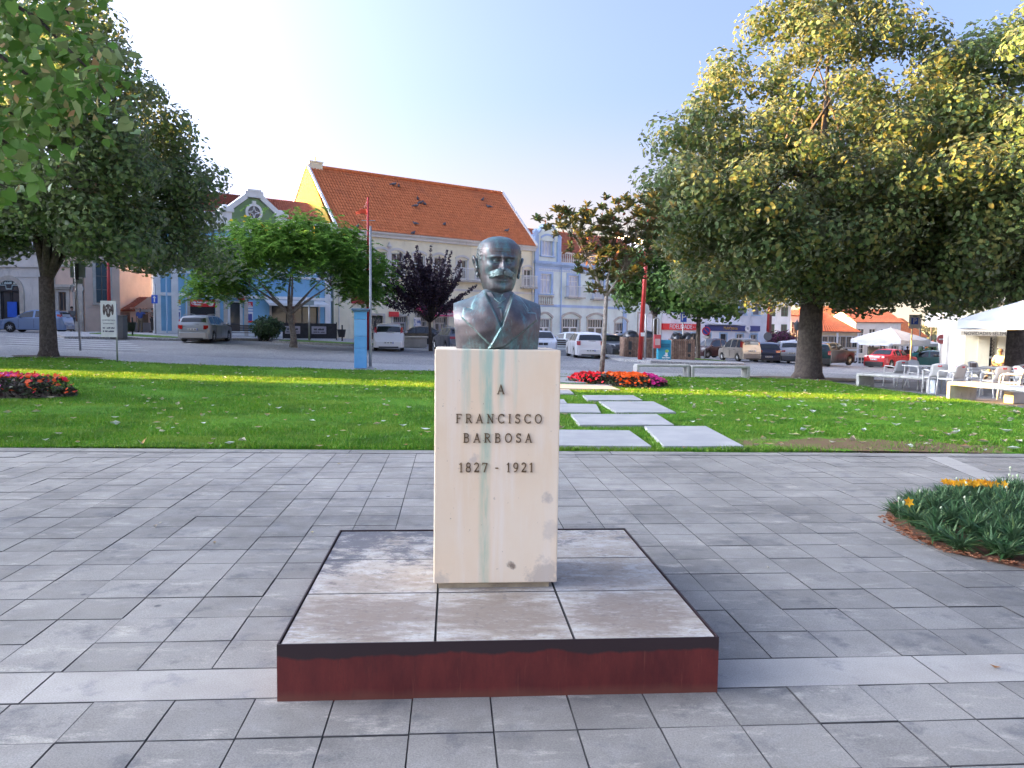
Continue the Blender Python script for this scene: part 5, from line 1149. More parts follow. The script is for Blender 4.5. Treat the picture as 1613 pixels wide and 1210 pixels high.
for i in range(K): strip(t, *pts[i + 1], *pts[i], .0, 0, 0) if 0 else t.add([(pts[j][0] + q * (pts[j][0] - mx) / rad, y, pts[j][1] + q * (pts[j][1] - az) / rad) for y in (-.1, .02) for q in (0, .32) for j in (i, i + 1)], [(0, 1, 3, 2), (4, 6, 7, 5), (2, 3, 7, 6), (0, 4, 5, 1)])
for x in (ax0 - .32, ax1): t.bb(x, x + .32, -.1, .02, 0.05, az)
t.build("arch_surround", STONE, B)
d_ = door(B, ax0, .05, ax1, az, panes=2, frame=DARK, sur=None); t = MB(); t.bb(ax1 - .95, ax1 - .25, -.06, -.01, 1.0, 2.1); t.build("blue_poster", FM((.02, .12, .62)), B, fix=False)
t = MB(); em = [(-.62, .75), (-.62, .42), (-.25, .42), (-.2, .15), (.2, .15), (.25, .42), (.62, .42), (.62, .75)]; t.tube([(mx + x_, -.04, az + z_) for x_, z_ in em + em[:1]], .035, 6); t.tube([(mx - .2, -.04, az + .75), (mx - .12, -.04, az + .88), (mx + .12, -.04, az + .88), (mx + .2, -.04, az + .75)], .03, 6); t.build("emblem", FM((.5, .62, .6)), B); marks(B, mx, az + .58, 1.0, .17, -.03, FM((.5, .62, .6)), 8)
for nm_, bx_ in (("string_course", (0, W, -.16, .02, 4.55, 4.75)), ("base_course", (0, W, -.05, .02, -.4, .5)), ("cornice", (-.1, W + .1, -.35, .02, 10.3, 10.6)), ("shop_fascia", (ax0 - .6, ax1 + 1.3, -.05, .019, 3.85, 4.25))): t = MB(); t.bb(*bx_); t.build(nm_, W_GREYW, B, fix=False)
roof("roof", B, (-.2, -.35, 10.55), (W + .2, -.35, 10.55), (W + .2, 4.5, 12.8), (-.2, 4.5, 12.8), RT_OLD)
# peach corner house
rz = R(-2); Yp = 56.5; B = bat("peach_house", "peach corner house with stone window hoods and pointed arched windows", 83.5, Yp, rz, .9); zb = .9
W = wid(83.5, 132, Yp, rz); X = lambda px: wid(83.5, px, Yp, rz)
w1 = (X(94), zat(490, 100, Yp, zb), X(106), zat(460, 100, Yp, zb)); w2 = (X(94), 5.9, X(106), 7.4); dr = (X(120), .1, X(129), zat(460, 125, Yp, zb)); w3 = (X(119), 5.7, X(129), 7.6)
wall(B, W, 9.2, [w1, w2, dr, w3], W_PEACH, D=10)
window(B, *w1, frame=FM((.2, .14, .1)), sw=.25); window(B, *w2, sw=.25); window(B, *w3, rise=.5); door(B, *dr, frame=FM((.2, .13, .08)), rise=.7, panes=1)
for o in (w1, w2): t = MB(); t.bb(o[0] - .5, o[2] + .5, -.3, .02, o[3] + .34, o[3] + .52); t.bb(o[0] - .38, o[2] + .38, -.2, .02, o[3] + .2, o[3] + .34); t.build("window_hood", STONE, B, fix=False)
t = MB(); t.bb(-.02, W, -.14, .02, 4.6, 4.8); t.bb(-.1, W + .1, -.4, .02, 9.1, 9.4); t.bb(0, W, -.06, .02, -.5, .75); t.bb(W - .3, W + .02, -.1, .02, .75, 9.1); t.bb(0, .25, -.1, .02, .75, 9.1); t.build("stone_trim", STONE, B, fix=False)
p = on(132, Yp); B2 = thing("peach_wing", "narrow peach side wing with tall pointed window beside the corner house", "building", (at(132, 500, Yp - .3).x, Yp - .1, .9), R(48)); zb = .9
w4 = (.75, 2.1, 1.65, 5.0); wall(B2, 2.4, 8.6, [w4], W_PEACH, D=3); window(B2, *w4, frame=FM((.2, .16, .13)), rise=.6, sw=.2, nz=3); t = MB(); t.bb(-.02, 2.45, -.12, .02, 6.3, 6.5); t.bb(-.02, 2.5, -.3, .02, 8.5, 8.7); t.build("stone_trim", STONE, B2, fix=False)
roof("roof", B, (-.2, -.4, 9.4), (W + .2, -.4, 9.4), (W + .2, 5, 11.4), (-.2, 5, 11.4), RT_OLD)
# garden wall with a glazed lean-to behind it
Yg = 60.; p0, p1 = at(143, 500, Yg - 1), at(200, 500, 62.5); L = (p1 - p0).length; rz = math.atan2(p1.y - p0.y, p1.x - p0.x)
gw = thing("garden_wall", "low peach garden wall with grey base between corner house and tiled outbuilding", "wall", (p0.x, p0.y, .9), rz); t = MB(); t.bb(0, L, 0, .3, .9, zat(489, 185, 61, .9) ); t.build("render", W_PEACH, gw, fix=False); t = MB(); t.bb(0, L, -.03, .33, -.3, .9); t.build("base", W_GREY, gw, fix=False); t = MB(); t.bb(0, L, -.05, .35, zat(489, 185, 61, .9), zat(489, 185, 61, .9) + .1); t.build("coping", STONE, gw, fix=False)
Yc = 62.5; p = at(146, 500, Yc); Wc = at(173, 500, Yc).x - p.x; c0, c1 = zat(484, 160, Yc, .9), zat(456, 160, Yc, .9)
cs = thing("conservatory", "glazed lean-to with white bars and dark roof above the garden wall", "conservatory", (p.x, Yc, .9), R(2)); t = MB(); n_ = 7
for i in range(n_ + 1): x = Wc * i / n_; t.bb(x - .05, x + .05, -.04, .06, c0, c1)
t.bb(-.05, Wc + .05, -.042, .062, c0 - .1, c0); t.bb(-.05, Wc + .05, -.042, .062, c1, c1 + .12); t.build("frame", WHITE, cs, fix=False)
PAN = M("conservatory_glass", (.34, .36, .36), (.22, .24, .24), 1.5, .25)
for i in range(n_): t = MB(); t.quad((Wc * i / n_ + .05, 0, c0), (Wc * (i + 1) / n_ - .05, 0, c0), (Wc * (i + 1) / n_ - .05, 0, c1), (Wc * i / n_ + .05, 0, c1)); t.build("pane", PAN, cs, fix=False)
t = MB(); t.bb(-.05, Wc + .05, .07, 2.5, -.2, c0 - .1); t.bb(-.05, Wc + .05, 2.0, 2.5, c0, c1); t.build("wall", W_PEACH, cs, fix=False)
t = MB(); t.add([(-.2, -.3, c1 + .12), (Wc + .2, -.3, c1 + .12), (Wc + .2, 2.6, c1 + .75), (-.2, 2.6, c1 + .75), (-.2, -.3, c1 + .2), (Wc + .2, -.3, c1 + .2), (Wc + .2, 2.6, c1 + .83), (-.2, 2.6, c1 + .83)], [(0, 1, 2, 3), (4, 5, 6, 7), (0, 1, 5, 4), (1, 2, 6, 5), (2, 3, 7, 6), (3, 0, 4, 7)]); t.build("roof", FM((.13, .09, .08), .8), cs)
# small peach outbuilding with a red roof
Yo = 61.5; zb = .9; a = at(205, 500, Yo); b_ = at(241, 500, Yo); Wd = b_.x - a.x
ob = thing("outbuilding", "small peach outbuilding with a single dark red tiled slope beside the wall", "building", (a.x, Yo, zb), R(3)); zl, zh = zat(489, 205, Yo, zb), zat(468, 232, Yo, zb); od = (Wd * .48, .1, Wd * .78, 1.9)
wall(ob, Wd, zl, [od], W_PEACH, D=4.5); t = MB(); t.prism([(0, zl), (Wd, zl), (Wd, zh), (Wd * .8, zh)], lambda a, b, q: (a, q, b), .25); t.build("gable", W_PEACH, ob); t = MB(); t.bb(*od[::2], .1, .16, od[1], od[3]); t.build("door", FM((.22, .15, .1)), ob, fix=False)
t = MB(); t.bb(-.03, Wd + .03, -.04, .02, -.3, .75); t.build("base", W_GREY, ob, fix=False); t = MB(); t.bb(Wd * .3, Wd, -.3, .02, zl - .1, zl + .1); t.build("door_hood", STONE, ob, fix=False)
roof("roof", ob, (-4.6, .2, zl - .05), (Wd * .8, -.25, zl + .05), (Wd * .8 + .1, 3, zh + .1), (-4.6 + 1.2, 3, zh + .1), RT_OLD)
# plain white houses behind
for nm, lab, px0, px1, Y, py, col in (("white_gable_house", "plain white house wall rising behind the small tiled outbuilding", 188, 262, 78, 405, W_GREYW),):
    a = at(px0, 500, Y); W = at(px1, 500, Y).x - a.x; h = zat(py, 220, Y, .9); Bq = thing(nm, lab, "building", (a.x, Y, .9), 0); q = (W * .1, h * .55, W * .1 + 1.1, h * .55 + 1.5); wall(Bq, W, h, [q], col, D=8); window(Bq, *q); roof("roof", Bq, (-.3, -.3, h), (W + .3, -.3, h), (W + .3, 4, h + 2), (-.3, 4, h + 2), RT_OLD)

# --- far houses down the street on the right
def farhouse(name, label, px0, px1, Y, pybase, pyeave, pyridge, wallm, roofm, rows, rz=0., dep=10., hip=0., cat="building", nx=2, frame=WHITE, cols=None, sur=W_GREYW):
    pb = at(px0, pybase, Y); zb = pb.z; W = wid(px0, px1, Y, rz); B = thing(name, label, cat, (pb.x, Y, zb), rz); he = at(px0, pyeave, Y).z - zb; hr = at(px0, pyridge, Y + dep * .5).z - zb; ops = []
    for (z0, z1, n_, ww) in rows:
        for i in range(n_): xc = W * (i + .5) / n_; ops.append((xc - ww / 2, he * z0, xc + ww / 2, he * z1))
    wall(B, W, he, ops, wallm, D=dep)
    for o in ops: window(B, *o, frame=frame, nx=nx, nz=2, sur=sur, sw=.12)
    t = MB(); t.bb(-.1, W + .1, -.25, .02, he - .15, he + .03); t.build("cornice", W_GREYW, B, fix=False)
    if roofm:
        roof("roof", B, (-.3, -.35, he), (W + .3, -.35, he), (W + .3 - hip, dep / 2, hr), (-.3 + hip, dep / 2, hr), roofm, .5, .4); roof("roof", B, (W + .3, dep + .3, he), (-.3, dep + .3, he), (-.3 + hip, dep / 2, hr), (W + .3 - hip, dep / 2, hr), roofm, .5, .4)
        for x, s in ((0, 1), (W, -1)):
            if hip: roof("roof", B, (x - s * .3, dep + .3 if s > 0 else -.35, he), (x - s * .3, -.35 if s > 0 else dep + .3, he), (x - s * .3 + s * hip, dep / 2, hr), (x - s * .3 + s * hip, dep / 2 - .01, hr), roofm, .5, .4)
            else: t = MB(); t.prism([(0, he), (dep, he), (dep / 2, hr)], lambda a, b, q, x=x, s=s: (x + s * q, a, b), .2); t.build("gable", wallm, B)
    return B, W, he, hr
B, W, he, hr = farhouse("balcony_house", "white house with balconies and green shutters right of the tall white block", 1204, 1240, 104, 560, 436, 428, W_WHITE, RT_NEW, [(.24, .40, 2, .9), (.50, .62, 2, 1.0), (.70, .88, 2, 1.2)], R(8), sur=None, frame=FM((.06, .16, .13)))
for z in (he * .66,): t = MB(); t.bb(.2, W + 1.0, -1.2, .02, z - .18, z); t.build("balcony", W_WHITE, B, fix=False); t = MB(); t.bb(.2, W + 1., -1.2, -1.14, z, z + 1.0); t.build("railing", W_WHITE, B, fix=False)
t = MB(); t.bb(-.2, W + 1.2, -1.4, .3, he - .02, he + .2); t.build("roof_slab", W_WHITE, B, fix=False)
farhouse("grey_house", "old grey plastered house seen left of the big tree trunk", 1243, 1292, 118, 560, 497, 488, W_GREYW, RT_OLD, [(.55, .85, 4, .9), (.1, .4, 3, 1.0)], R(12))
B, W, he, hr = farhouse("sand_house", "long sand coloured house with a row of windows and hipped red roof", 1284, 1346, 114, 577, 522, 492, W_SAND, RT_OLD, [(.55, .86, 7, .75), (.06, .36, 7, .8)], R(3), hip=3.0, frame=FM((.30, .24, .18)))
t = MB(); t.bb(-.05, W + .05, -.12, .02, he * .46, he * .5); [t.bb(W * k / 2 - .15, W * k / 2 + .15, -.08, .02, 0, he) for k in (0, 1, 2)]; t.build("white_trim", WHITE, B, fix=False)
B, W, he, hr = farhouse("tall_white_house", "tall white house with a red roof behind the far parasol", 1345, 1412, 132, 578, 507, 487, W_GREYW, RT_OLD, [(.62, .85, 4, 1.1), (.3, .52, 4, 1.1), (.04, .22, 3, 1.3)], R(6))
t = MB(); t.bb(W * .1, W * .9, -1.2, .02, he * .58, he * .61); t.build("balcony", W_GREYW, B, fix=False)
farhouse("red_roofed_house", "house with a sunlit orange roof peeping over the far white house", 1290, 1368, 150, 560, 500, 482, W_YEL, RT_NEW, [(.5, .8, 5, 1.2)], R(16))
farhouse("white_gabled_house", "pale gabled house right of the far red-roofed houses", 1398, 1452, 150, 570, 530, 500, W_WHITE, RT_NEW, [(.4, .7, 4, 1.2)], R(35))
for i, (px, py, Y) in enumerate(((1440, 556, 190), (1462, 545, 230), (1428, 548, 260), (1474, 560, 170))):
    farhouse("hillside_house", ["hillside house, lowest of those beside the cafe corner", "orange-roofed house higher up the hill beside the cafe", "pale hillside house just right of the far parasol", "hillside house with orange roof nearest the cafe wall"][i], px - 14, px + 16, Y, py + 12, py - 3, py - 14, W_GREYW, RT_NEW, [(.3, .7, 3, 1.3)], R(10 + 8 * i))
for px, lab, Y, z0, z1 in ((1297, "thin roof aerial left of the pair above the sand house", 135, 5, 9.5), (1301, "taller roof aerial of the pair above the sand house", 135.5, 5, 11)):
    a = at(px, 500, Y); A_ = thing("roof_aerial", lab, "aerial", (a.x, Y, 1.)); t = MB(); t.tube([(0, 0, 0), (0, 0, z1 - 3)], .05, 5); [t.bb(-.7 + .1 * k, .7 - .1 * k, -.03, .03, z1 - 3.4 - k * .4, z1 - 3.34 - k * .4) for k in range(3)]; t.build("mast", DARK, A_)

# --- cafe building on the right
RK = R(-26); Yk = 40.; p = on(1521, Yk); zb = p.z - .05; k0 = at(1521, 520, Yk)
B = thing("cafe_building", "cream cafe building with a beige shop awning at the right edge", "building", (k0.x, Yk, zb), RK); W = 12.; H = 7.4
X = lambda px: wid(1521, px, Yk, RK); zA = lambda py: zat(py, 1550, Yk, zb)
dd = (X(1547), .08, X(1566), zA(529)); d2 = (X(1600), .08, X(1616), zA(529)); uw = [(1.2 + k * 2.6, 4.3, 2.3 + k * 2.6, 6.3) for k in range(4)]
wall(B, W, H, [dd, d2] + uw, W_CREAM, D=3)
for o in uw: window(B, *o)
door(B, *dd, panes=1, frame=FM((.72, .70, .62)), sur=None); door(B, *d2, panes=2, sur=STONE); grille(B, dd[0] + .08, .9, dd[2] - .08, dd[3] - .1, .1)
t = MB(); [t.bb(X(px) , X(px) + .5, -.1, .02, 0, zA(529)) for px in (1537, 1568, 1580)]; t.build("pilaster", W_CREAM, B, fix=False)
t = MB(); [t.bb(dd[0] + .55 + .02 * k, dd[0] + .85, .03, .05, 1.3 + .35 * k, 1.55 + .35 * k) for k in range(3)]; t.bb(dd[0] + .1, dd[2] - .1, .03, .05, .95, 1.05); t.build("notice", WHT, B, fix=False)
BEIGE = FM((.62, .56, .44), .85); a, c = X(1507), X(1590); zt, zl_ = zA(508), zA(522.5)
t = MB(); t.add([(a, -.02, zt + .25), (c, -.02, zt + .25), (c, -1.1, zl_), (a, -1.1, zl_), (a, -1.1, zA(529)), (c, -1.1, zA(529)), (a, -.02, zl_), (c, -.02, zl_)], [(0, 1, 2, 3), (3, 2, 5, 4), (0, 3, 4, 6), (1, 7, 5, 2)]); aw = t.build("awning", BEIGE, B, fix=False)
text("lettering", "NOVIDADES SELEMAR", .235, DARK, aw, ((a + c) / 2, -1.107, (zl_ + zA(529)) / 2), depth=.003, sx=.88)
t = MB(); t.bb(-.2, W, -.4, .02, H - .1, H + .2); t.bb(0, W, -.14, .02, 3.7, 3.9); t.build("cornice", W_GREYW, B, fix=False)
# its side wall and the row of shop fronts going down the street
q1 = at(1519, 520, Yk + .2); q2 = at(1481, 520, 66.); L = (q1 - q2).length; rz = math.atan2(q1.y - q2.y, q1.x - q2.x)
B = thing("side_street_row", "narrow white shop row running down the side street beside the cafe", "building", (q2.x, q2.y, zb - .9), rz); H = 8.2; ops = [(L * (k + .18) / 7, .5, L * (k + .82) / 7, 3.6) for k in range(7)]; ups = [(L * (k + .3) / 7, 5.0, L * (k + .7) / 7, 7.0) for k in range(7)]
wall(B, L, H, ops + ups, W_GREYW, D=6)
for o in ups: window(B, *o)
for i, o in enumerate(ops): door(B, *o, panes=2, frame=WHT if i % 2 else FM((.40, .33, .24)), trans=3.0)
for k in range(8): t = MB(); x = L * k / 7; t.bb(max(0, x - .3), min(L, x + .3), -.22, .02, .0, 4.2); t.build("pilaster", WHITE if k % 2 else W_GREYW, B, fix=False)
t = MB(); t.bb(-.2, L, -.5, .02, H - .1, H + .15); t.bb(0, L, -.3, .02, 4.2, 4.4); [t.bb(L * (k + .25) / 7, L * (k + .75) / 7, -1., .02, 4.75, 4.88) for k in range(7)]; t.build("cornice", W_GREYW, B, fix=False)
for k in range(3): t = MB(); t.bb(L * (k + .5) / 7, L * (k + .5) / 7 + .1, -1.2, -.2, 3.7 - .1 * k, 4.5); t.build("projecting_sign", WHT, B, fix=False)

# --- hills beyond
def hill():
    m = MB(); xs = np.linspace(-1500, 2600, 150); V = []
    for j, (y, base_) in enumerate(((560, -30), (640, 0), (760, 20), (980, 24), (1300, 10))):
        for x in xs:
            h = base_ if j in (0,) else base_ * (.5 + .5 * sin(x / 260. + 1.1) * sin(x / 610. + .4)) * (.35 if x < 150 else 1) + 2.0 * sin(x / 23.) * sin(x / 41. + j) - (8 if x < 150 else 0)
            V.append((x, y, h - 12))
    n_ = len(xs); m.add(V, [(j * n_ + i, j * n_ + i + 1, (j + 1) * n_ + i + 1, (j + 1) * n_ + i) for j in range(4) for i in range(n_ - 1)])
    tag(m.build("hills", M("wooded_hillside", (.10, .10, .055), (.22, .17, .09), .035, .95, 1., .2), fix=False, smooth=True), kind='structure')
hill()
# --- unseen houses added past the left edge; heights and gap shape the shade
for i, (x, y, w, h, rz, lab) in enumerate(((-50, 44.2, 18, 19.5, R(90), "unseen tall grey-white house added to shade the square, north end"), (-50, 26.9, 17.1, 12.8, R(90), "unseen peach house added to shade the square from the left"), (-50, 8.2, 16.1, 12.5, R(90), "unseen white house added to shade the square, south end"), (-50, -14, 22, 12.0, R(90), "unseen yellowish house added to shade the square, behind the camera on the left"))):
    B = thing("shading_house", lab, "building", (x, y, .6), rz); ops = [(w * (k + .3) / 4, z, w * (k + .3) / 4 + 1.2, z + 2.) for k in range(4) for z in (.9, 5.2, 9.)]; wall(B, w, h, ops, (W_GREYW, W_PEACH, W_WHITE, W_CREAM)[i], D=9)
    for o in ops: window(B, *o)
    roof("roof", B, (-.2, -.3, h), (w + .2, -.3, h), (w + .2, 4.5, h + 2.2), (-.2, 4.5, h + 2.2), RT_OLD, .5, .5); roof("roof", B, (w + .2, 9.3, h), (-.2, 9.3, h), (-.2, 4.5, h + 2.2), (w + .2, 4.5, h + 2.2), RT_OLD, .5, .5)
# ---------------- cars ----------------
# side outlines: x/L from the nose, z/H; the glass house is whatever rises above the belt line
PROF = {
 'hatch': ([(0, .36), (.006, .46), (.03, .52), (.10, .575), (.24, .635), (.275, .655), (.34, .78), (.42, .925), (.50, .985), (.62, 1.), (.78, .985), (.90, .93), (.945, .80), (.975, .64), (.985, .55), (.995, .46), (1., .34)], .625, (.275, .42), (.90, .975)),
 'wagon': ([(0, .36), (.006, .46), (.03, .52), (.12, .58), (.26, .645), (.29, .66), (.36, .80), (.43, .93), (.52, .99), (.65, 1.), (.82, .985), (.91, .95), (.95, .83), (.978, .66), (.985, .56), (.995, .46), (1., .34)], .625, (.29, .43), (.91, .978)),
 'sedan': ([(0, .38), (.004, .48), (.02, .555), (.10, .60), (.27, .655), (.295, .67), (.36, .82), (.425, .955), (.5, .995), (.6, 1.), (.68, .975), (.745, .86), (.81, .70), (.83, .685), (.93, .675), (.985, .655), (.995, .55), (1., .38)], .64, (.295, .425), (.68, .81)),
 'mpv': ([(0, .34), (.006, .42), (.03, .47), (.12, .53), (.19, .57), (.205, .585), (.29, .78), (.37, .93), (.46, .985), (.6, 1.), (.8, .99), (.93, .955), (.955, .85), (.975, .62), (.985, .5), (.995, .42), (1., .32)], .56, (.205, .37), (.93, .975)),
 'suv': ([(0, .40), (.006, .50), (.025, .575), (.10, .61), (.25, .655), (.275, .67), (.34, .80), (.41, .93), (.50, .985), (.62, 1.), (.78, .985), (.90, .94), (.94, .84), (.975, .68), (.985, .58), (.995, .5), (1., .38)], .635, (.275, .41), (.90, .975)),
 'micro': ([(0, .30), (.01, .40), (.05, .48), (.17, .545), (.24, .58), (.36, .80), (.47, .95), (.58, .995), (.72, 1.), (.86, .96), (.93, .82), (.97, .60), (.985, .50), (.995, .42), (1., .28)], .56, (.24, .47), (.86, .97)),
}
REDL = M("tail_lamp", (.36, .01, .012), (.28, .01, .01), 30, .15, coat=.6); CLEARL = M("head_lamp", (.55, .56, .58), (.35, .36, .38), 30, .1, coat=.6)
PLATE = FM((.72, .72, .70), .5); TRIM = FM((.04, .04, .042), .6); PLATEDARK = FM((.02, .02, .03), .6)
def carpaint(c, metal=.0): return M("car_paint", c, tuple(v * .93 for v in c), .7, .28, metal=metal, coat=.5, spec=.5)
def car(name, label, cat, kind, L, Wd, H, paint, loc, heading, wheel=.31, bumper=None, lampz=(.50, .62), lampw=.26, tail='wide', roofbars=False, spoiler=False, grille_=False, group=None, wb=(.19, .80), rimm=None, plate=True, tailmat=REDL):
    prof, belt, A, Cc = PROF[kind]; root = thing(name, label, cat, loc, heading + pi / 2, group)   # heading: where the nose points
    xs = np.unique(np.concatenate([np.linspace(0, 1, 61), [p[0] for p in prof], np.array([A[0], A[1], Cc[0], Cc[1]])])); px_, pz_ = zip(*prof)
    top = np.interp(xs, px_, pz_) * H; hw = Wd / 2; zb = .17 * H / 1.45; wx = [wb[0] * L, wb[1] * L]; ra = wheel * 1.13
    def half(x): return hw * (1 - .16 * max(0, (.12 - x) / .12) ** 2 - .10 * max(0, (x - .90) / .10) ** 2)
    V = []; K = 9; belts = belt * H + .02 * H * np.linspace(0, 1, len(xs))
    for x, zt, bz in zip(xs, top, belts):
        X = x * L; zl = zb
        for w_ in wx:
            if abs(X - w_) < ra: zl = max(zl, wheel + math.sqrt(ra * ra - (X - w_) ** 2))
        h = half(x); zq = min(bz, zt - .02); zl = min(zl, zq - .03); up_ = max(0, zt - bz)
        hr = h * (.985 - .27 * min(1, up_ / (.36 * H))) if up_ > .01 else h * .93
        mid = zl + (zq - zl) * .55
        ring = [(h * .90, zl), (h * .975, zl + .02), (h, mid), (h * .985, zq - .012), (h * .955, zq + .0), ((h * .955 + hr) / 2 if up_ > .01 else h * .90, (zq + zt - .03) / 2 if up_ > .01 else zq + (zt - zq) * .5), (hr, zt - .035 * min(1, up_ * 5) - .004), (hr * .78, zt - .008 * min(1, up_ * 5) - .001), (0, zt + .012 * H * min(1, up_ * 4))]
        V.append([(X, a, b) for a, b in ring])
    n_ = len(xs); Yc = L / 2
    P = lambda i, k, s: (s * V[i][k][1], V[i][k][0] - Yc, V[i][k][2])     # local: x across, y from nose (-) to tail (+)
    t = MB(); vs = [P(i, k, s) for i in range(n_) for s in (-1, 1) for k in range(K)]; F = []
    for i in range(n_ - 1):
        for s in (0, 1):
            for k in range(K - 1):
                a = i * 2 * K + s * K + k; q = (a, a + 1, a + 1 + 2 * K, a + 2 * K); F.append(q if s else q[::-1])
    for i in (0, n_ - 1):
        F.append(tuple(i * 2 * K + k for k in range(K)) + tuple(i * 2 * K + K + k for k in range(K - 2, -1, -1)))
    t.add(vs, F); body = t.build("body", paint, root, True)
    es = body.modifiers.new("edge", 'EDGE_SPLIT'); es.split_angle = R(38)
    # glass: side windows, windscreen, rear window, set just proud of the shell
    def near(x): return int(np.argmin(abs(xs - x)))
    off = .008
    pil = {'hatch': [(.335, .545), (.56, .745), (.76, .87)], 'wagon': [(.35, .535), (.55, .72), (.735, .90)], 'sedan': [(.35, .515), (.53, .665), (.675, .72)], 'mpv': [(.27, .50), (.52, .72), (.74, .90)], 'suv': [(.335, .535), (.55, .725), (.74, .87)], 'micro': [(.31, .68), (.70, .86)]}[kind]
    for a, b in pil:
        for s in (-1, 1):
            t = MB(); q = []
            ids = [i for i in range(n_) if a <= xs[i] <= b]
            for i in ids:
                lo_, hi_ = Vector(P(i, 4, s)), Vector(P(i, 6, s)); mid = Vector(P(i, 5, s)); nn = Vector((s * .9, 0, .3)).normalized() * off; q += [lo_.lerp(hi_, .07) + nn, mid + nn, lo_.lerp(hi_, .90) + nn]
            if len(ids) > 1: t.add(q, [(3 * j + k, 3 * j + k + 1, 3 * j + k + 4, 3 * j + k + 3) for j in range(len(ids) - 1) for k in (0, 1)]); t.build("side_window", CARGLASS, body, fix=False)
    for nm, (a, b), sg in (("windscreen", A, -1), ("rear_window", Cc, 1)):
        ids = [i for i in range(n_) if a + (.004 if sg < 0 else .10 * (b - a)) <= xs[i] <= b - (.06 if sg < 0 else .02) * (b - a)]
        if len(ids) < 2: ids = [near(a), near(b)]
        t = MB(); q = []
        for i in ids:
            w_ = V[i][6][1] * (.90 if nm == "windscreen" else .86); zt = V[i][8][2]
            for u in (-1, -.5, 0, .5, 1): q.append((u * w_, V[i][0][0] - Yc + sg * off * 1.2, V[i][8][2] - .016 * abs(u) ** 2 * H * .8 + off))
        t.add(q, [(5 * j + k, 5 * j + k + 1, 5 * j + k + 6, 5 * j + k + 5) for j in range(len(ids) - 1) for k in range(4)]); t.build(nm, CARGLASS, body, fix=False)
    # wheels, underbody
    rimm = rimm or FM((.42, .43, .44), .35, .6)
    for wxx in wx:
        for s in (-1, 1):
            t = MB(); t.lathe([(wheel * .62, -.10), (wheel * .93, -.10), (wheel, -.07), (wheel, .07), (wheel * .93, .10), (wheel * .62, .10)], 20); o = t.build("wheel", RUBBER, root, True, loc=(s * (hw - .12), wxx - Yc, wheel)); o.rotation_euler = (0, s * pi / 2, 0); e = o.modifiers.new("edge", 'EDGE_SPLIT'); e.split_angle = R(35)
            t = MB(); t.lathe([(wheel * .63, .06), (wheel * .63, .098), (wheel * .57, .092), (wheel * .5, .05)], 18)
            for k in range(7): a_ = 2 * pi * k / 7; t.tube([(0, 0, .085), (wheel * .58 * cos(a_), wheel * .58 * sin(a_), .082)], [.04, .028], 5)
            t.lathe([(.05, .06), (.05, .10), (.03, .105)], 10); t.build("rim", rimm, o, fix=True)
    t = MB(); t.bb(-hw * .80, hw * .80, -Yc * .95, Yc * .95, zb * .9, zb + .42); t.build("underbody", DARK, root, fix=False)
    def face(x):      # where the shell's nose or tail stands at its centre
        return x * L - Yc
    zf = lambda q: q * H
    for s in (-1, 1):
        t = MB(); x0, x1 = hw * (.93 - lampw * 1.5), hw * .90; t.add([(s * x0, -Yc - .004, zf(.44)), (s * x1, -Yc + .14, zf(.45)), (s * x1, -Yc + .26, zf(.555)), (s * x0, -Yc + .05, zf(.535)), (s * x0, -Yc + .2, zf(.44)), (s * x1, -Yc + .34, zf(.45)), (s * x1, -Yc + .4, zf(.555)), (s * x0, -Yc + .25, zf(.535))], [(0, 1, 2, 3), (0, 1, 5, 4), (1, 2, 6, 5), (2, 3, 7, 6), (3, 0, 4, 7)]); t.build("headlight", CLEARL, root, bevel=.01)
        z0, z1 = zf(lampz[0]), zf(lampz[1]); yb_ = Yc
        i0 = near(.985); w_ = V[i0][2][1]
        t = MB()
        if tail == 'high': t.add([(s * w_ * .80, Yc - .085, z0), (s * w_ * 1.0, Yc - .10, z0), (s * w_ * .965, Yc - .22, z1), (s * w_ * .82, Yc - .16, z1), (s * w_ * .80, Yc - .3, z0), (s * w_ * 1.005, Yc - .36, z0), (s * w_ * .97, Yc - .45, z1), (s * w_ * .82, Yc - .4, z1)], [(0, 1, 2, 3), (0, 1, 5, 4), (1, 2, 6, 5), (2, 3, 7, 6), (3, 0, 4, 7)])
        else:
            wi = w_ * (1 - lampw * 1.6); t.add([(s * wi, Yc + .004, z0), (s * w_ * .985, Yc - .05, z0), (s * w_ * .985, Yc - .09, z1), (s * wi, Yc - .03, z1), (s * wi, Yc - .2, z0), (s * (w_ + .014), Yc - .26, z0 + .02), (s * (w_ + .012), Yc - .34, z1), (s * wi, Yc - .2, z1)], [(0, 1, 2, 3), (0, 1, 5, 4), (1, 2, 6, 5), (2, 3, 7, 6), (3, 0, 4, 7)])
        t.build("taillight", tailmat, root, bevel=.01)
        t = MB(); i_ = near(A[0] + .05); xm = V[i_][4][1]; t.add([(s * xm, V[i_][0][0] - Yc, belt * H + .02), (s * (xm + .09), V[i_][0][0] - Yc + .02, belt * H + .05)], []); c_ = (s * (xm + .13), V[i_][0][0] - Yc + .05, belt * H + .09); t = MB(); t.ball(c_, (.10, .055, .07), 8, 6); t.tube([(s * xm * .97, c_[1], belt * H + .03), c_], .025, 5); t.build("wing_mirror", paint, root, True)
        for dx in ((pil[0][1] - .03), (pil[1][1] - .03))[:2 if kind != 'micro' else 1]:
            i_ = near(dx); t = MB(); y_ = V[i_][0][0] - Yc; t.bb(s * (V[i_][3][1]) - .012, s * (V[i_][3][1]) + .014, y_ - .1, y_ + .08, belt * H - .09, belt * H - .06); t.build("door_handle", paint if not bumper else TRIM, root, fix=False)
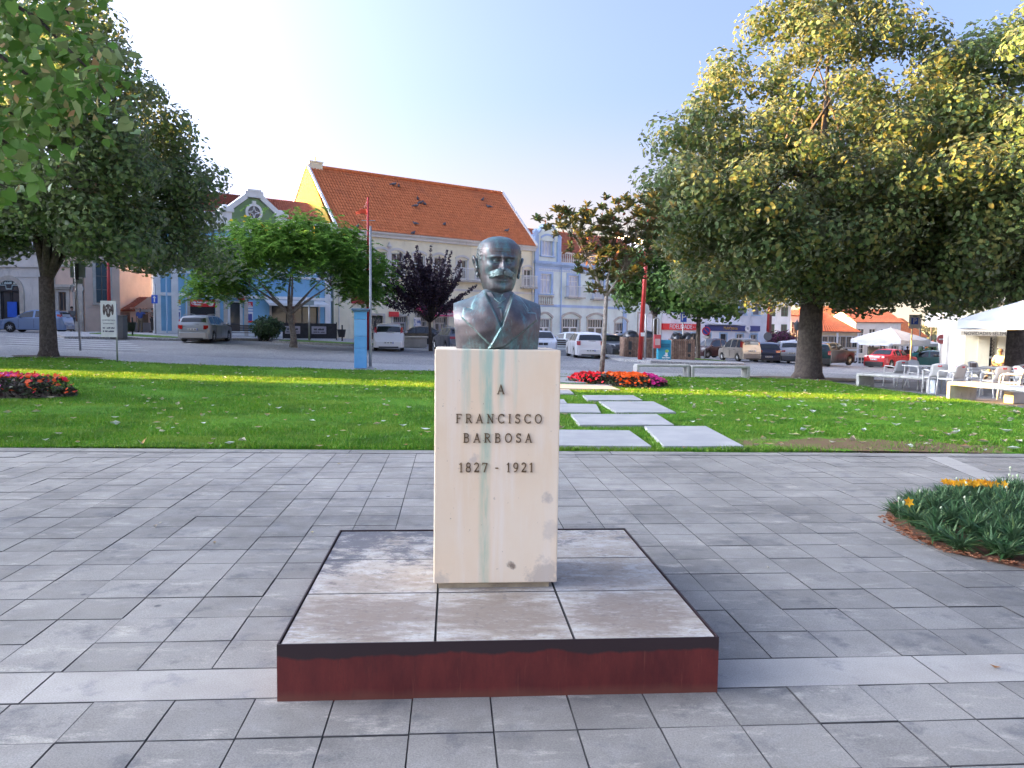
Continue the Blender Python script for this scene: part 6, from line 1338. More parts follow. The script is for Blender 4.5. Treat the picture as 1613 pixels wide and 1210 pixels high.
        for dx in (pil[0][0] - .01, pil[0][1] + .007, pil[1][1] + .007)[:3 if kind not in ('micro',) else 2]:
            i_ = near(dx); t = MB(); y_ = dx * L - Yc
            for (ka, kb) in ((2, 3),):
                a_, b_ = V[i_][1], V[i_][3]; t.bb(s * V[i_][2][1] - .006, s * V[i_][2][1] + .0015, y_ - .006, y_ + .006, zb + .12, belt * H - .05)
            t.build("door_seam", DARK, root, fix=False)
        if roofbars: t = MB(); i0, i1 = near(.46), near(.88); t.tube([(s * V[i][6][1] * .96, V[i][0][0] - Yc, V[i][8][2] + .035) for i in range(i0, i1 + 1)], .018, 6); [t.tube([(s * V[i][6][1] * .96, V[i][0][0] - Yc, V[i][8][2] - .03), (s * V[i][6][1] * .96, V[i][0][0] - Yc, V[i][8][2] + .035)], .02, 6) for i in (i0, i1)]; t.build("roof_bar", FM((.5, .5, .5), .4, .6), root)
    bm_ = bumper or paint
    for nm, y0, y1 in (("rear_bumper", Yc - .14, Yc + .055), ("front_bumper", -Yc - .055, -Yc + .14)):
        t = MB(); sg = 1 if y1 > 0 else -1; zc0, zc1 = zb + .03, .36 * H; yo, yi = (y1, y0) if sg > 0 else (y0, y1)
        t.add([(-hw * .80, yo, zc0), (hw * .80, yo, zc0), (hw * .80, yo, zc1), (-hw * .80, yo, zc1), (-hw * .985, yi - sg * .14, zc0), (hw * .985, yi - sg * .14, zc0), (hw * .985, yi - sg * .14, zc1 + .01), (-hw * .985, yi - sg * .14, zc1 + .01)], [(0, 1, 2, 3), (4, 5, 6, 7), (0, 1, 5, 4), (1, 2, 6, 5), (2, 3, 7, 6), (3, 0, 4, 7)]); t.build(nm, bm_, root, bevel=.035, seg=3)
        t = MB(); t.bb(-hw * .62, hw * .62, min(yo, yo - sg * .1), max(yo + sg * .004, yo - sg * .1 + .0001), zb - .02, zb + .07); t.build("valance", TRIM, root, fix=False)
    if plate:
        for yo, z in ((Yc + (.060 if plate == 'low' else .012), .30 * H if plate == 'low' else .47 * H), (-Yc - .061, .27 * H)):
            t = MB(); t.bb(-.26, .26, yo - .01, yo + .012, z - .055, z + .055); pl = t.build("number_plate", PLATE, root, fix=False)
            t = MB(); s_ = 1 if yo > 0 else -1; t.bb(-.26 if s_ > 0 else .215, -.215 if s_ > 0 else .26, yo + s_ * .0125 - .002, yo + s_ * .0125 + .002, z - .054, z + .054); t.build("plate_band", FM((.02, .08, .45)), pl, fix=False)
            t = MB(); 
            for k in range(8):
                if k % 3 != 2: x = -.17 + k * .05; t.bb(x, x + .03, yo + s_ * .0125 - .002, yo + s_ * .0125 + .002, z - .032, z + .032)
            t.build("plate_marks", PLATEDARK, pl, fix=False)
    if grille_: t = MB(); [t.bb(x0, x1, -Yc - .012, -Yc + .05, .40 * H, .50 * H) for x0, x1 in ((-.28, -.02), (.02, .28))]; t.build("grille", TRIM, root, fix=False)
    t = MB(); t.tube([(-.30, face(Cc[1]) + .004, belt * H + .05), (.12, face(Cc[1]) - .02, belt * H + .06)], .012, 5); t.build("wiper", TRIM, root) if kind in ('hatch', 'mpv', 'suv', 'wagon') else None
    return root
def cpos(px, Y): p = on(px, Y); p.z += .0 - .03; return p
H_ = lambda deg: R(deg)       # heading measured from +x, anticlockwise
car("parked_car", "blue hatchback parked side-on in front of the white house", "car", 'hatch', 4.03, 1.69, 1.47, carpaint((.16, .24, .40), .3), cpos(58, 51.3), H_(186), tail='high', lampz=(.56, .80), plate='low')
car("parked_car", "silver estate car with roof bars parked before the blue shop", "car", 'wagon', 4.72, 1.77, 1.50, carpaint((.36, .38, .41), .45), cpos(325, 45.6), H_(94), wheel=.32, roofbars=True, lampz=(.47, .62), lampw=.2)
car("parked_car", "white hatchback seen from behind between the lamp post and the purple tree", "car", 'hatch', 4.03, 1.69, 1.49, carpaint((.72, .73, .74)), cpos(613, 44.9), H_(98), tail='high', lampz=(.60, .86), plate='low')
car("parked_car", "grey estate car half hidden behind the bust", "car", 'wagon', 4.7, 1.83, 1.44, carpaint((.17, .18, .22), .4), cpos(716, 47.5), H_(108), roofbars=True, lampz=(.52, .62), lampw=.24, plate='low')
car("parked_car", "black low car behind the purple tree's trunk", "car", 'sedan', 4.5, 1.75, 1.35, carpaint((.015, .016, .018)), cpos(672, 54), H_(10))
car("parked_car", "white saloon car facing the camera just right of the bust", "car", 'sedan', 4.5, 1.8, 1.43, carpaint((.62, .66, .74)), cpos(852, 50.5), H_(-88), grille_=True)
car("parked_car", "pale grey hatchback parked behind the small bench", "car", 'hatch', 4.0, 1.7, 1.44, carpaint((.40, .45, .50), .3), cpos(893, 56.5), H_(150))
car("parked_car", "white hatchback with red tail lamps parked left of the slim magnolia trunk", "car", 'hatch', 4.02, 1.71, 1.49, carpaint((.70, .71, .73)), cpos(921, 46.8), H_(95), tail='wide', lampz=(.50, .66), lampw=.17, plate='low')
car("parked_car", "dark grey car facing the camera right of the magnolia trunk", "car", 'hatch', 4.2, 1.75, 1.47, carpaint((.06, .065, .08), .3), cpos(957, 52.5), H_(-70))
car("parked_car", "black hatchback parked left of the wooden bin enclosure", "car", 'hatch', 3.9, 1.7, 1.52, carpaint((.012, .013, .016)), cpos(982, 54), H_(-115))
car("parked_car", "tiny black and red city car behind the no parking sign", "car", 'micro', 2.5, 1.52, 1.50, carpaint((.045, .018, .022)), cpos(1120, 61), H_(205), wheel=.29, lampw=.2, wb=(.17, .86))
car("parked_car", "champagne coloured small people carrier parked left of the dark hatchback", "car", 'mpv', 3.5, 1.5, 1.60, carpaint((.38, .34, .29), .45), cpos(1165, 55.5), H_(104), wheel=.27, tail='high', lampz=(.55, .86), bumper=carpaint((.22, .20, .20), .2))
car("parked_car", "dark blue hatchback wedged beside the champagne people carrier", "car", 'hatch', 4.0, 1.68, 1.42, carpaint((.022, .026, .06), .2), cpos(1205, 57), H_(82), lampz=(.5, .62), plate='low')
car("parked_car", "black hatchback between the dark blue one and the silver suv", "car", 'hatch', 3.9, 1.65, 1.40, carpaint((.02, .022, .03)), cpos(1223, 58.5), H_(82))
car("parked_car", "silver suv with wide rear window left of the big tree trunk", "car", 'suv', 4.4, 1.84, 1.60, carpaint((.46, .49, .55), .4), cpos(1243, 57.5), H_(78), wheel=.35, lampz=(.52, .60), lampw=.28, bumper=carpaint((.10, .11, .13)))
car("parked_car", "dark green estate car cut in two by the big tree trunk", "car", 'wagon', 4.5, 1.75, 1.50, carpaint((.012, .045, .05), .3), cpos(1284, 53.5), H_(75), lampz=(.5, .68), lampw=.16, bumper=TRIM)
car("parked_car", "dark off-roader showing right of the big tree trunk", "car", 'suv', 4.3, 1.8, 1.65, carpaint((.03, .032, .035), .2), cpos(1306, 56.5), H_(35), wheel=.34)
car("parked_car", "red saloon car with black bumpers parked by the far parasol", "car", 'sedan', 4.4, 1.70, 1.38, carpaint((.52, .02, .025)), cpos(1406, 57.5), H_(34), bumper=TRIM, lampz=(.52, .64), lampw=.3)
car("parked_car", "light blue car far down the street right of the big tree", "car", 'sedan', 4.4, 1.7, 1.42, carpaint((.18, .28, .50), .2), on(1325, 98), H_(60))
car("parked_car", "white car at the bottom of the far street", "car", 'hatch', 4.0, 1.7, 1.45, carpaint((.62, .64, .68)), on(1337, 106), H_(50))
car("parked_car", "teal car between the red saloon and the cafe corner", "car", 'hatch', 4.0, 1.7, 1.42, carpaint((.03, .12, .12), .1), on(1462, 62), H_(150))
car("pickup_truck", "white van parked behind the silver suv", "van", 'mpv', 4.6, 1.8, 1.9, carpaint((.55, .58, .62)), on(1250, 76), H_(160))
# ---------------- trees ----------------
def tree(name, label, loc, cat="tree", rz=0., group=None): return thing(name, label, cat, loc, rz, group)
LIND = leafmat("sun_tinted_linden_leaf", [(.060, .105, .040), (.085, .140, .048), (.110, .165, .055), (.165, .185, .055), (.18, .165, .045)], (.20, .23, .14), .45, .6)  # the yellow stops put golden low sunlight into the leaf colour
LIND2 = leafmat("linden_leaf_dark", [(.095, .165, .060), (.130, .205, .068), (.165, .235, .075), (.20, .255, .088)], (.24, .28, .17), .46, .6)
def linden(name, label, px, Y, H, z0, Rx, Ry, nclump, per, size, seed, r0=.34, mat=LIND, cx=0., cy=0., low=None, shape=None, lean=0., fork=2.6):
    r = np.random.default_rng(seed); p = on(px, Y); root = tree(name, label, p)
    hm = (H + z0) / 2; hh = (H - z0) / 2
    def ins(q):
        u = (q[2] - z0) / (H - z0)
        if not 0 <= u <= 1 or (low and q[2] < low(q[0])): return False
        if sin(1.75 * q[0] + seed) * sin(1.6 * q[1] + 1.3 * seed) + sin(2.1 * q[2] + 2 * seed + .8 * q[0]) * .7 < -.38: return False
        prof = shape(u) if shape else math.sqrt(max(0, 1 - ((u - .36) / (.64 if u > .36 else .5)) ** 2))
        ang = math.atan2(q[1] - cy, q[0] - cx); lob = 1 + .11 * sin(3 * ang + seed) + .08 * sin(5 * ang + 2 * seed + u * 6)
        return math.hypot((q[0] - cx) / Rx, (q[1] - cy) / Ry) < prof * lob
    cl = clumpset(r, ins, ((cx - Rx * 1.2, cx + Rx * 1.2), (cy - Ry * 1.2, cy + Ry * 1.2), (z0, H)), nclump, .75, 1.3, .62 * (Rx * Ry * (H - z0) / nclump) ** (1 / 3.) * 1.5)
    # hollow the heart of the crown, keep the shell and a few inner clumps
    keep = []
    for c, q in cl:
        u = math.hypot((c[0] - cx) / Rx, (c[1] - cy) / Ry); v = abs(c[2] - hm) / hh
        if max(u, v) > .5 or r.random() < .3: keep.append((c, q))
    C, Nn = crown(r, keep, per, 1.0, .8, .5)
    # stray sprays that break the outline
    out = leafcloud("crown", C, Nn, size, 'tear', mat, root, r)
    tag(out, kind=None)
    t = MB(); pts = [(0, 0, -.1), (0.02, 0, .25), (lean * .5, 0.02, fork * .55), (lean, 0, fork)]; t.tube(pts, [r0 * 1.55, r0 * 1.12, r0 * .95, r0 * .9], 14)
    top = (lean, 0, fork - .2); sel = r.permutation(len(keep))[:34]
    for k in range(5):
        a = 2 * pi * k / 5 + seed; m_ = Vector((lean + (Rx * .3) * cos(a) + cx * .5, Ry * .3 * sin(a) + cy * .5, fork + (H - fork) * .30 * (1 + .3 * sin(k * 2.2)))); limbs(t, r, top, [m_], r0 * .62, n=8)
        for i in sel[k::5]: limbs(t, r, m_, [keep[i][0]], r0 * .22, n=5)
    limbs(t, r, top, [(cx, cy, H * .85)], r0 * .6, n=8)
    t.build("trunk", BARK, root, True, fix=False)
    return root, t
BR = linden("linden_tree", "large round linden with silvery leaves on the right of the lawn", 1275, 29.1, 14.3, 3.2, 7.0, 5.8, 330, 390, .083, 3, r0=.44, cx=.45, cy=.4, shape=lambda u: .72 + u if u < .28 else max(0, 1 - 1.16 * (u - .28)) * (1 if u < .93 else .6), lean=.05, fork=2.7)
linden("linden_tree", "dark linden behind the large parasol at the right edge", 1602, 28.6, 12.9, 3.1, 5.2, 4.4, 200, 330, .084, 8, r0=.33, cx=.2, cy=.0, mat=LIND2, shape=lambda u: min(1, .6 + 2.4 * u) * math.sqrt(max(0, 1 - max(0, (u - .34) / .66) ** 2.2)))
linden("linden_tree", "broad dark linden on the left of the lawn", 75, 28.9, 13.2, 3.4, 4.6, 4.0, 235, 330, .083, 5, r0=.27, cx=.45, cy=.9, mat=LIND2, low=lambda x: 4.9 - 1.2 * min(1, max(0, abs(x - .2) - .6) / 1.6), shape=lambda u: (1.12 - .9 * u if u < .16 else 1.) if u < .45 else max(0, 1 - 1.35 * (u - .45)), fork=2.9)
GRN = leafmat("maple_leaf", [(.06, .14, .028), (.09, .18, .034), (.13, .22, .04), (.05, .11, .026)], (.10, .15, .06), .3, .6)
linden("street_tree", "round green street tree behind the bin enclosures, left of the pair", 1031, 53, 7.3, 3.25, 2.9, 2.6, 70, 120, .14, 21, r0=.17, mat=GRN, fork=2.9)
linden("street_tree", "round green street tree behind the bin enclosures, right of the pair", 1100, 51, 7.1, 3.25, 2.7, 2.5, 66, 120, .14, 22, r0=.15, mat=GRN, fork=2.9)
# unseen lindens added past the left edge, sized and spaced to shade the square
for i, (x, y, H, Rr, lab) in enumerate(((-28, 30.2, 10.8, 4.6, "unseen linden added beyond the left edge for its shade, far one"), (-28, 16.6, 9.0, 4.6, "unseen linden added beyond the left edge for its shade, beside the lawn"))):
    q = Vector((x, y, gz(x, y))); r_ = linden("linden_tree", lab, 800, 30, H, 1.9, Rr, Rr, 170, 75, .19, 40 + i, mat=LIND2, r0=.3)[0]; r_.location = q
# near linden whose low branch hangs into the upper left corner
r = np.random.default_rng(77); root = tree("linden_tree", "near linden branch with large pale green leaves hanging into the upper left corner", (-6.3, 6.3, 0))
LN = leafmat("near_linden_leaf", [(.08, .20, .03), (.12, .27, .04), (.17, .33, .055), (.095, .22, .04), (.21, .34, .06)], (.26, .34, .13), .38, .5)
BRACT = leafmat("linden_bract", [(.52, .46, .20), (.50, .30, .14), (.42, .42, .16)], None, .3, .7)
def spray(pts, N, size, spread, seed):
    r = np.random.default_rng(seed); C, A = [], []
    pts = [np.array(p) for p in pts]
    for i in range(N):
        k = r.integers(len(pts) - 1); q = r.random(); p = pts[k] * (1 - q) + pts[k + 1] * q; C.append(p + r.normal(0, spread, 3)); d = pts[k + 1] - pts[k]; A.append(d / np.linalg.norm(d) + r.normal(0, .6, 3) + [0, 0, -.6])
    return np.array(C), np.array(A)
def at7(px, py, Y=6.6): p = at(px, py, Y); return (p.x + 6.3, p.y - 6.3, p.z)
paths = [[at7(-220, -160), at7(-60, -40), at7(60, 30), at7(140, 110), at7(168, 150)], [at7(-200, 0), at7(-40, 60), at7(60, 130), at7(110, 190)], [at7(-180, -260), at7(0, -110), at7(80, -30), at7(118, 40)], [at7(-220, 120), at7(-80, 170), at7(10, 225), at7(50, 262)], [at7(-160, -100, 7.4), at7(20, 10, 7.4), at7(60, 90, 7.4), at7(70, 170, 7.4)], [at7(-200, 60, 7.2), at7(-60, 130, 7.2), at7(20, 180, 7.2), at7(95, 160, 7.0)], [at7(-220, 200, 7), at7(-60, 260, 7), at7(20, 300, 7)]]
Cs, As = zip(*[spray(p, n_, .1, sd, 50 + i) for i, (p, n_, sd) in enumerate(zip(paths, (330, 250, 240, 190, 240, 220, 110), (.17, .17, .16, .15, .17, .17, .15)))]); Cs, As = np.concatenate(Cs), np.concatenate(As)
leafcloud("leaves", Cs, r.normal(0, .6, Cs.shape) + [-.1, -.55, .65], .058, 'heart', LN, root, r, axis=As)
k = r.permutation(len(Cs))[:170]; tag(leafcloud("bracts", Cs[k] + r.normal(0, .05, (170, 3)), r.normal(0, 1, (170, 3)), .045, 'kite', BRACT, root, r), kind='stuff')
t = MB(); t.tube([(0, 0, -.1), (0, 0, 2.2), (.0, .0, 4.2)], [.24, .2, .15], 12)
for p in paths: limbs(t, r, (0, 0, 2.6), [p[1]], .07, n=6); t.tube(p, list(np.linspace(.025, .005, len(p))), 5)
leafcloud("upper_leaves", crown(r, [(np.array((-1.2 + r.normal(0, 1.1), r.normal(0, 1.1), 5.2 + r.normal(0, .8))), 1.) for _ in range(24)], 110, .8)[0], r.normal(0, 1, (24 * 110, 3)), .07, 'heart', LN, root, r)
t.build("trunk", BARK, root, True, fix=False)
# rust-backed magnolia shoots low at the left edge
MAGL = leafmat("magnolia_leaf", [(.035, .085, .028), (.05, .115, .034), (.075, .15, .045), (.11, .18, .055), (.06, .125, .04)], (.13, .12, .05), .25, .4)
root = tree("magnolia_tree", "young magnolia with rusty leaves at the far left edge", (-8.05, 10.6, 0))
MG2 = leafmat("lit_magnolia_leaf", [(.06, .15, .02), (.10, .19, .03), (.26, .26, .04), (.30, .14, .05), (.08, .17, .03)], (.26, .13, .05), .3, .4)
r = np.random.default_rng(31); C, Nn, A = [], [], []
for i in range(64):
    p = at(r.uniform(-75, 48), r.uniform(255, 405), r.uniform(10.2, 11.2)); K = 13
    if p.x + 8.05 > .9 - abs(p.z - 3.2) * .25: continue
    az = r.uniform(0, 2 * pi, K); el = r.uniform(.1, 1.1, K); ax_ = np.stack([np.cos(az) * np.cos(el), np.sin(az) * np.cos(el), np.sin(el)], 1); C.append(np.array([p.x + 8.05, p.y - 10.6, p.z]) + ax_ * .07); A.append(ax_); Nn.append(np.stack([-np.cos(az) * np.sin(el), -np.sin(az) * np.sin(el), np.cos(el)], 1) + r.normal(0, .2, (K, 3)))
tips = [c[0] for c in C]; leafcloud("leaves", np.concatenate(C), np.concatenate(Nn), .085, 'oval', MG2, root, r, axis=np.concatenate(A))
t = MB(); t.tube([(-.3, 0, -.05), (-.3, 0, 1.6), (-.3, 0, 2.6)], [.06, .05, .04], 8); limbs(t, r, (-.3, 0, 1.9), tips, .018, n=4); t.build("trunk", BARKP, root, True, fix=False)
# feathery light green tree in front of the blue shop
root = tree("mimosa_tree", "spreading light green feathery tree in front of the blue shop", on(462, 43.4)); r = np.random.default_rng(14)
MIM = leafmat("mimosa_leaf", [(.10, .27, .03), (.15, .33, .035), (.20, .39, .04), (.27, .43, .05), (.08, .21, .03)], (.16, .30, .06), .45, .6)
cl = []
tries = 0
while len(cl) < 250 and tries < 40000:
    tries += 1; x, y, z = r.uniform(-5.2, 5.0), r.uniform(-3.8, 3.8), r.uniform(1.7, 7.0)
    dome = 6.95 * math.sqrt(max(0, 1 - (x / 5.3) ** 2 * .62 - (y / 4.2) ** 2 * .5)) ; lowb = 3.3 - .1 * abs(x)
    if lowb < z < dome and (z > dome - 1.7 or abs(x) > 3.1) and math.hypot(x / 5.3, y / 4.1) < 1 and all(((np.array((x, y, z)) - c) ** 2).sum() > .48 ** 2 for c in cl): cl.append(np.array((x, y, z)))
C, Nn, A = [], [], []
for c in cl:
    for _ in range(20):
        az = r.uniform(0, 2 * pi); out = np.array([cos(az), sin(az), r.uniform(-.5, .3)]); st = c + r.normal(0, .34, 3); L = r.uniform(.35, .6); nl = 15
        side = np.cross(out, [0, 0, 1]); side /= np.linalg.norm(side)
        for j in range(nl):
            q = (j // 2 + .5) / (nl / 2); s = 1 if j % 2 else -1; C.append(st + out * L * q + np.array([0, 0, -.22 * q * q]) + side * s * .075 * (1 - .5 * q)); A.append(side * s + out * .5); Nn.append([0, 0, 1] + r.normal(0, .25, 3))
leafcloud("crown", C, Nn, .105, 'kite', MIM, root, r, axis=A, var=.2)
FLW = leafmat("yellow_bloom", [(.62, .38, .03), (.70, .48, .06)], None, .3, .7); k = [np.array(c) + (0, -.2, .55) for c in cl if c[2] > 5.0][:26]; leafcloud("blossoms", np.repeat(np.array(k), 3, 0) + r.normal(0, .16, (len(k) * 3, 3)), r.normal(0, 1, (len(k) * 3, 3)), .075, 'disc', FLW, root, r)
t = MB(); t.tube([(0, 0, -.05), (.02, 0, .5), (-.10, 0, 1.3), (-.22, .02, 1.95)], [.24, .17, .155, .15], 12)
for j, (x, y, z) in enumerate(((-1.9, -.4, 3.7), (1.5, .2, 3.7), (-.4, 1.2, 4.2), (-2.6, .8, 3.3), (2.3, -1, 3.3), (.3, -1.2, 4.0))):
    limbs(t, r, (-.2, 0, 1.75), [(x, y, z)], .11, n=7, up=.2); [limbs(t, r, (x, y, z), [cl[i]], .035, n=4) for i in r.permutation(len(cl))[:9] if np.hypot(cl[i][0] - x, cl[i][1] - y) < 2.6]
t.build("trunk", BARKP, root, True, fix=False)
# purple-leaved plum
root = tree("plum_tree", "small purple-leaved plum tree left of the bust", on(678, 46)); r = np.random.default_rng(15)
PLM = leafmat("plum_leaf", [(.022, .015, .028), (.036, .021, .038), (.05, .027, .045), (.03, .019, .034)], (.05, .03, .045), .15, .5)
tips = []
for i in range(120):
    az = r.uniform(0, 2 * pi); e = r.uniform(.2, 1.45); L = r.uniform(1.5, 3.0) * (1 + .12 * sin(e * 2)); tips.append(np.array([-.25 + 1.02 * L * cos(e) * cos(az), L * cos(e) * sin(az), 1.75 + .25 + 1.28 * L * sin(e)]))
C, Nn = [], []
b0 = np.array([0, 0, 1.9])
for tp in tips:
    n_ = 130; q = r.uniform(.34, 1.04, n_) ** .8; mid = (b0 + tp) / 2 + np.array([0, 0, -.15]); p = b0 * ((1 - q) ** 2)[:, None] + mid * (2 * q * (1 - q))[:, None] + tp * (q * q)[:, None]; C.append(p + r.normal(0, .15, (n_, 3)) * (1.25 - q)[:, None]); Nn.append(r.normal(0, 1, (n_, 3)) + [0, 0, .4])
leafcloud("crown", np.concatenate(C), np.concatenate(Nn), .085, 'oval', PLM, root, r)
t = MB(); t.tube([(0.02, 0, -.05), (0, 0, .8), (-.05, 0, 1.7)], [.125, .10, .085], 10)
for tp in tips[:40]:
    t.tube([(-.04, 0, 1.6), tuple((b0 + tp) / 2 + np.array([0, 0, -.15])), tuple(tp)], [.045, .02, .006], 5)
t.build("trunk", BARK, root, True, fix=False)
# slim magnolia by the stepping slabs
root = tree("magnolia_tree", "slim magnolia with glossy rust-backed leaves by the red flower bed", on(948, 23.9)); r = np.random.default_rng(16)
def mx(px, py, dy=0.): p = at(px, py, 23.9 + dy); q = root.location; return np.array([p.x - q.x, p.y - q.y, p.z - q.z])
tips = [mx(*a, r.uniform(-.7, .7)) for a in ((865, 345), (885, 332), (878, 355), (900, 350), (920, 345), (935, 338), (950, 330), (962, 345), (975, 335), (990, 322), (1005, 330), (1018, 322), (1030, 340), (1022, 360), (1032, 375), (900, 372), (915, 385), (930, 370), (945, 360), (960, 370), (975, 360), (990, 350), (1005, 355), (1015, 385), (1000, 400), (985, 385), (970, 395), (955, 388), (940, 395), (925, 402), (940, 415), (955, 425), (972, 420), (988, 418), (1003, 425), (930, 430), (965, 442), (985, 438), (1012, 408), (950, 350), (980, 372), (905, 362), (890, 345), (1028, 350), (945, 440), (960, 405), (995, 372), (1010, 345), (936, 455), (1024, 400))]
C, Nn, A = [], [], []
for tp in list(tips) + [tp + r.normal(0, .28, 3) for tp in tips for _ in range(4)]:
    K = 12; az = r.uniform(0, 2 * pi, K); el = r.uniform(-.1, 1.2, K); ax_ = np.stack([np.cos(az) * np.cos(el), np.sin(az) * np.cos(el), np.sin(el)], 1); C.append(tp + ax_ * .10); A.append(ax_); Nn.append(np.stack([-np.cos(az) * np.sin(el), -np.sin(az) * np.sin(el), np.cos(el)], 1) + r.normal(0, .25, (K, 3)))
leafcloud("crown", np.concatenate(C), np.concatenate(Nn), .115, 'oval', MAGL, root, r, axis=np.concatenate(A))
RST = leafmat("rusty_leaf", [(.22, .075, .03), (.28, .11, .045), (.17, .055, .025)], None, .15, .7); k = np.array(tips); leafcloud("rusty_leaves", np.repeat(k, 2, 0) + r.normal(0, .17, (len(k) * 2, 3)), r.normal(0, 1, (len(k) * 2, 3)), .10, 'oval', RST, root, r)
t = MB(); fk = mx(955, 466); t.tube([(0, 0, -.03), tuple(fk * .5 + np.array([.02, 0, 0])), tuple(fk)], [.085, .066, .06], 10)
for (a, b) in (((925, 405), .05), ((905, 375), .04), ((985, 425), .05), ((965, 400), .045), ((1000, 380), .04)):
    m_ = mx(*a); limbs(t, r, fk - np.array([0, 0, .05]), [m_], b, n=7, up=.1, wob=.05); [limbs(t, r, m_, [q], .016, n=4, wob=.05) for q in tips if abs(q[0] - m_[0]) < .75 and q[2] > m_[2] - .4]
t.build("trunk", BARKP, root, True, fix=False)
# shrubs and smaller greenery
def shrub(name, label, p, rx, rz_, per, mat, seed, size=.09, shape='oval', cat="shrub", z0=.1):
    r = np.random.default_rng(seed); root = thing(name, label, cat, p); d = r.normal(0, 1, (per, 3)); d /= np.linalg.norm(d, axis=1, keepdims=True); rr = r.random(per)[:, None] ** .4; lob = 1 + .16 * np.sin(4 * np.arctan2(d[:, 1:2], d[:, 0:1]) + 5 * d[:, 2:3])
    P_ = d * rr * lob * [rx, rx, rz_]; P_[:, 2] += rz_ + z0; leafcloud("leaves", P_, d + r.normal(0, .6, (per, 3)), size, shape, mat, root, r); t = MB(); limbs(t, r, (0, 0, 0), P_[:26], .03, n=4); t.build("stem", BARK, root, True, fix=False); return root
SHR = leafmat("shrub_leaf", [(.018, .05, .02), (.03, .075, .025), (.05, .10, .035), (.075, .115, .05)], None, .15, .4)
shrub("shrub", "round dark green shrub between the wooden bench and the light green tree", on(421, 49.2), .95, .70, 2600, SHR, 3)
OLV = leafmat("olive_leaf", [(.10, .115, .075), (.15, .16, .11), (.07, .085, .055)], None, .2, .6)
o = shrub("olive_tree", "grey-green olive tree behind the garden wall on the left", Vector((at(178, 450, 68).x, 68, .9)), 2.5, 2.3, 5200, OLV, 5, .17, 'kite', "tree", 1.6)
o = shrub("flowering_shrub", "pink-purple flowering shrub near the street lantern", on(1232, 84) - Vector((0, 0, .0)), 1.6, .85, 1500, leafmat("pink_purple_leaf", [(.14, .04, .09), (.22, .07, .13), (.08, .035, .06), (.08, .10, .05)], None, .25, .6), 6, .15, 'oval', "shrub", 1.2)
shrub("shrub", "dark green bush below the orange-roofed hillside houses", on(1478, 105), 2.4, 1.6, 1500, SHR, 9, .28)
for i, (px, Y, rx, lab) in enumerate(((1448, 240, 7, "round tree among the hillside houses"), (1420, 300, 9, "broad tree low on the hillside behind the far parasol"), (1470, 320, 8, "tree near the hilltop beside the cafe corner"))): shrub("hillside_tree", lab, Vector((at(px, 520, Y).x, Y, -6)), rx, rx * .55, 900, OLV, 20 + i, 1.0, 'oval', "tree", 1.)
# woods on the hill: one mass
r = np.random.default_rng(44); n_ = 5200; x = r.uniform(120, 700, n_); y = r.uniform(600, 980, n_); bz = np.interp(y, [560, 640, 760, 980], [-34, -8, 8, 12]) * (.5 + .5 * np.sin(x / 260. + 1.1) * np.sin(x / 610. + .4)); C = np.stack([x, y, bz - 2 + r.uniform(0, 5, n_)], 1)
tag(leafcloud("distant_woods", C, r.normal(0, .7, (n_, 3)) + [0, -.6, .5], 3.2, 'oval', leafmat("distant_foliage", [(.05, .065, .03), (.09, .09, .045), (.13, .11, .06), (.06, .08, .035)], None, .1, .9), None, r), kind='stuff')
# ---------------- street furniture ----------------
REDP = FM((.42, .025, .02), .45); GALV = FM((.36, .37, .38), .45, .5); BLUEP = FM((.02, .09, .50), .4)
CONC = M("bench_concrete", (.40, .395, .375), (.52, .51, .48), 3.5, .85, .4, 60, speck=.2, c3=(.20, .20, .19), streak=(1, 1, .4))
WOODS = M("weathered_slat_wood", (.17, .10, .07), (.28, .19, .14), 6, .85, .4, 40, rand=.2, c3=(.10, .07, .05), streak=(6, 6, .5))
# light blue information pillar
L0 = on(568, 27.8); kb = thing("information_pillar", "light blue four-panel pillar with flat cap at the edge of the lawn", "pillar", L0, R(8)); PB = M("pillar_blue", (.10, .34, .62), (.14, .40, .68), 2, .5); PB2 = M("pillar_blue_light", (.16, .42, .70), (.20, .46, .74), 2, .5)
zt = 0
for i, (h, m_) in enumerate(((.70, PB), (.42, PB), (.58, PB2), (.32, PB))): t = MB(); t.bb(-.215, .215, -.13, .13, zt + .004, zt + h - .004); t.build("panel", m_, kb, bevel=.01); zt += h
t = MB(); t.bb(-.30, .30, -.20, .20, zt + .0, zt + .06); t.bb(-.27, .27, -.17, .17, zt - .05, zt); t.build("cap", FM((.12, .22, .34)), kb, bevel=.01)
p = on(583.5, 27.9); o = thing("metal_post", "slim grey metal post right beside the light blue pillar", "post", p); t = MB(); t.tube([(0, 0, -.05), (0, 0, .9), (0, 0, 4.95)], [.055, .05, .036], 10); t.build("shaft", GALV, o, True); t = MB(); t.lathe([(.11, 0), (.11, .03), (.06, .06)], 12); t.build("foot", GALV, o)
p = on(579.5, 44.); o = thing("flagpole", "tall red pole with a small orange pennant at its top", "flagpole", p); zt = at(578, 311, 44).z - p.z
t = MB(); t.tube([(0, 0, -.05), (0, 0, zt)], [.10, .055], 10); t.build("pole", REDP, o, True); t = MB(); t.tube([(-.35, 0, zt - 1.25), (.4, 0, zt - 1.25)], .02, 6); t.build("crossarm", GALV, o)
z_ = at(578, 335, 44).z - p.z; t = MB(); V = []
for i in range(9):
    for j in range(5): u, v = i / 8, j / 4; V.append((-.06 - .62 * u, .06 * sin(u * 6 + v), z_ + .18 - .30 * v * (1 - .55 * u) - .10 * u + .05 * sin(u * 5)))
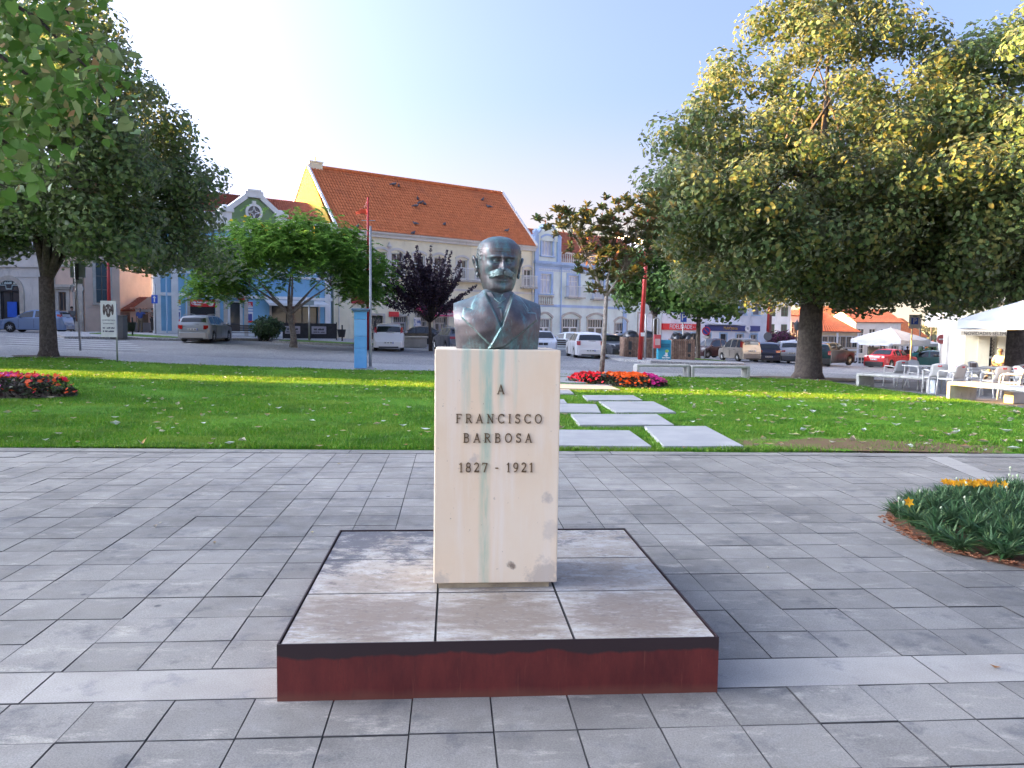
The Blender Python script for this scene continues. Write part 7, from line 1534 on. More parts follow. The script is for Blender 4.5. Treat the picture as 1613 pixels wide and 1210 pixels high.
t.add(V, [(i * 5 + j, i * 5 + j + 1, (i + 1) * 5 + j + 1, (i + 1) * 5 + j) for i in range(8) for j in range(4)]); t.build("pennant", FM((.75, .09, .03), .7), o, True, fix=False); t = MB(); t.tube([(0, 0, zt - .1), (-.18, 0, z_ + .3), (-.45, 0, z_ + .15)], .012, 4); t.build("rope", REDP, o)
for px, Y, pyt, lab, r0, ln in ((1009, 42.6, 320, "tall leaning red lamp pole in front of the bin enclosure", .13, .3), (173, 52, 380, "red pole behind the poster board on the left", .13, 0.), (1208.5, 86, 430, "dark red pole against the edge of the tall white block", .16, .15)):
    p = on(px, Y); o = thing("red_pole", lab, "lamp pole", p); zt = at(px, pyt, Y).z - p.z; t = MB(); t.tube([(0, 0, -.05), (ln * .5, 0, zt * .5), (ln, 0, zt)], [r0, r0 * .85, r0 * .6], 10); t.build("shaft", REDP, o, True)
    t = MB(); t.tube([(ln, 0, zt - .2), (ln + .5, -.5, zt + .1), (ln + .9, -.9, zt + .12)], .05, 6); t.build("arm", REDP, o); t = MB(); t.ball((ln + 1.1, -1.1, zt + .08), (.32, .32, .10), 10, 6); t.build("lamp_head", GALV, o)
    t = MB(); t.bb(.0, r0 * 1.6, -r0 - .02, -r0 + .04, 1.35, 1.55); t.build("sticker", WHT, o, fix=False)
# signs
def post_sign(name, label, px, Y, parts, cat="sign", post=.035, lean=0., mat=GALV):
    p = on(px, Y); o = thing(name, label, cat, p); top = max(at(px, q[2], Y).z for q in parts) - p.z; t = MB(); t.tube([(0, .0, -.05), (lean * top, 0, top)], post, 8); t.build("post", mat, o, True)
    return o, (lambda x, y: (at(x, y, Y).x - p.x, at(x, y, Y).z - p.z))
o, q = post_sign("parking_sign", "blue parking sign above the turquoise recycling bin", 1075.5, 50, [(0, 0, 492)])
(x0, z0), (x1, z1) = q(1071, 508), q(1082.5, 491.5)
t = MB(); t.bb(x0, x1, -.06, -.035, z0, z1); t.build("plate", BLUEP, o, fix=False); t = MB(); [t.bb(a, b, -.064, -.06, c, d) for a, b, c, d in ((x0, x1, z1 - .03, z1), (x0, x1, z0, z0 + .03), (x0, x0 + .03, z0 + .03, z1 - .03), (x1 - .03, x1, z0 + .03, z1 - .03))]; t.build("border", WHT, o, fix=False); text("letter", "P", .62, WHT, o, ((x0 + x1) / 2, -.066, (z0 + z1) / 2 - .02), depth=.004)
o, q = post_sign("parking_sign", "white board with a blue parking symbol near the red saloon car", 1436.5, 33, [(0, 0, 496)])
(x0, z0), (x1, z1) = q(1430.5, 517), q(1449, 496); t = MB(); t.bb(x0, x1, -.06, -.035, z0, z1); t.build("plate", FM((.66, .64, .60)), o, fix=False); (a, b), (c, d) = q(1434, 511), (0, 0); (c, d) = q(1445.5, 500.5); t = MB(); t.bb(a, c, -.066, -.06, b, d); t.build("panel", BLUEP, o, fix=False); text("letter", "P", .30, WHT, o, ((a + c) / 2, -.07, (b + d) / 2 - .01), depth=.004); marks(o, (x0 + x1) / 2, z1 - .06, .18, .035, -.0605, DARK, 9)
o, q = post_sign("no_parking_sign", "round blue and red no parking sign beside the tiny city car", 1111.5, 56, [(0, 0, 516)])
x, z = q(1112, 521.5); t = MB(); t.lathe([(.30, 0), (.30, .02)], 24); d_ = t.build("disc", REDS, o, loc=(x, -.06, z)); d_.rotation_euler = (R(90), 0, 0); t = MB(); t.lathe([(.235, 0), (.235, .006)], 24); d_ = t.build("disc_face", FM((.03, .06, .38)), o, loc=(x, -.08, z)); d_.rotation_euler = (R(90), 0, 0); t = MB(); t.tube([(x - .17, -.088, z + .17), (x + .17, -.088, z - .17)], .028, 6); t.build("bar", REDS, o); t = MB(); t.bb(x - .2, x + .2, -.06, -.04, z - .52, z - .36); t.build("plate", WHT, o, fix=False)
o, q = post_sign("one_way_sign", "blue sign with white arrow pointing up at the corner of the blue shop", 245, 49.5, [(0, 0, 448)], post=.05)
(x0, z0), (x1, z1) = q(239.5, 478), q(249, 465); t = MB(); t.bb(x0, x1, -.09, -.06, z0, z1); t.build("plate", BLUEP, o, fix=False); xm_ = (x0 + x1) / 2; t = MB(); t.bb(xm_ - .035, xm_ + .035, -.095, -.09, z0 + .08, z1 - .15); t.prism([(xm_ - .11, z1 - .18), (xm_ + .11, z1 - .18), (xm_, z1 - .05)], lambda a, b, k: (a, -.095 + k, b), .005); t.build("arrow", WHT, o)
o, q = post_sign("road_sign", "grey back of a square road sign on a leaning post, left of the poster board", 126, 33.4, [(0, 0, 411)], lean=-.04, post=.045)
(x0, z0), (x1, z1) = q(109.5, 437), q(133, 411); t = MB(); t.bb(x0, x1, .05, .075, z0, z1); t.build("plate", FM((.30, .35, .36), .5, .3), o, fix=False); t = MB(); xm_ = (x0 + x1) / 2; t.bb(xm_ - .04, xm_ + .04, -.05, .05, z0 - .1, z1 - .1); (a, b), (c, d) = q(114, 447), q(129.5, 438.5); t.build("bracket", DARK, o, fix=False); t = MB(); t.bb(a, c, .05, .07, b, d); t.build("lower_plate", FM((.30, .35, .36), .5, .3), o, fix=False)
o, q = post_sign("round_sign", "edge-on round sign on a grey post behind the red lamp pole", 1017, 43.5, [(0, 0, 479)], post=.05)
x, z = q(1018.5, 488); t = MB(); t.lathe([(.30, 0), (.30, .02)], 20, sy=.45); d_ = t.build("disc", FM((.55, .57, .58), .5), o, loc=(x, -.06, z)); d_.rotation_euler = (R(90), R(90), 0)
o, q = post_sign("street_sign_post", "thin grey post with a small sign under the light green tree", 487, 49, [(0, 0, 474)], post=.05); (x0, z0), (x1, z1) = q(479, 481), q(495, 474); t = MB(); t.bb(x0, x1, -.08, -.06, z0, z1); t.build("plate", FM((.30, .40, .50)), o, fix=False)
o, q = post_sign("no_entry_sign", "small faded no entry sign at the corner of the cafe street", 1482.5, 58, [(0, 0, 531)], post=.04); x, z = q(1482.5, 534.5); t = MB(); t.lathe([(.34, 0), (.34, .02)], 20); d_ = t.build("disc", FM((.45, .12, .12)), o, loc=(x, -.05, z)); d_.rotation_euler = (R(90), 0, 0); t = MB(); t.bb(x - .2, x + .2, -.08, -.071, z - .05, z + .05); t.build("bar", WHT, o, fix=False)
o, q = post_sign("road_sign", "round grey back of a sign at the foot of the dark red pole", 1208, 80, [(0, 0, 522)], post=.05); x, z = q(1209, 530); t = MB(); t.lathe([(.42, 0), (.42, .03)], 20); d_ = t.build("disc", FM((.10, .11, .12)), o, loc=(x, -.06, z)); d_.rotation_euler = (R(90), 0, 0)
for px, Y, pyt, lab in ((1449.5, 110, 496, "dark utility pole behind the parking board"), (1467, 118, 500, "utility pole with crossarm left of the cafe corner")):
    p = on(px, Y); p.z -= 2.; o = thing("utility_pole", lab, "pole", p); zt = at(px, pyt, Y).z - p.z; t = MB(); t.tube([(0, 0, 0), (0, 0, zt)], [.16, .10], 8); t.build("shaft", FM((.10, .08, .07), .9), o, True); t = MB(); t.bb(-1., 1.6, -.06, .06, zt - .7, zt - .58); t.build("crossarm", FM((.10, .08, .07), .9), o, fix=False)
# poster board near the lawn's far left edge
Y = 27.2; p = on(181.5, Y); o = thing("poster_board", "white poster board with a dog's face on a short post at the lawn's edge", "poster board", p, 0)
x0, z1 = at(158.5, 474, Y).x - p.x, at(170, 474, Y).z - p.z; x1, z0 = at(182.8, 474, Y).x - p.x, at(170, 531, Y).z - p.z; t = MB(); t.bb(x0, x1, -.02, .0, z0, z1); t.build("board", FM((.70, .69, .68)), o, fix=False); t = MB(); t.tube([(.03, .04, -.05), (.03, .04, z1 - .1)], .03, 8); t.build("post", GALV, o, True)
FURB = M("dog_print", (.05, .035, .04), (.16, .12, .12), 14, .7); fx, fz_ = (x0 + x1) / 2, z1 - .30
t = MB()
for (dx, dz, rx_, rz_) in ((0, .03, .12, .16), (-.145, .0, .045, .19), (.145, .0, .045, .19), (0, -.14, .075, .12)): pts = [(fx + dx + rx_ * cos(a_), -.023, fz_ + dz + rz_ * sin(a_)) for a_ in np.linspace(0, 2 * pi, 16, endpoint=False)]; t.add(pts, [tuple(range(16))])
t.build("dog_face", FURB, o, fix=False); t = MB()
for (dx, dz, rx_, rz_) in ((-.055, .06, .028, .03), (.055, .06, .028, .03), (0, -.05, .028, .09)): pts = [(fx + dx + rx_ * cos(a_), -.026, fz_ + dz + rz_ * sin(a_)) for a_ in np.linspace(0, 2 * pi, 12, endpoint=False)]; t.add(pts, [tuple(range(12))])
t.build("dog_muzzle", FM((.42, .38, .38)), o, fix=False)
for i, (s, h) in enumerate((("HOSPITAL PARA", .062), ("VETERINÁRIO", .062), ("", .06), ("", .06))): (text("lettering", s, h, FM((.06, .05, .12)), o, (fx, -.023, z1 - .66 - i * .115), depth=.001) if s else marks(o, fx, z1 - .69 - i * .115, .40, .05, -.0215, FM((.06, .05, .12)), 20 + i, dep=.002))
# bins
BINM = FM((.035, .037, .04), .6)
def litterbin(px, Y, label):
    p = on(px, Y); o = thing("litter_bin", label, "litter bin", p); t = MB(); t.lathe([(.20, .35), (.29, .85), (.31, .86), (.27, .84)], 14); t.build("bucket", BINM, o, True); t = MB(); t.tube([(0, .2, -.05), (0, .2, 1.15)], .05, 8); t.lathe([(.12, -.02), (.12, .06), (.05, .1)], 10, (0, .2, 0)); t.tube([(0, .2, .6), (0, .0, .55)], .03, 6); t.build("post", BINM, o); return o
litterbin(206, 46.2, "black litter bin on the small green island left of the estate car"); litterbin(538, 52., "black litter bin at the right end of the dark cafe barrier")
p = on(183.5, 44.); o = thing("utility_cabinet", "grey utility cabinet behind the poster board", "cabinet", p); t = MB(); t.bb(-.50, .50, -.25, .25, 0, 1.25); t.build("body", FM((.10, .105, .11)), o, bevel=.02); t = MB(); t.bb(-.54, .54, -.29, .29, 1.25, 1.3); t.build("lid", FM((.13, .135, .14)), o); t = MB(); t.bb(-.01, .01, -.256, -.24, .1, 1.2); t.build("door_seam", DARK, o, fix=False)
p = on(1046.5, 44.8); o = thing("recycling_bin", "turquoise clothing recycling bin between the two wooden bin enclosures", "recycling bin", p, R(-4)); TQ = M("turquoise_paint", (.02, .27, .42), (.03, .32, .46), 2, .45)
bh = at(1046, 535.5, 44.8).z - p.z; bw_ = 10.2 / 1250 * 44.8; t = MB(); t.bb(-bw_, bw_, -.4, .4, .03, bh); t.build("body", TQ, o, bevel=.05); t = MB(); t.bb(-bw_ * .75, bw_ * .75, -.43, -.39, bh - .42, bh - .2); t.build("hatch", FM((.015, .16, .26)), o, bevel=.01); t = MB(); t.ball((.12, -.42, bh - .62), (.1, .015, .09), 8, 6); t.build("emblem", FM((.35, .60, .12)), o); [marks(o, .08, bh - .86 - k * .13, (.24, .42, .28)[k], .075, -.401, WHT, 10 + k) for k in range(3)]; t = MB(); t.lathe([(.05, .0), (.07, .18), (.02, .34)], 8, (.1, -.405, .28), sy=.2); t.build("emblem", WHT, o)
p = on(1036, 44.4); o = thing("wall_box", "small red box on a post beside the turquoise recycling bin", "box", p); t = MB(); t.bb(-.20, .18, -.12, .12, .72, 1.48); t.build("body", FM((.55, .08, .09), .5), o, bevel=.03); t = MB(); t.bb(-.15, .13, -.125, -.118, .9, 1.25); t.build("label", FM((.62, .45, .45)), o, fix=False); t = MB(); t.tube([(-.22, .05, -.05), (-.22, .05, 2.3), (-.1, .05, 2.42), (.06, .05, 2.35), (.08, .05, 1.5)], .035, 8); t.build("post", GALV, o, True)
def enclosure(px0, px1, Y, label, rz, sgn):
    p = on((px0 + px1) / 2, Y); w_ = (px1 - px0) / 1250 * Y; o = thing("bin_enclosure", label, "bin enclosure", p, rz); h = 1.25; d_ = 1.5; n_ = int(w_ / .115)
    me = MB().bb(-.048, .048, -.012, .012, 0, h).mesh("slat", WOODS); me2 = me
    for i in range(n_): s_ = put("slat", me, o, (-w_ / 2 + w_ * (i + .5) / n_, -d_ / 2, .04 + random.gauss(0, .008))); s_.rotation_euler = (0, 0, random.gauss(0, .03))
    for x_ in (-w_ / 2 - .02, w_ / 2 + .02):
        for i in range(12): s_ = put("slat", me, o, (x_, -d_ / 2 + .07 + d_ * i / 12, .04)); s_.rotation_euler = (0, 0, pi / 2)
    t = MB(); t.bb(-w_ / 2, w_ / 2, -d_ / 2 + .03, d_ / 2, .0, h - .05); t.build("frame", DARK, o, fix=False)
    DOME = M("black_plastic", (.022, .026, .034), (.035, .04, .05), 2, .35)
    for k in range(2):
        xc = (-.25 + .5 * k) * w_; t = MB(); t.lathe([(w_ * .25, 0), (w_ * .25, .08), (w_ * .225, .25), (w_ * .15, .40), (w_ * .05, .46), (.02, .47)], 18, (xc, 0, h - .02), sy=.9 * d_ / (w_ * .5)); dm = t.build("dome_lid", DOME, o, True); dm.modifiers.new("edge", 'EDGE_SPLIT').split_angle = R(45); t = MB(); t.bb(xc - .25, xc + .25, -.55, -.35, h + .2, h + .34); t.build("hatch", DARK, dm, fix=False)
    t = MB(); [t.lathe([(.09, 0), (.09, .012)], 14, (0, 0, 0)) for _ in range(1)]; s_ = t.build("label", DARK, o, loc=(sgn * (w_ / 2 - .3), -d_ / 2 - .03, .35)); s_.rotation_euler = (R(90), 0, 0); t = MB(); t.bb(sgn * (w_ / 2 - .3) - .1, sgn * (w_ / 2 - .3) + .1, -d_ / 2 - .03, -d_ / 2 - .016, .55, 1.05); t.build("notice", BINM, o, fix=False)
enclosure(981, 1031, 47.6, "wooden bin enclosure with black domes, left of the turquoise bin", R(3), -1); enclosure(1057, 1091, 47.0, "wooden bin enclosure with black domes, right of the turquoise bin", R(-3), 1)
# concrete benches round the lawn: a slab turned down at its ends
def bench(p0, p1, w_, h, label, front=None):
    d = (p1 - p0); d.z = 0; L = d.length; o = thing("concrete_bench", label, "bench", p0, math.atan2(d.y, d.x), "concrete benches round the lawn"); t = MB(); t.bb(0, L, -w_ / 2, w_ / 2, h - .09, h); t.build("seat", CONC, o, bevel=.04, seg=3)
    for x_ in (0, L): t = MB(); t.bb(x_ - (.0 if x_ == 0 else .10), x_ + (.10 if x_ == 0 else .0), -w_ / 2 + .005, w_ / 2 - .005, -.06, h - .06); t.build("leg", CONC, o, bevel=.02)
    return o
def bp(px, py): p = Gd(px, py); return p
bench(bp(1000, 592), bp(1083, 594), .55, .42, "concrete bench directly behind the red and orange flower bed"); bench(bp(1085, 594.2), bp(1176, 596), .55, .42, "concrete bench between the flower bed and the big tree trunk")
a_, b_ = Vector((11.25, 25.1, 0)), Vector((11.95, 22.9, 0))
for q in (a_, b_): q.z = gz(q.x, q.y)
bb_ = bench(Vector((11.05, 24.9, gz(11.05, 24.9))), Vector((12.35, 23.0, gz(12.35, 23))), .85, .45, "concrete bench with a bluish end panel by the cafe chairs"); t = MB(); t.bb(2.32, 2.46, -.43, .43, -.04, .40); t.build("end_panel", M("bluish_marble", (.30, .36, .46), (.52, .56, .62), 9, .5, c3=(.16, .20, .28)), bb_)
bench(Vector((11.5, 20.3, gz(11.5, 20.3))), Vector((12.15, 17.6, gz(12.15, 17.6))), .85, .46, "concrete bench nearest the camera at the right edge")
# wooden benches
BW_ = FM((.045, .04, .042), .7)
def woodbench(px, Y, rz, label, w_=1.9):
    p = on(px, Y); o = thing("wooden_bench", label, "bench", p, rz)
    for i in range(4): t = MB(); t.bb(-w_ / 2, w_ / 2, -.22 + i * .12, -.22 + i * .12 + .10, .42, .46); t.build("seat_slat", BW_, o, fix=False)
    for i in range(3): t = MB(); t.bb(-w_ / 2, w_ / 2, .26 + .02 * i, .30 + .02 * i, .55 + i * .13, .65 + i * .13); t.build("back_slat", BW_, o, fix=False)
    for x_ in (-w_ / 2 + .12, w_ / 2 - .12): t = MB(); t.bb(x_ - .04, x_ + .04, -.22, .24, -.04, .42); t.bb(x_ - .04, x_ + .04, .2401, .30, -.04, .92); t.build("leg", DARK, o, fix=False)
woodbench(383, 48.8, R(3), "dark slatted bench beside the silver estate car", 2.3); woodbench(879, 50.0, R(180), "dark slatted bench right of the bust, by the white hatchback", 1.6)
# dark barrier with white notices in front of the bar
p = on(446, 51.2); e = on(530, 53.2); d = e - p; o = thing("cafe_barrier", "low black fabric barrier with two pale notices in front of the bar", "barrier", p, math.atan2(d.y, d.x)); L = d.length
for k in range(2): t = MB(); t.bb(L * k / 2 + .03, L * (k + 1) / 2 - .03, -.015, .015, .12, 1.12); c_ = t.build("fabric_panel", M("black_fabric", (.018, .018, .02), (.03, .03, .033), 5, .8, .5, 8), o, fix=False); t = MB(); xq = L * (.17 if k == 0 else .66); t.bb(xq - .5, xq + .5, -.03, -.02, .42, .92); t.build("notice", FM((.36, .34, .38)), c_, fix=False); marks(c_, xq, .72, .7, .12, -.0305, DARK, 24 + k); marks(c_, xq, .54, .8, .06, -.0305, DARK, 26 + k)
for k in range(3): t = MB(); t.tube([(L * k / 2, 0, -.05), (L * k / 2, 0, 1.2)], .035, 8); t.lathe([(.14, 0), (.14, .03)], 10, (L * k / 2, 0, 0)); t.build("post", DARK, o)
# stone bench-wall near the white hatchback, street lantern
p = on(647, 50); o = thing("stone_trough", "low stone trough behind the white hatchback", "trough", p, R(20)); t = MB(); t.bb(-.95, .95, -.4, .4, -.02, .55); t.build("body", STONE, o, bevel=.03); t = MB(); t.bb(-1.02, 1.02, -.46, .46, .55, .68); t.build("rim", STONE, o, bevel=.02)
p = on(1255, 72); o = thing("street_lantern", "black street lantern left of the big tree trunk", "street lamp", p); zt = at(1255, 521, 72).z - p.z; t = MB(); t.tube([(0, 0, -.05), (0, 0, .9), (0, 0, zt)], [.13, .07, .05], 8); t.build("post", DARK, o, True); t = MB(); t.lathe([(.08, zt), (.20, zt + .12), (.28, zt + .62), (.30, zt + .66), (.08, zt + .86), (.03, zt + 1.0)], 6); t.build("lantern", FM((.05, .055, .06), .3), o); t = MB(); t.lathe([(.19, zt + .16), (.262, zt + .6)], 6); t.build("lamp_glass", FM((.30, .32, .33), .2), o)
# parasols
CANV = M("white_canvas", (.42, .44, .47), (.36, .38, .41), 1.2, .8, .2, 40)
def parasol(name, label, c, half, zr, za, rz, val=.28, logo=None, slope_in=.94):
    o = thing(name, label, "parasol", c, rz); nS = 9; V = []; F = []
    ring = [(-1, -1), (0, -1.0), (1, -1), (1, 0), (1, 1), (0, 1), (-1, 1), (-1, 0)]
    t = MB()
    for j in range(nS + 1):
        q = j / nS; z = za + (zr - za) * (q ** 1.12)
        for i in range(8):
            for k in range(4):
                a_, b_ = ring[i], ring[(i + 1) % 8]; f = k / 4; sag = .05 * sin(pi * f) * q; x_, y_ = a_[0] * (1 - f) + b_[0] * f, a_[1] * (1 - f) + b_[1] * f; V.append((x_ * half * q, y_ * half * q, z - sag))
    n_ = 32
    for j in range(nS):
        for i in range(n_): F.append((j * n_ + i, j * n_ + (i + 1) % n_, (j + 1) * n_ + (i + 1) % n_, (j + 1) * n_ + i))
    t.add(V, F); cp = t.build("canopy", CANV, o, True, fix=False); cp.modifiers.new("thick", 'SOLIDIFY').thickness = .012; cp.modifiers.new("edge", 'EDGE_SPLIT').split_angle = R(12)
    t = MB(); rim = V[nS * n_:]; t.add([Vector(v) for v in rim] + [(v[0] * 1.004, v[1] * 1.004, zr - val + .02 * sin(i * 1.57)) for i, v in enumerate(rim)], [(i, (i + 1) % n_, n_ + (i + 1) % n_, n_ + i) for i in range(n_)]); vl = t.build("valance", CANV, o, fix=False)
    if logo: lx, ly, lz = -half * .12, -half * 1.004 - .012, zr - val * .5 - .02; lg = marks(vl, lx, lz, .26, .07, ly, REDS, 31, "logo"); t = MB(); t.bb(lx - .15, lx - .11, ly - .003, ly + .003, lz - .04, lz + .07); t.bb(lx + .11, lx + .15, ly - .003, ly + .003, lz - .04, lz + .07); t.prism([(lx + .04, lz - .05), (lx + .10, lz - .05), (lx + .07, lz - .085)], lambda a, b, q: (a, ly - .003 + q, b), .006); t.build("logo", REDS, vl, fix=False)
    t = MB(); t.tube([(0, 0, -.05), (0, 0, za + .12)], .04, 10); t.build("pole", FM((.55, .55, .55), .4, .3), o, True); t = MB(); t.lathe([(.45, 0), (.45, .06), (.1, .14)], 14); t.build("foot", CONC, o)
    for i in range(8): a_ = ring[i]; t = MB(); t.tube([(0, 0, za - .08), (a_[0] * half * .98, a_[1] * half * .98, zr - .04)], .014, 5); t.build("rib", FM((.45, .45, .45)), o)
    return o
q = Vector((15.75, 22.0, 0)); q.z = gz(q.x, q.y); parasol("parasol", "large near parasol with red logo on its valance at the right edge", q, 2.15, 1.99 - q.z + .02, 2.98 - q.z, R(22), .26, True)
q = on(1403, 62); parasol("parasol", "white square parasol above the red saloon car", q, 2.05, at(1403, 535, 62).z - q.z, at(1403, 517, 62).z - q.z, R(34), .3)
q = on(1416, 67); parasol("parasol", "second white parasol just behind the one over the red saloon car", q, 2.2, at(1416, 540, 67).z - q.z, at(1416, 526, 67).z - q.z, R(12), .25)
# cafe tables and chairs
CHW = M("white_chair_plastic", (.56, .56, .55), (.50, .50, .49), 3, .5, rand=.03)
def mkchair(label, loc, rz):
    o = thing("cafe_chair", label, "chair", loc, rz, "white cafe chairs on the terrace"); t = MB(); t.bb(-.24, .24, -.22, .24, .42, .455); t.build("seat", CHW, o, bevel=.015)
    t = MB(); V = []
    for i in range(7):
        for j in range(6): u, v = i / 6 * 2 - 1, j / 5; V.append((u * .235 * (1 - .10 * v), .215 + .12 * v + .03 * (1 - u * u) + 0, .46 + .40 * v - (.05 * u * u if j == 5 else 0)))
    t.add(V, [(i * 6 + j, i * 6 + j + 1, (i + 1) * 6 + j + 1, (i + 1) * 6 + j) for i in range(6) for j in range(5)]); bk = t.build("backrest", CHW, o, True, fix=False); s_ = bk.modifiers.new("thick", 'SOLIDIFY'); s_.thickness = .018
    lg = marks(bk, 0, 0, .12, .045, 0, REDS, 33, "logo"); lg.location = (0, .365, .79); lg.rotation_euler = (R(14), 0, pi)
    for s in (-1, 1):
        t = MB(); t.tube([(s * .25, -.25, 0), (s * .25, -.22, .42), (s * .265, -.20, .62), (s * .265, -.15, .665), (s * .265, .12, .665), (s * .24, .27, .64)], .021, 6); t.build("arm_leg", CHW, o, True)
        t = MB(); t.tube([(s * .26, .33, 0), (s * .235, .22, .42), (s * .235, .24, .5)], .021, 6); t.build("leg", CHW, o, True)
    return o
def mktable(label, loc, rz):
    o = thing("cafe_table", label, "table", loc, rz, "white cafe tables on the terrace"); t = MB(); t.bb(-.40, .40, -.40, .40, .70, .735); t.build("tabletop", CHW, o, bevel=.015)
    for x_ in (-1, 1):
        for y_ in (-1, 1): t = MB(); t.tube([(x_ * .36, y_ * .36, 0), (x_ * .33, y_ * .33, .70)], .022, 6); t.build("leg", CHW, o, True)
    return o
def gp(px, Y): return on(px, Y)
ch = None
for (px, Y, rz, lab) in ((1414, 25.6, 190, "white chair at the far left end of the terrace, behind the bluish bench panel"), (1452, 26.2, 15, "white chair right behind the first white table"), (1477, 22.6, 170, "white chair second from left, red logo on its back"), (1502, 22.0, 205, "white chair between the two concrete benches with its back turned"), (1530, 22.4, 100, "white armchair pulled up to the dark-topped table"), (1548, 26.5, 20, "white chair behind the dark-topped table by the cafe door"), (1572, 21.4, 185, "white chair with red logo behind the nearest concrete bench"), (1597, 20.6, 230, "white chair next to the right edge, angled towards the parasol pole"), (1604, 24.2, 185, "white chair under the large parasol at the right edge"), (1625, 21.5, 90, "white chair beyond the right edge under the parasol")):
    p = gp(px, Y); ch = mkchair(lab, p, R(rz)) if ch is None else dup(ch, p, R(rz), lab)
tb = None
for (px, Y, rz, lab) in ((1455, 24.2, 8, "white table at the left end of the terrace"), (1540, 23.6, 5, "white table with a napkin box between the chairs"), (1580, 25.2, 12, "white table close to the cafe door"), (1640, 22.6, 0, "white table beyond the right edge")):
    p = gp(px, Y); tb = mktable(lab, p, R(rz)) if tb is None else dup(tb, p, R(rz), lab)
p = gp(1536, 23.5); o = thing("napkin_box", "small dark napkin box standing on the white table", "napkin box", (p.x, p.y, p.z + .735)); t = MB(); t.bb(-.08, .08, -.05, .05, 0, .13); t.build("case", FM((.10, .08, .07)), o, bevel=.01); t = MB(); t.bb(-.06, .06, -.02, .02, .13, .15); t.build("napkin", WHT, o, fix=False)
p = gp(1604, 19.4); o = thing("carton", "pale carton standing under the chairs at the right edge", "box", p, R(12)); t = MB(); t.bb(-.17, .17, -.14, .14, 0, .26); t.build("case", FM((.55, .50, .42)), o, bevel=.005); t = MB(); t.bb(-.175, .175, -.145, .145, .26, .28); t.build("lid", FM((.58, .53, .45)), o)
# terrace screens far behind the parasol
for px, Y, w_, h, col, lab in ((1378, 63, 1.1, 1.45, (.42, .34, .22), "tan screen at the left end of the far parasol terrace"), (1443, 64, 1.0, 1.2, (.03, .30, .36), "teal screen below the far parasols"), (1450, 65, 1.0, 1.3, (.05, .05, .055), "black screen below the far parasols"), (1459, 66, .9, 1.4, (.10, .34, .32), "green screen nearest the cafe street")):
    p = on(px, Y); o = thing("terrace_screen", lab, "screen", p, R(20)); t = MB(); t.bb(-w_ / 2, w_ / 2, -.02, .02, .1, h); t.build("panel", FM(col), o, fix=False); [put("leg", MB().bb(-.03, .03, -.03, .03, -.02, h + .04).mesh("leg", DARK), o, (x_, 0.05, 0)) for x_ in (-w_ / 2, w_ / 2)]

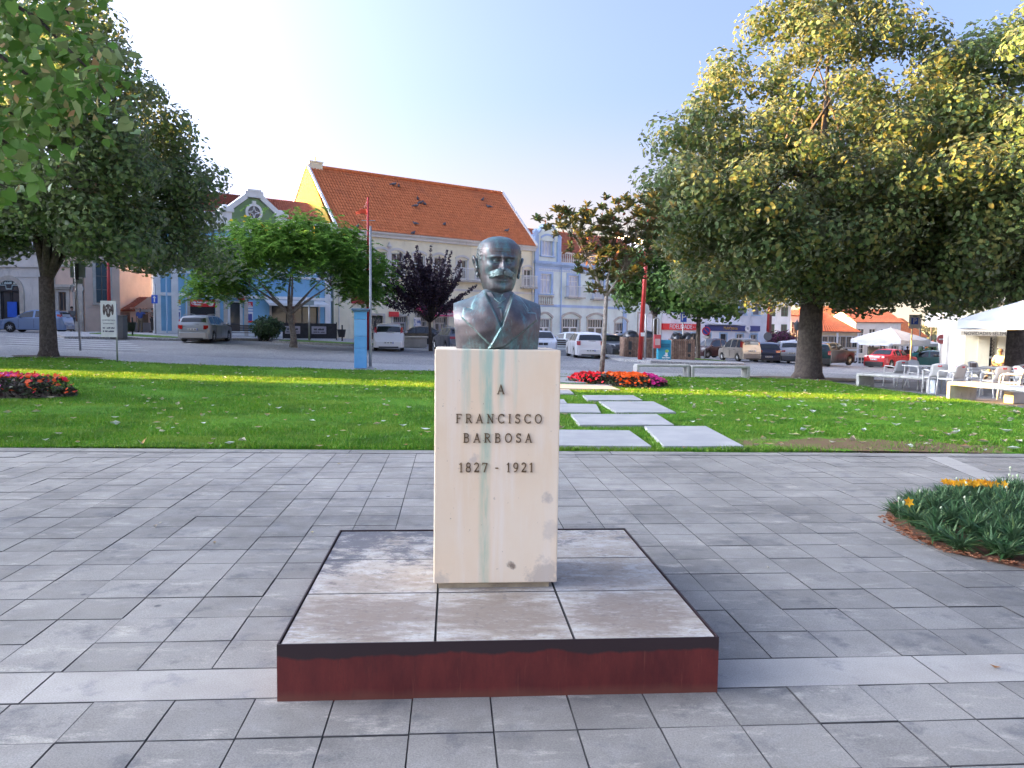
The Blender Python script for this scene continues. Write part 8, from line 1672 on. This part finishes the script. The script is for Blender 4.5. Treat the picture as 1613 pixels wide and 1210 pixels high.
# ---------------- people ----------------
SKIN = M("skin", (.36, .19, .13), (.30, .155, .105), 8, .6)
def skinmesh(name, joints, edges, mat, parent, root=0, sub=2):
    me = bpy.data.meshes.new(name); me.from_pydata([j[0] for j in joints], edges, []); me.materials.append(mat); o = put(name, me, parent)
    sk = o.modifiers.new("skin", 'SKIN'); sk.use_smooth_shade = True
    for i, j in enumerate(joints): r_ = j[1] if hasattr(j[1], '__len__') else (j[1], j[1]); me.skin_vertices[0].data[i].radius = r_; me.skin_vertices[0].data[i].use_root = (i == root)
    o.modifiers.new("sub", 'SUBSURF').levels = sub; o.modifiers["sub"].render_levels = sub; return o
def person(label, loc, rz, J, shirt, trousers, hair, group=None, hat=None):
    "J: joint positions; body is one skinned figure, clothes are thicker shells over it"
    o = thing("person", label, "person", loc, rz, group); n_ = ['pelvis', 'belly', 'chest', 'neck', 'chin', 'head', 'crown', 'shL', 'elL', 'wrL', 'haL', 'shR', 'elR', 'wrR', 'haR', 'hiL', 'knL', 'anL', 'toL', 'hiR', 'knR', 'anR', 'toR']
    rad = dict(pelvis=.13, belly=.13, chest=.14, neck=.055, chin=.07, head=.09, crown=.06, shL=.06, elL=.045, wrL=.03, haL=.035, hiL=.09, knL=.06, anL=.042, toL=.035)
    joints = [(J[k], rad.get(k, rad.get(k[:-1] + 'L', .05))) for k in n_]; ix = {k: i for i, k in enumerate(n_)}
    E_ = [('pelvis', 'belly'), ('belly', 'chest'), ('chest', 'neck'), ('neck', 'chin'), ('chin', 'head'), ('head', 'crown')] + [e for s in 'LR' for e in (('chest', 'sh' + s), ('sh' + s, 'el' + s), ('el' + s, 'wr' + s), ('wr' + s, 'ha' + s), ('pelvis', 'hi' + s), ('hi' + s, 'kn' + s), ('kn' + s, 'an' + s), ('an' + s, 'to' + s))]
    skinmesh("body", joints, [(ix[a], ix[b]) for a, b in E_], SKIN, o)
    mid = lambda a, b, q: tuple(Vector(J[a]).lerp(Vector(J[b]), q))
    js = [(J['pelvis'], (.155, .135)), (J['belly'], (.165, .145)), (J['chest'], (.175, .15)), (mid('chest', 'neck', .6), .095)]; es = [(0, 1), (1, 2), (2, 3)]
    for s in 'LR': b_ = len(js); js += [(J['sh' + s], .082), (mid('sh' + s, 'el' + s, .55), .072), (mid('sh' + s, 'el' + s, .95), .066)]; es += [(2, b_), (b_, b_ + 1), (b_ + 1, b_ + 2)]
    skinmesh("shirt", js, es, FM(shirt, .85), o)
    js = [(J['pelvis'], (.15, .135))]; es = []
    for s in 'LR': b_ = len(js); js += [(J['hi' + s], .11), (J['kn' + s], .082), (mid('kn' + s, 'an' + s, .92), .07)]; es += [(0, b_), (b_, b_ + 1), (b_ + 1, b_ + 2)]
    skinmesh("trousers", js, es, FM(trousers, .9), o)
    h = Vector(J['head']); c_ = Vector(J['crown']); t = MB(); u = (c_ - h).normalized(); t.ball(h + u * .035 + Vector((0, .018, 0)), (.098, .108, .09), 12, 8); hr_ = t.build("hair" if not hat else "cap", FM(hat or hair, .9), o, True)
    for s in 'LR':
        for k, (dx, L) in enumerate(((-.025, .06), (-.008, .075), (.008, .072), (.024, .058))): w_, e_ = Vector(J['wr' + s]), Vector(J['ha' + s]); d = (e_ - w_).normalized(); sd = d.cross(Vector((0, 1, .2))).normalized(); t = MB(); q = e_ + sd * dx; t.tube([q, q + d * L * .6, q + d * L + Vector((0, -.015, 0))], [.010, .009, .007], 5); t.build("finger", SKIN, o, True)
        d = (Vector(J['ha' + s]) - Vector(J['wr' + s])).normalized(); sd = d.cross(Vector((0, 1, .2))).normalized(); t = MB(); q = Vector(J['wr' + s]) + d * .03; t.tube([q + sd * .03, q + sd * .055 + d * .03, q + sd * .06 + d * .06], [.012, .011, .008], 5); t.build("thumb", SKIN, o, True)
        a_, b_ = Vector(J['an' + s]), Vector(J['to' + s]); t = MB(); t.tube([a_ + Vector((0, .05, -.02)), a_ + Vector((0, -.02, -.01)), b_ + Vector((0, -.02, .0)), b_ + Vector((0, -.09, -.005))], [.045, .06, .052, .03], 8); t.build("shoe", FM((.04, .035, .03), .6), o, True)
    t = MB(); t.tube([h + Vector((0, -.085, .02)), h + Vector((0, -.115, -.018))], [.012, .018], 6); t.build("nose", SKIN, o, True)
    t = MB(); [t.ball(h + Vector((s * .034, -.088, .022)), (.013, .008, .009), 6, 5) for s in (-1, 1)]; t.build("eyes", DARK, o); t = MB(); [t.ball(h + Vector((s * .094, .01, .0)), (.014, .022, .034), 6, 5) for s in (-1, 1)]; t.build("ears", SKIN, o, True); t = MB(); t.ball(h + Vector((0, -.088, -.055)), (.026, .008, .006), 6, 4); t.build("mouth", FM((.25, .09, .08)), o)
    return o
STAND = dict(pelvis=(0, 0, .93), belly=(0, .01, 1.08), chest=(0, .02, 1.30), neck=(0, .02, 1.47), chin=(0, -.005, 1.54), head=(0, -.01, 1.62), crown=(0, 0, 1.70), shL=(.19, .02, 1.40), elL=(.23, .03, 1.12), wrL=(.24, -.05, .88), haL=(.24, -.07, .80), shR=(-.19, .02, 1.40), elR=(-.23, .03, 1.12), wrR=(-.24, -.05, .88), haR=(-.24, -.07, .80), hiL=(.09, 0, .90), knL=(.10, -.02, .49), anL=(.11, .02, .09), toL=(.13, -.12, .04), hiR=(-.09, 0, .90), knR=(-.10, -.02, .49), anR=(-.11, .02, .09), toR=(-.13, -.12, .04))
pt = dict(STAND); pt.update(elL=(.40, -.14, 1.30), wrL=(.62, -.22, 1.38), haL=(.70, -.24, 1.40))
fd = dict(STAND); fd.update(elL=(.25, -.06, 1.12), wrL=(.04, -.22, 1.17), haL=(-.04, -.20, 1.19), elR=(-.25, -.06, 1.12), wrR=(-.04, -.20, 1.12), haR=(.04, -.22, 1.12), hiR=(-.09, 0, .90))
pp = lambda px, Y, Z=None: on(px, Y)
person("man in blue shirt with arm stretched out, by the outbuilding door", pp(221, 57.5), R(20), pt, (.07, .10, .28), (.22, .16, .10), (.25, .22, .20)); person("man in dark clothes and cap with folded arms, beside the one-way sign", pp(241, 56.5), R(-35), fd, (.10, .075, .06), (.06, .05, .045), (.05, .04, .03), hat=(.12, .10, .09))
person("dark-haired person standing behind the blue hatchback", pp(114, 54.5), R(60), STAND, (.18, .16, .15), (.08, .08, .09), (.025, .02, .018))
for px, Y, lab, sh in ((1392, 66, "dark-haired customer under the far parasol, left one", (.05, .05, .06)), (1431, 67, "customer under the far parasol, right of the red saloon's roof", (.20, .10, .10)), (1470, 66, "person in black walking by the cafe corner", (.02, .02, .025))): person(lab, pp(px, Y), R(150), STAND, sh, (.05, .05, .07), (.02, .018, .016))
SIT = dict(pelvis=(0, 0, .52), belly=(0, .02, .66), chest=(0, .03, .90), neck=(0, .02, 1.08), chin=(0, -.01, 1.15), head=(0, -.015, 1.23), crown=(0, 0, 1.31), shL=(.20, .03, 1.0), elL=(.26, -.05, .76), wrL=(.10, -.26, .70), haL=(.03, -.30, .70), shR=(-.20, .03, 1.0), elR=(-.27, -.06, .76), wrR=(-.13, -.30, .66), haR=(-.07, -.36, .65), hiL=(.10, -.03, .50), knL=(.16, -.44, .53), anL=(.17, -.46, .09), toL=(.18, -.58, .04), hiR=(-.10, -.03, .50), knR=(-.22, -.42, .56), anR=(-.30, -.58, .12), toR=(-.32, -.70, .07))
q = pp(1578, 34.5); person("seated bald man in white shirt and khaki trousers outside the cafe", q, R(-50), SIT, (.68, .66, .62), (.34, .28, .19), (.30, .17, .12)); o = thing("stool", "white stool under the seated man outside the cafe", "stool", q); t = MB(); t.bb(-.2, .2, -.2, .2, .35, .39); t.build("seat", CHW, o, bevel=.01); [put("leg", MB().bb(-.02, .02, -.02, .02, 0, .35).mesh("leg", CHW), o, (x_, y_, 0)) for x_ in (-.16, .16) for y_ in (-.16, .16)]

# ---------------- pigeons on the roof ----------------
B = [o for o in bpy.data.objects if o.name.startswith("cream_house")][0]
PG = FM((.10, .10, .12), .8); first = None
def rpt(px, py):
    "where the sight line meets the cream house's front roof slope"
    d = Vector(ray(px, py)); c = Vector((0, 0, CAMH)); f = fp(-1.15); w = lambda v: Vector((v.x * cos(FA) + v.y * sin(FA), -v.x * sin(FA) + v.y * cos(FA), v.z))
    c = w(c - Vector((f.x, f.y, .25))); d = w(d); k = (13.35 - 8.35) / (4.65 + .35); t_ = (8.35 + k * (c.y + .35) - c.z) / (d.z - k * d.y); q = c + d * t_
    return Vector((f.x + q.x * cos(FA) - q.y * sin(FA), f.y + q.x * sin(FA) + q.y * cos(FA), q.z + .25 + .09))
for i, (px, py, lab) in enumerate(((620, 294, 'left pigeon of the pair high on the orange roof'), (628, 297, 'right pigeon of the pair high on the orange roof'), (658, 317, 'topmost pigeon of the cluster in the middle of the orange roof'), (662, 323, 'inner pigeon of the cluster in the middle of the orange roof'), (655, 328, 'lowest pigeon of the cluster in the middle of the orange roof'), (669, 325, 'rightmost pigeon of the cluster in the middle of the orange roof'), (563, 361, 'pigeon near the left end of the orange roof, just above the eave'), (651, 371, 'pigeon on the eave of the orange roof above the purple plum tree'), (654, 356, 'lone pigeon a little above the eave, over the plum tree'), (700, 357, 'lone pigeon low on the orange roof, left of the bust'), (798, 367, 'pigeon on the orange roof just above the head of the bust'), (770, 329, 'lower pigeon of two near the right end of the orange roof'), (760, 318, 'upper pigeon of two near the right end of the orange roof'))):
    p = rpt(px, py)
    if first is None:
        first = thing("pigeon", lab, "pigeon", p, 0, "pigeons on the orange roof"); t = MB(); t.ball((0, 0, .12), (.20, .10, .10), 10, 7); t.ball((.19, 0, .24), (.055, .05, .055), 8, 6); t.tube([(.12, 0, .16), (.18, 0, .23)], [.06, .045], 6); t.tube([(-.14, 0, .10), (-.36, 0, .04)], [.07, .03], 6, flat=.4); t.tube([(.23, 0, .24), (.28, 0, .23)], [.015, .004], 5); t.build("body", PG, first, True); [put("leg", MB().tube([(.02, s * .04, 0), (.02, s * .04, .05)], .01, 4).mesh("leg", PG), first) for s in (-1, 1)]; first.rotation_euler.z = .4
    else: dup(first, p, random.uniform(0, 6.28), lab)
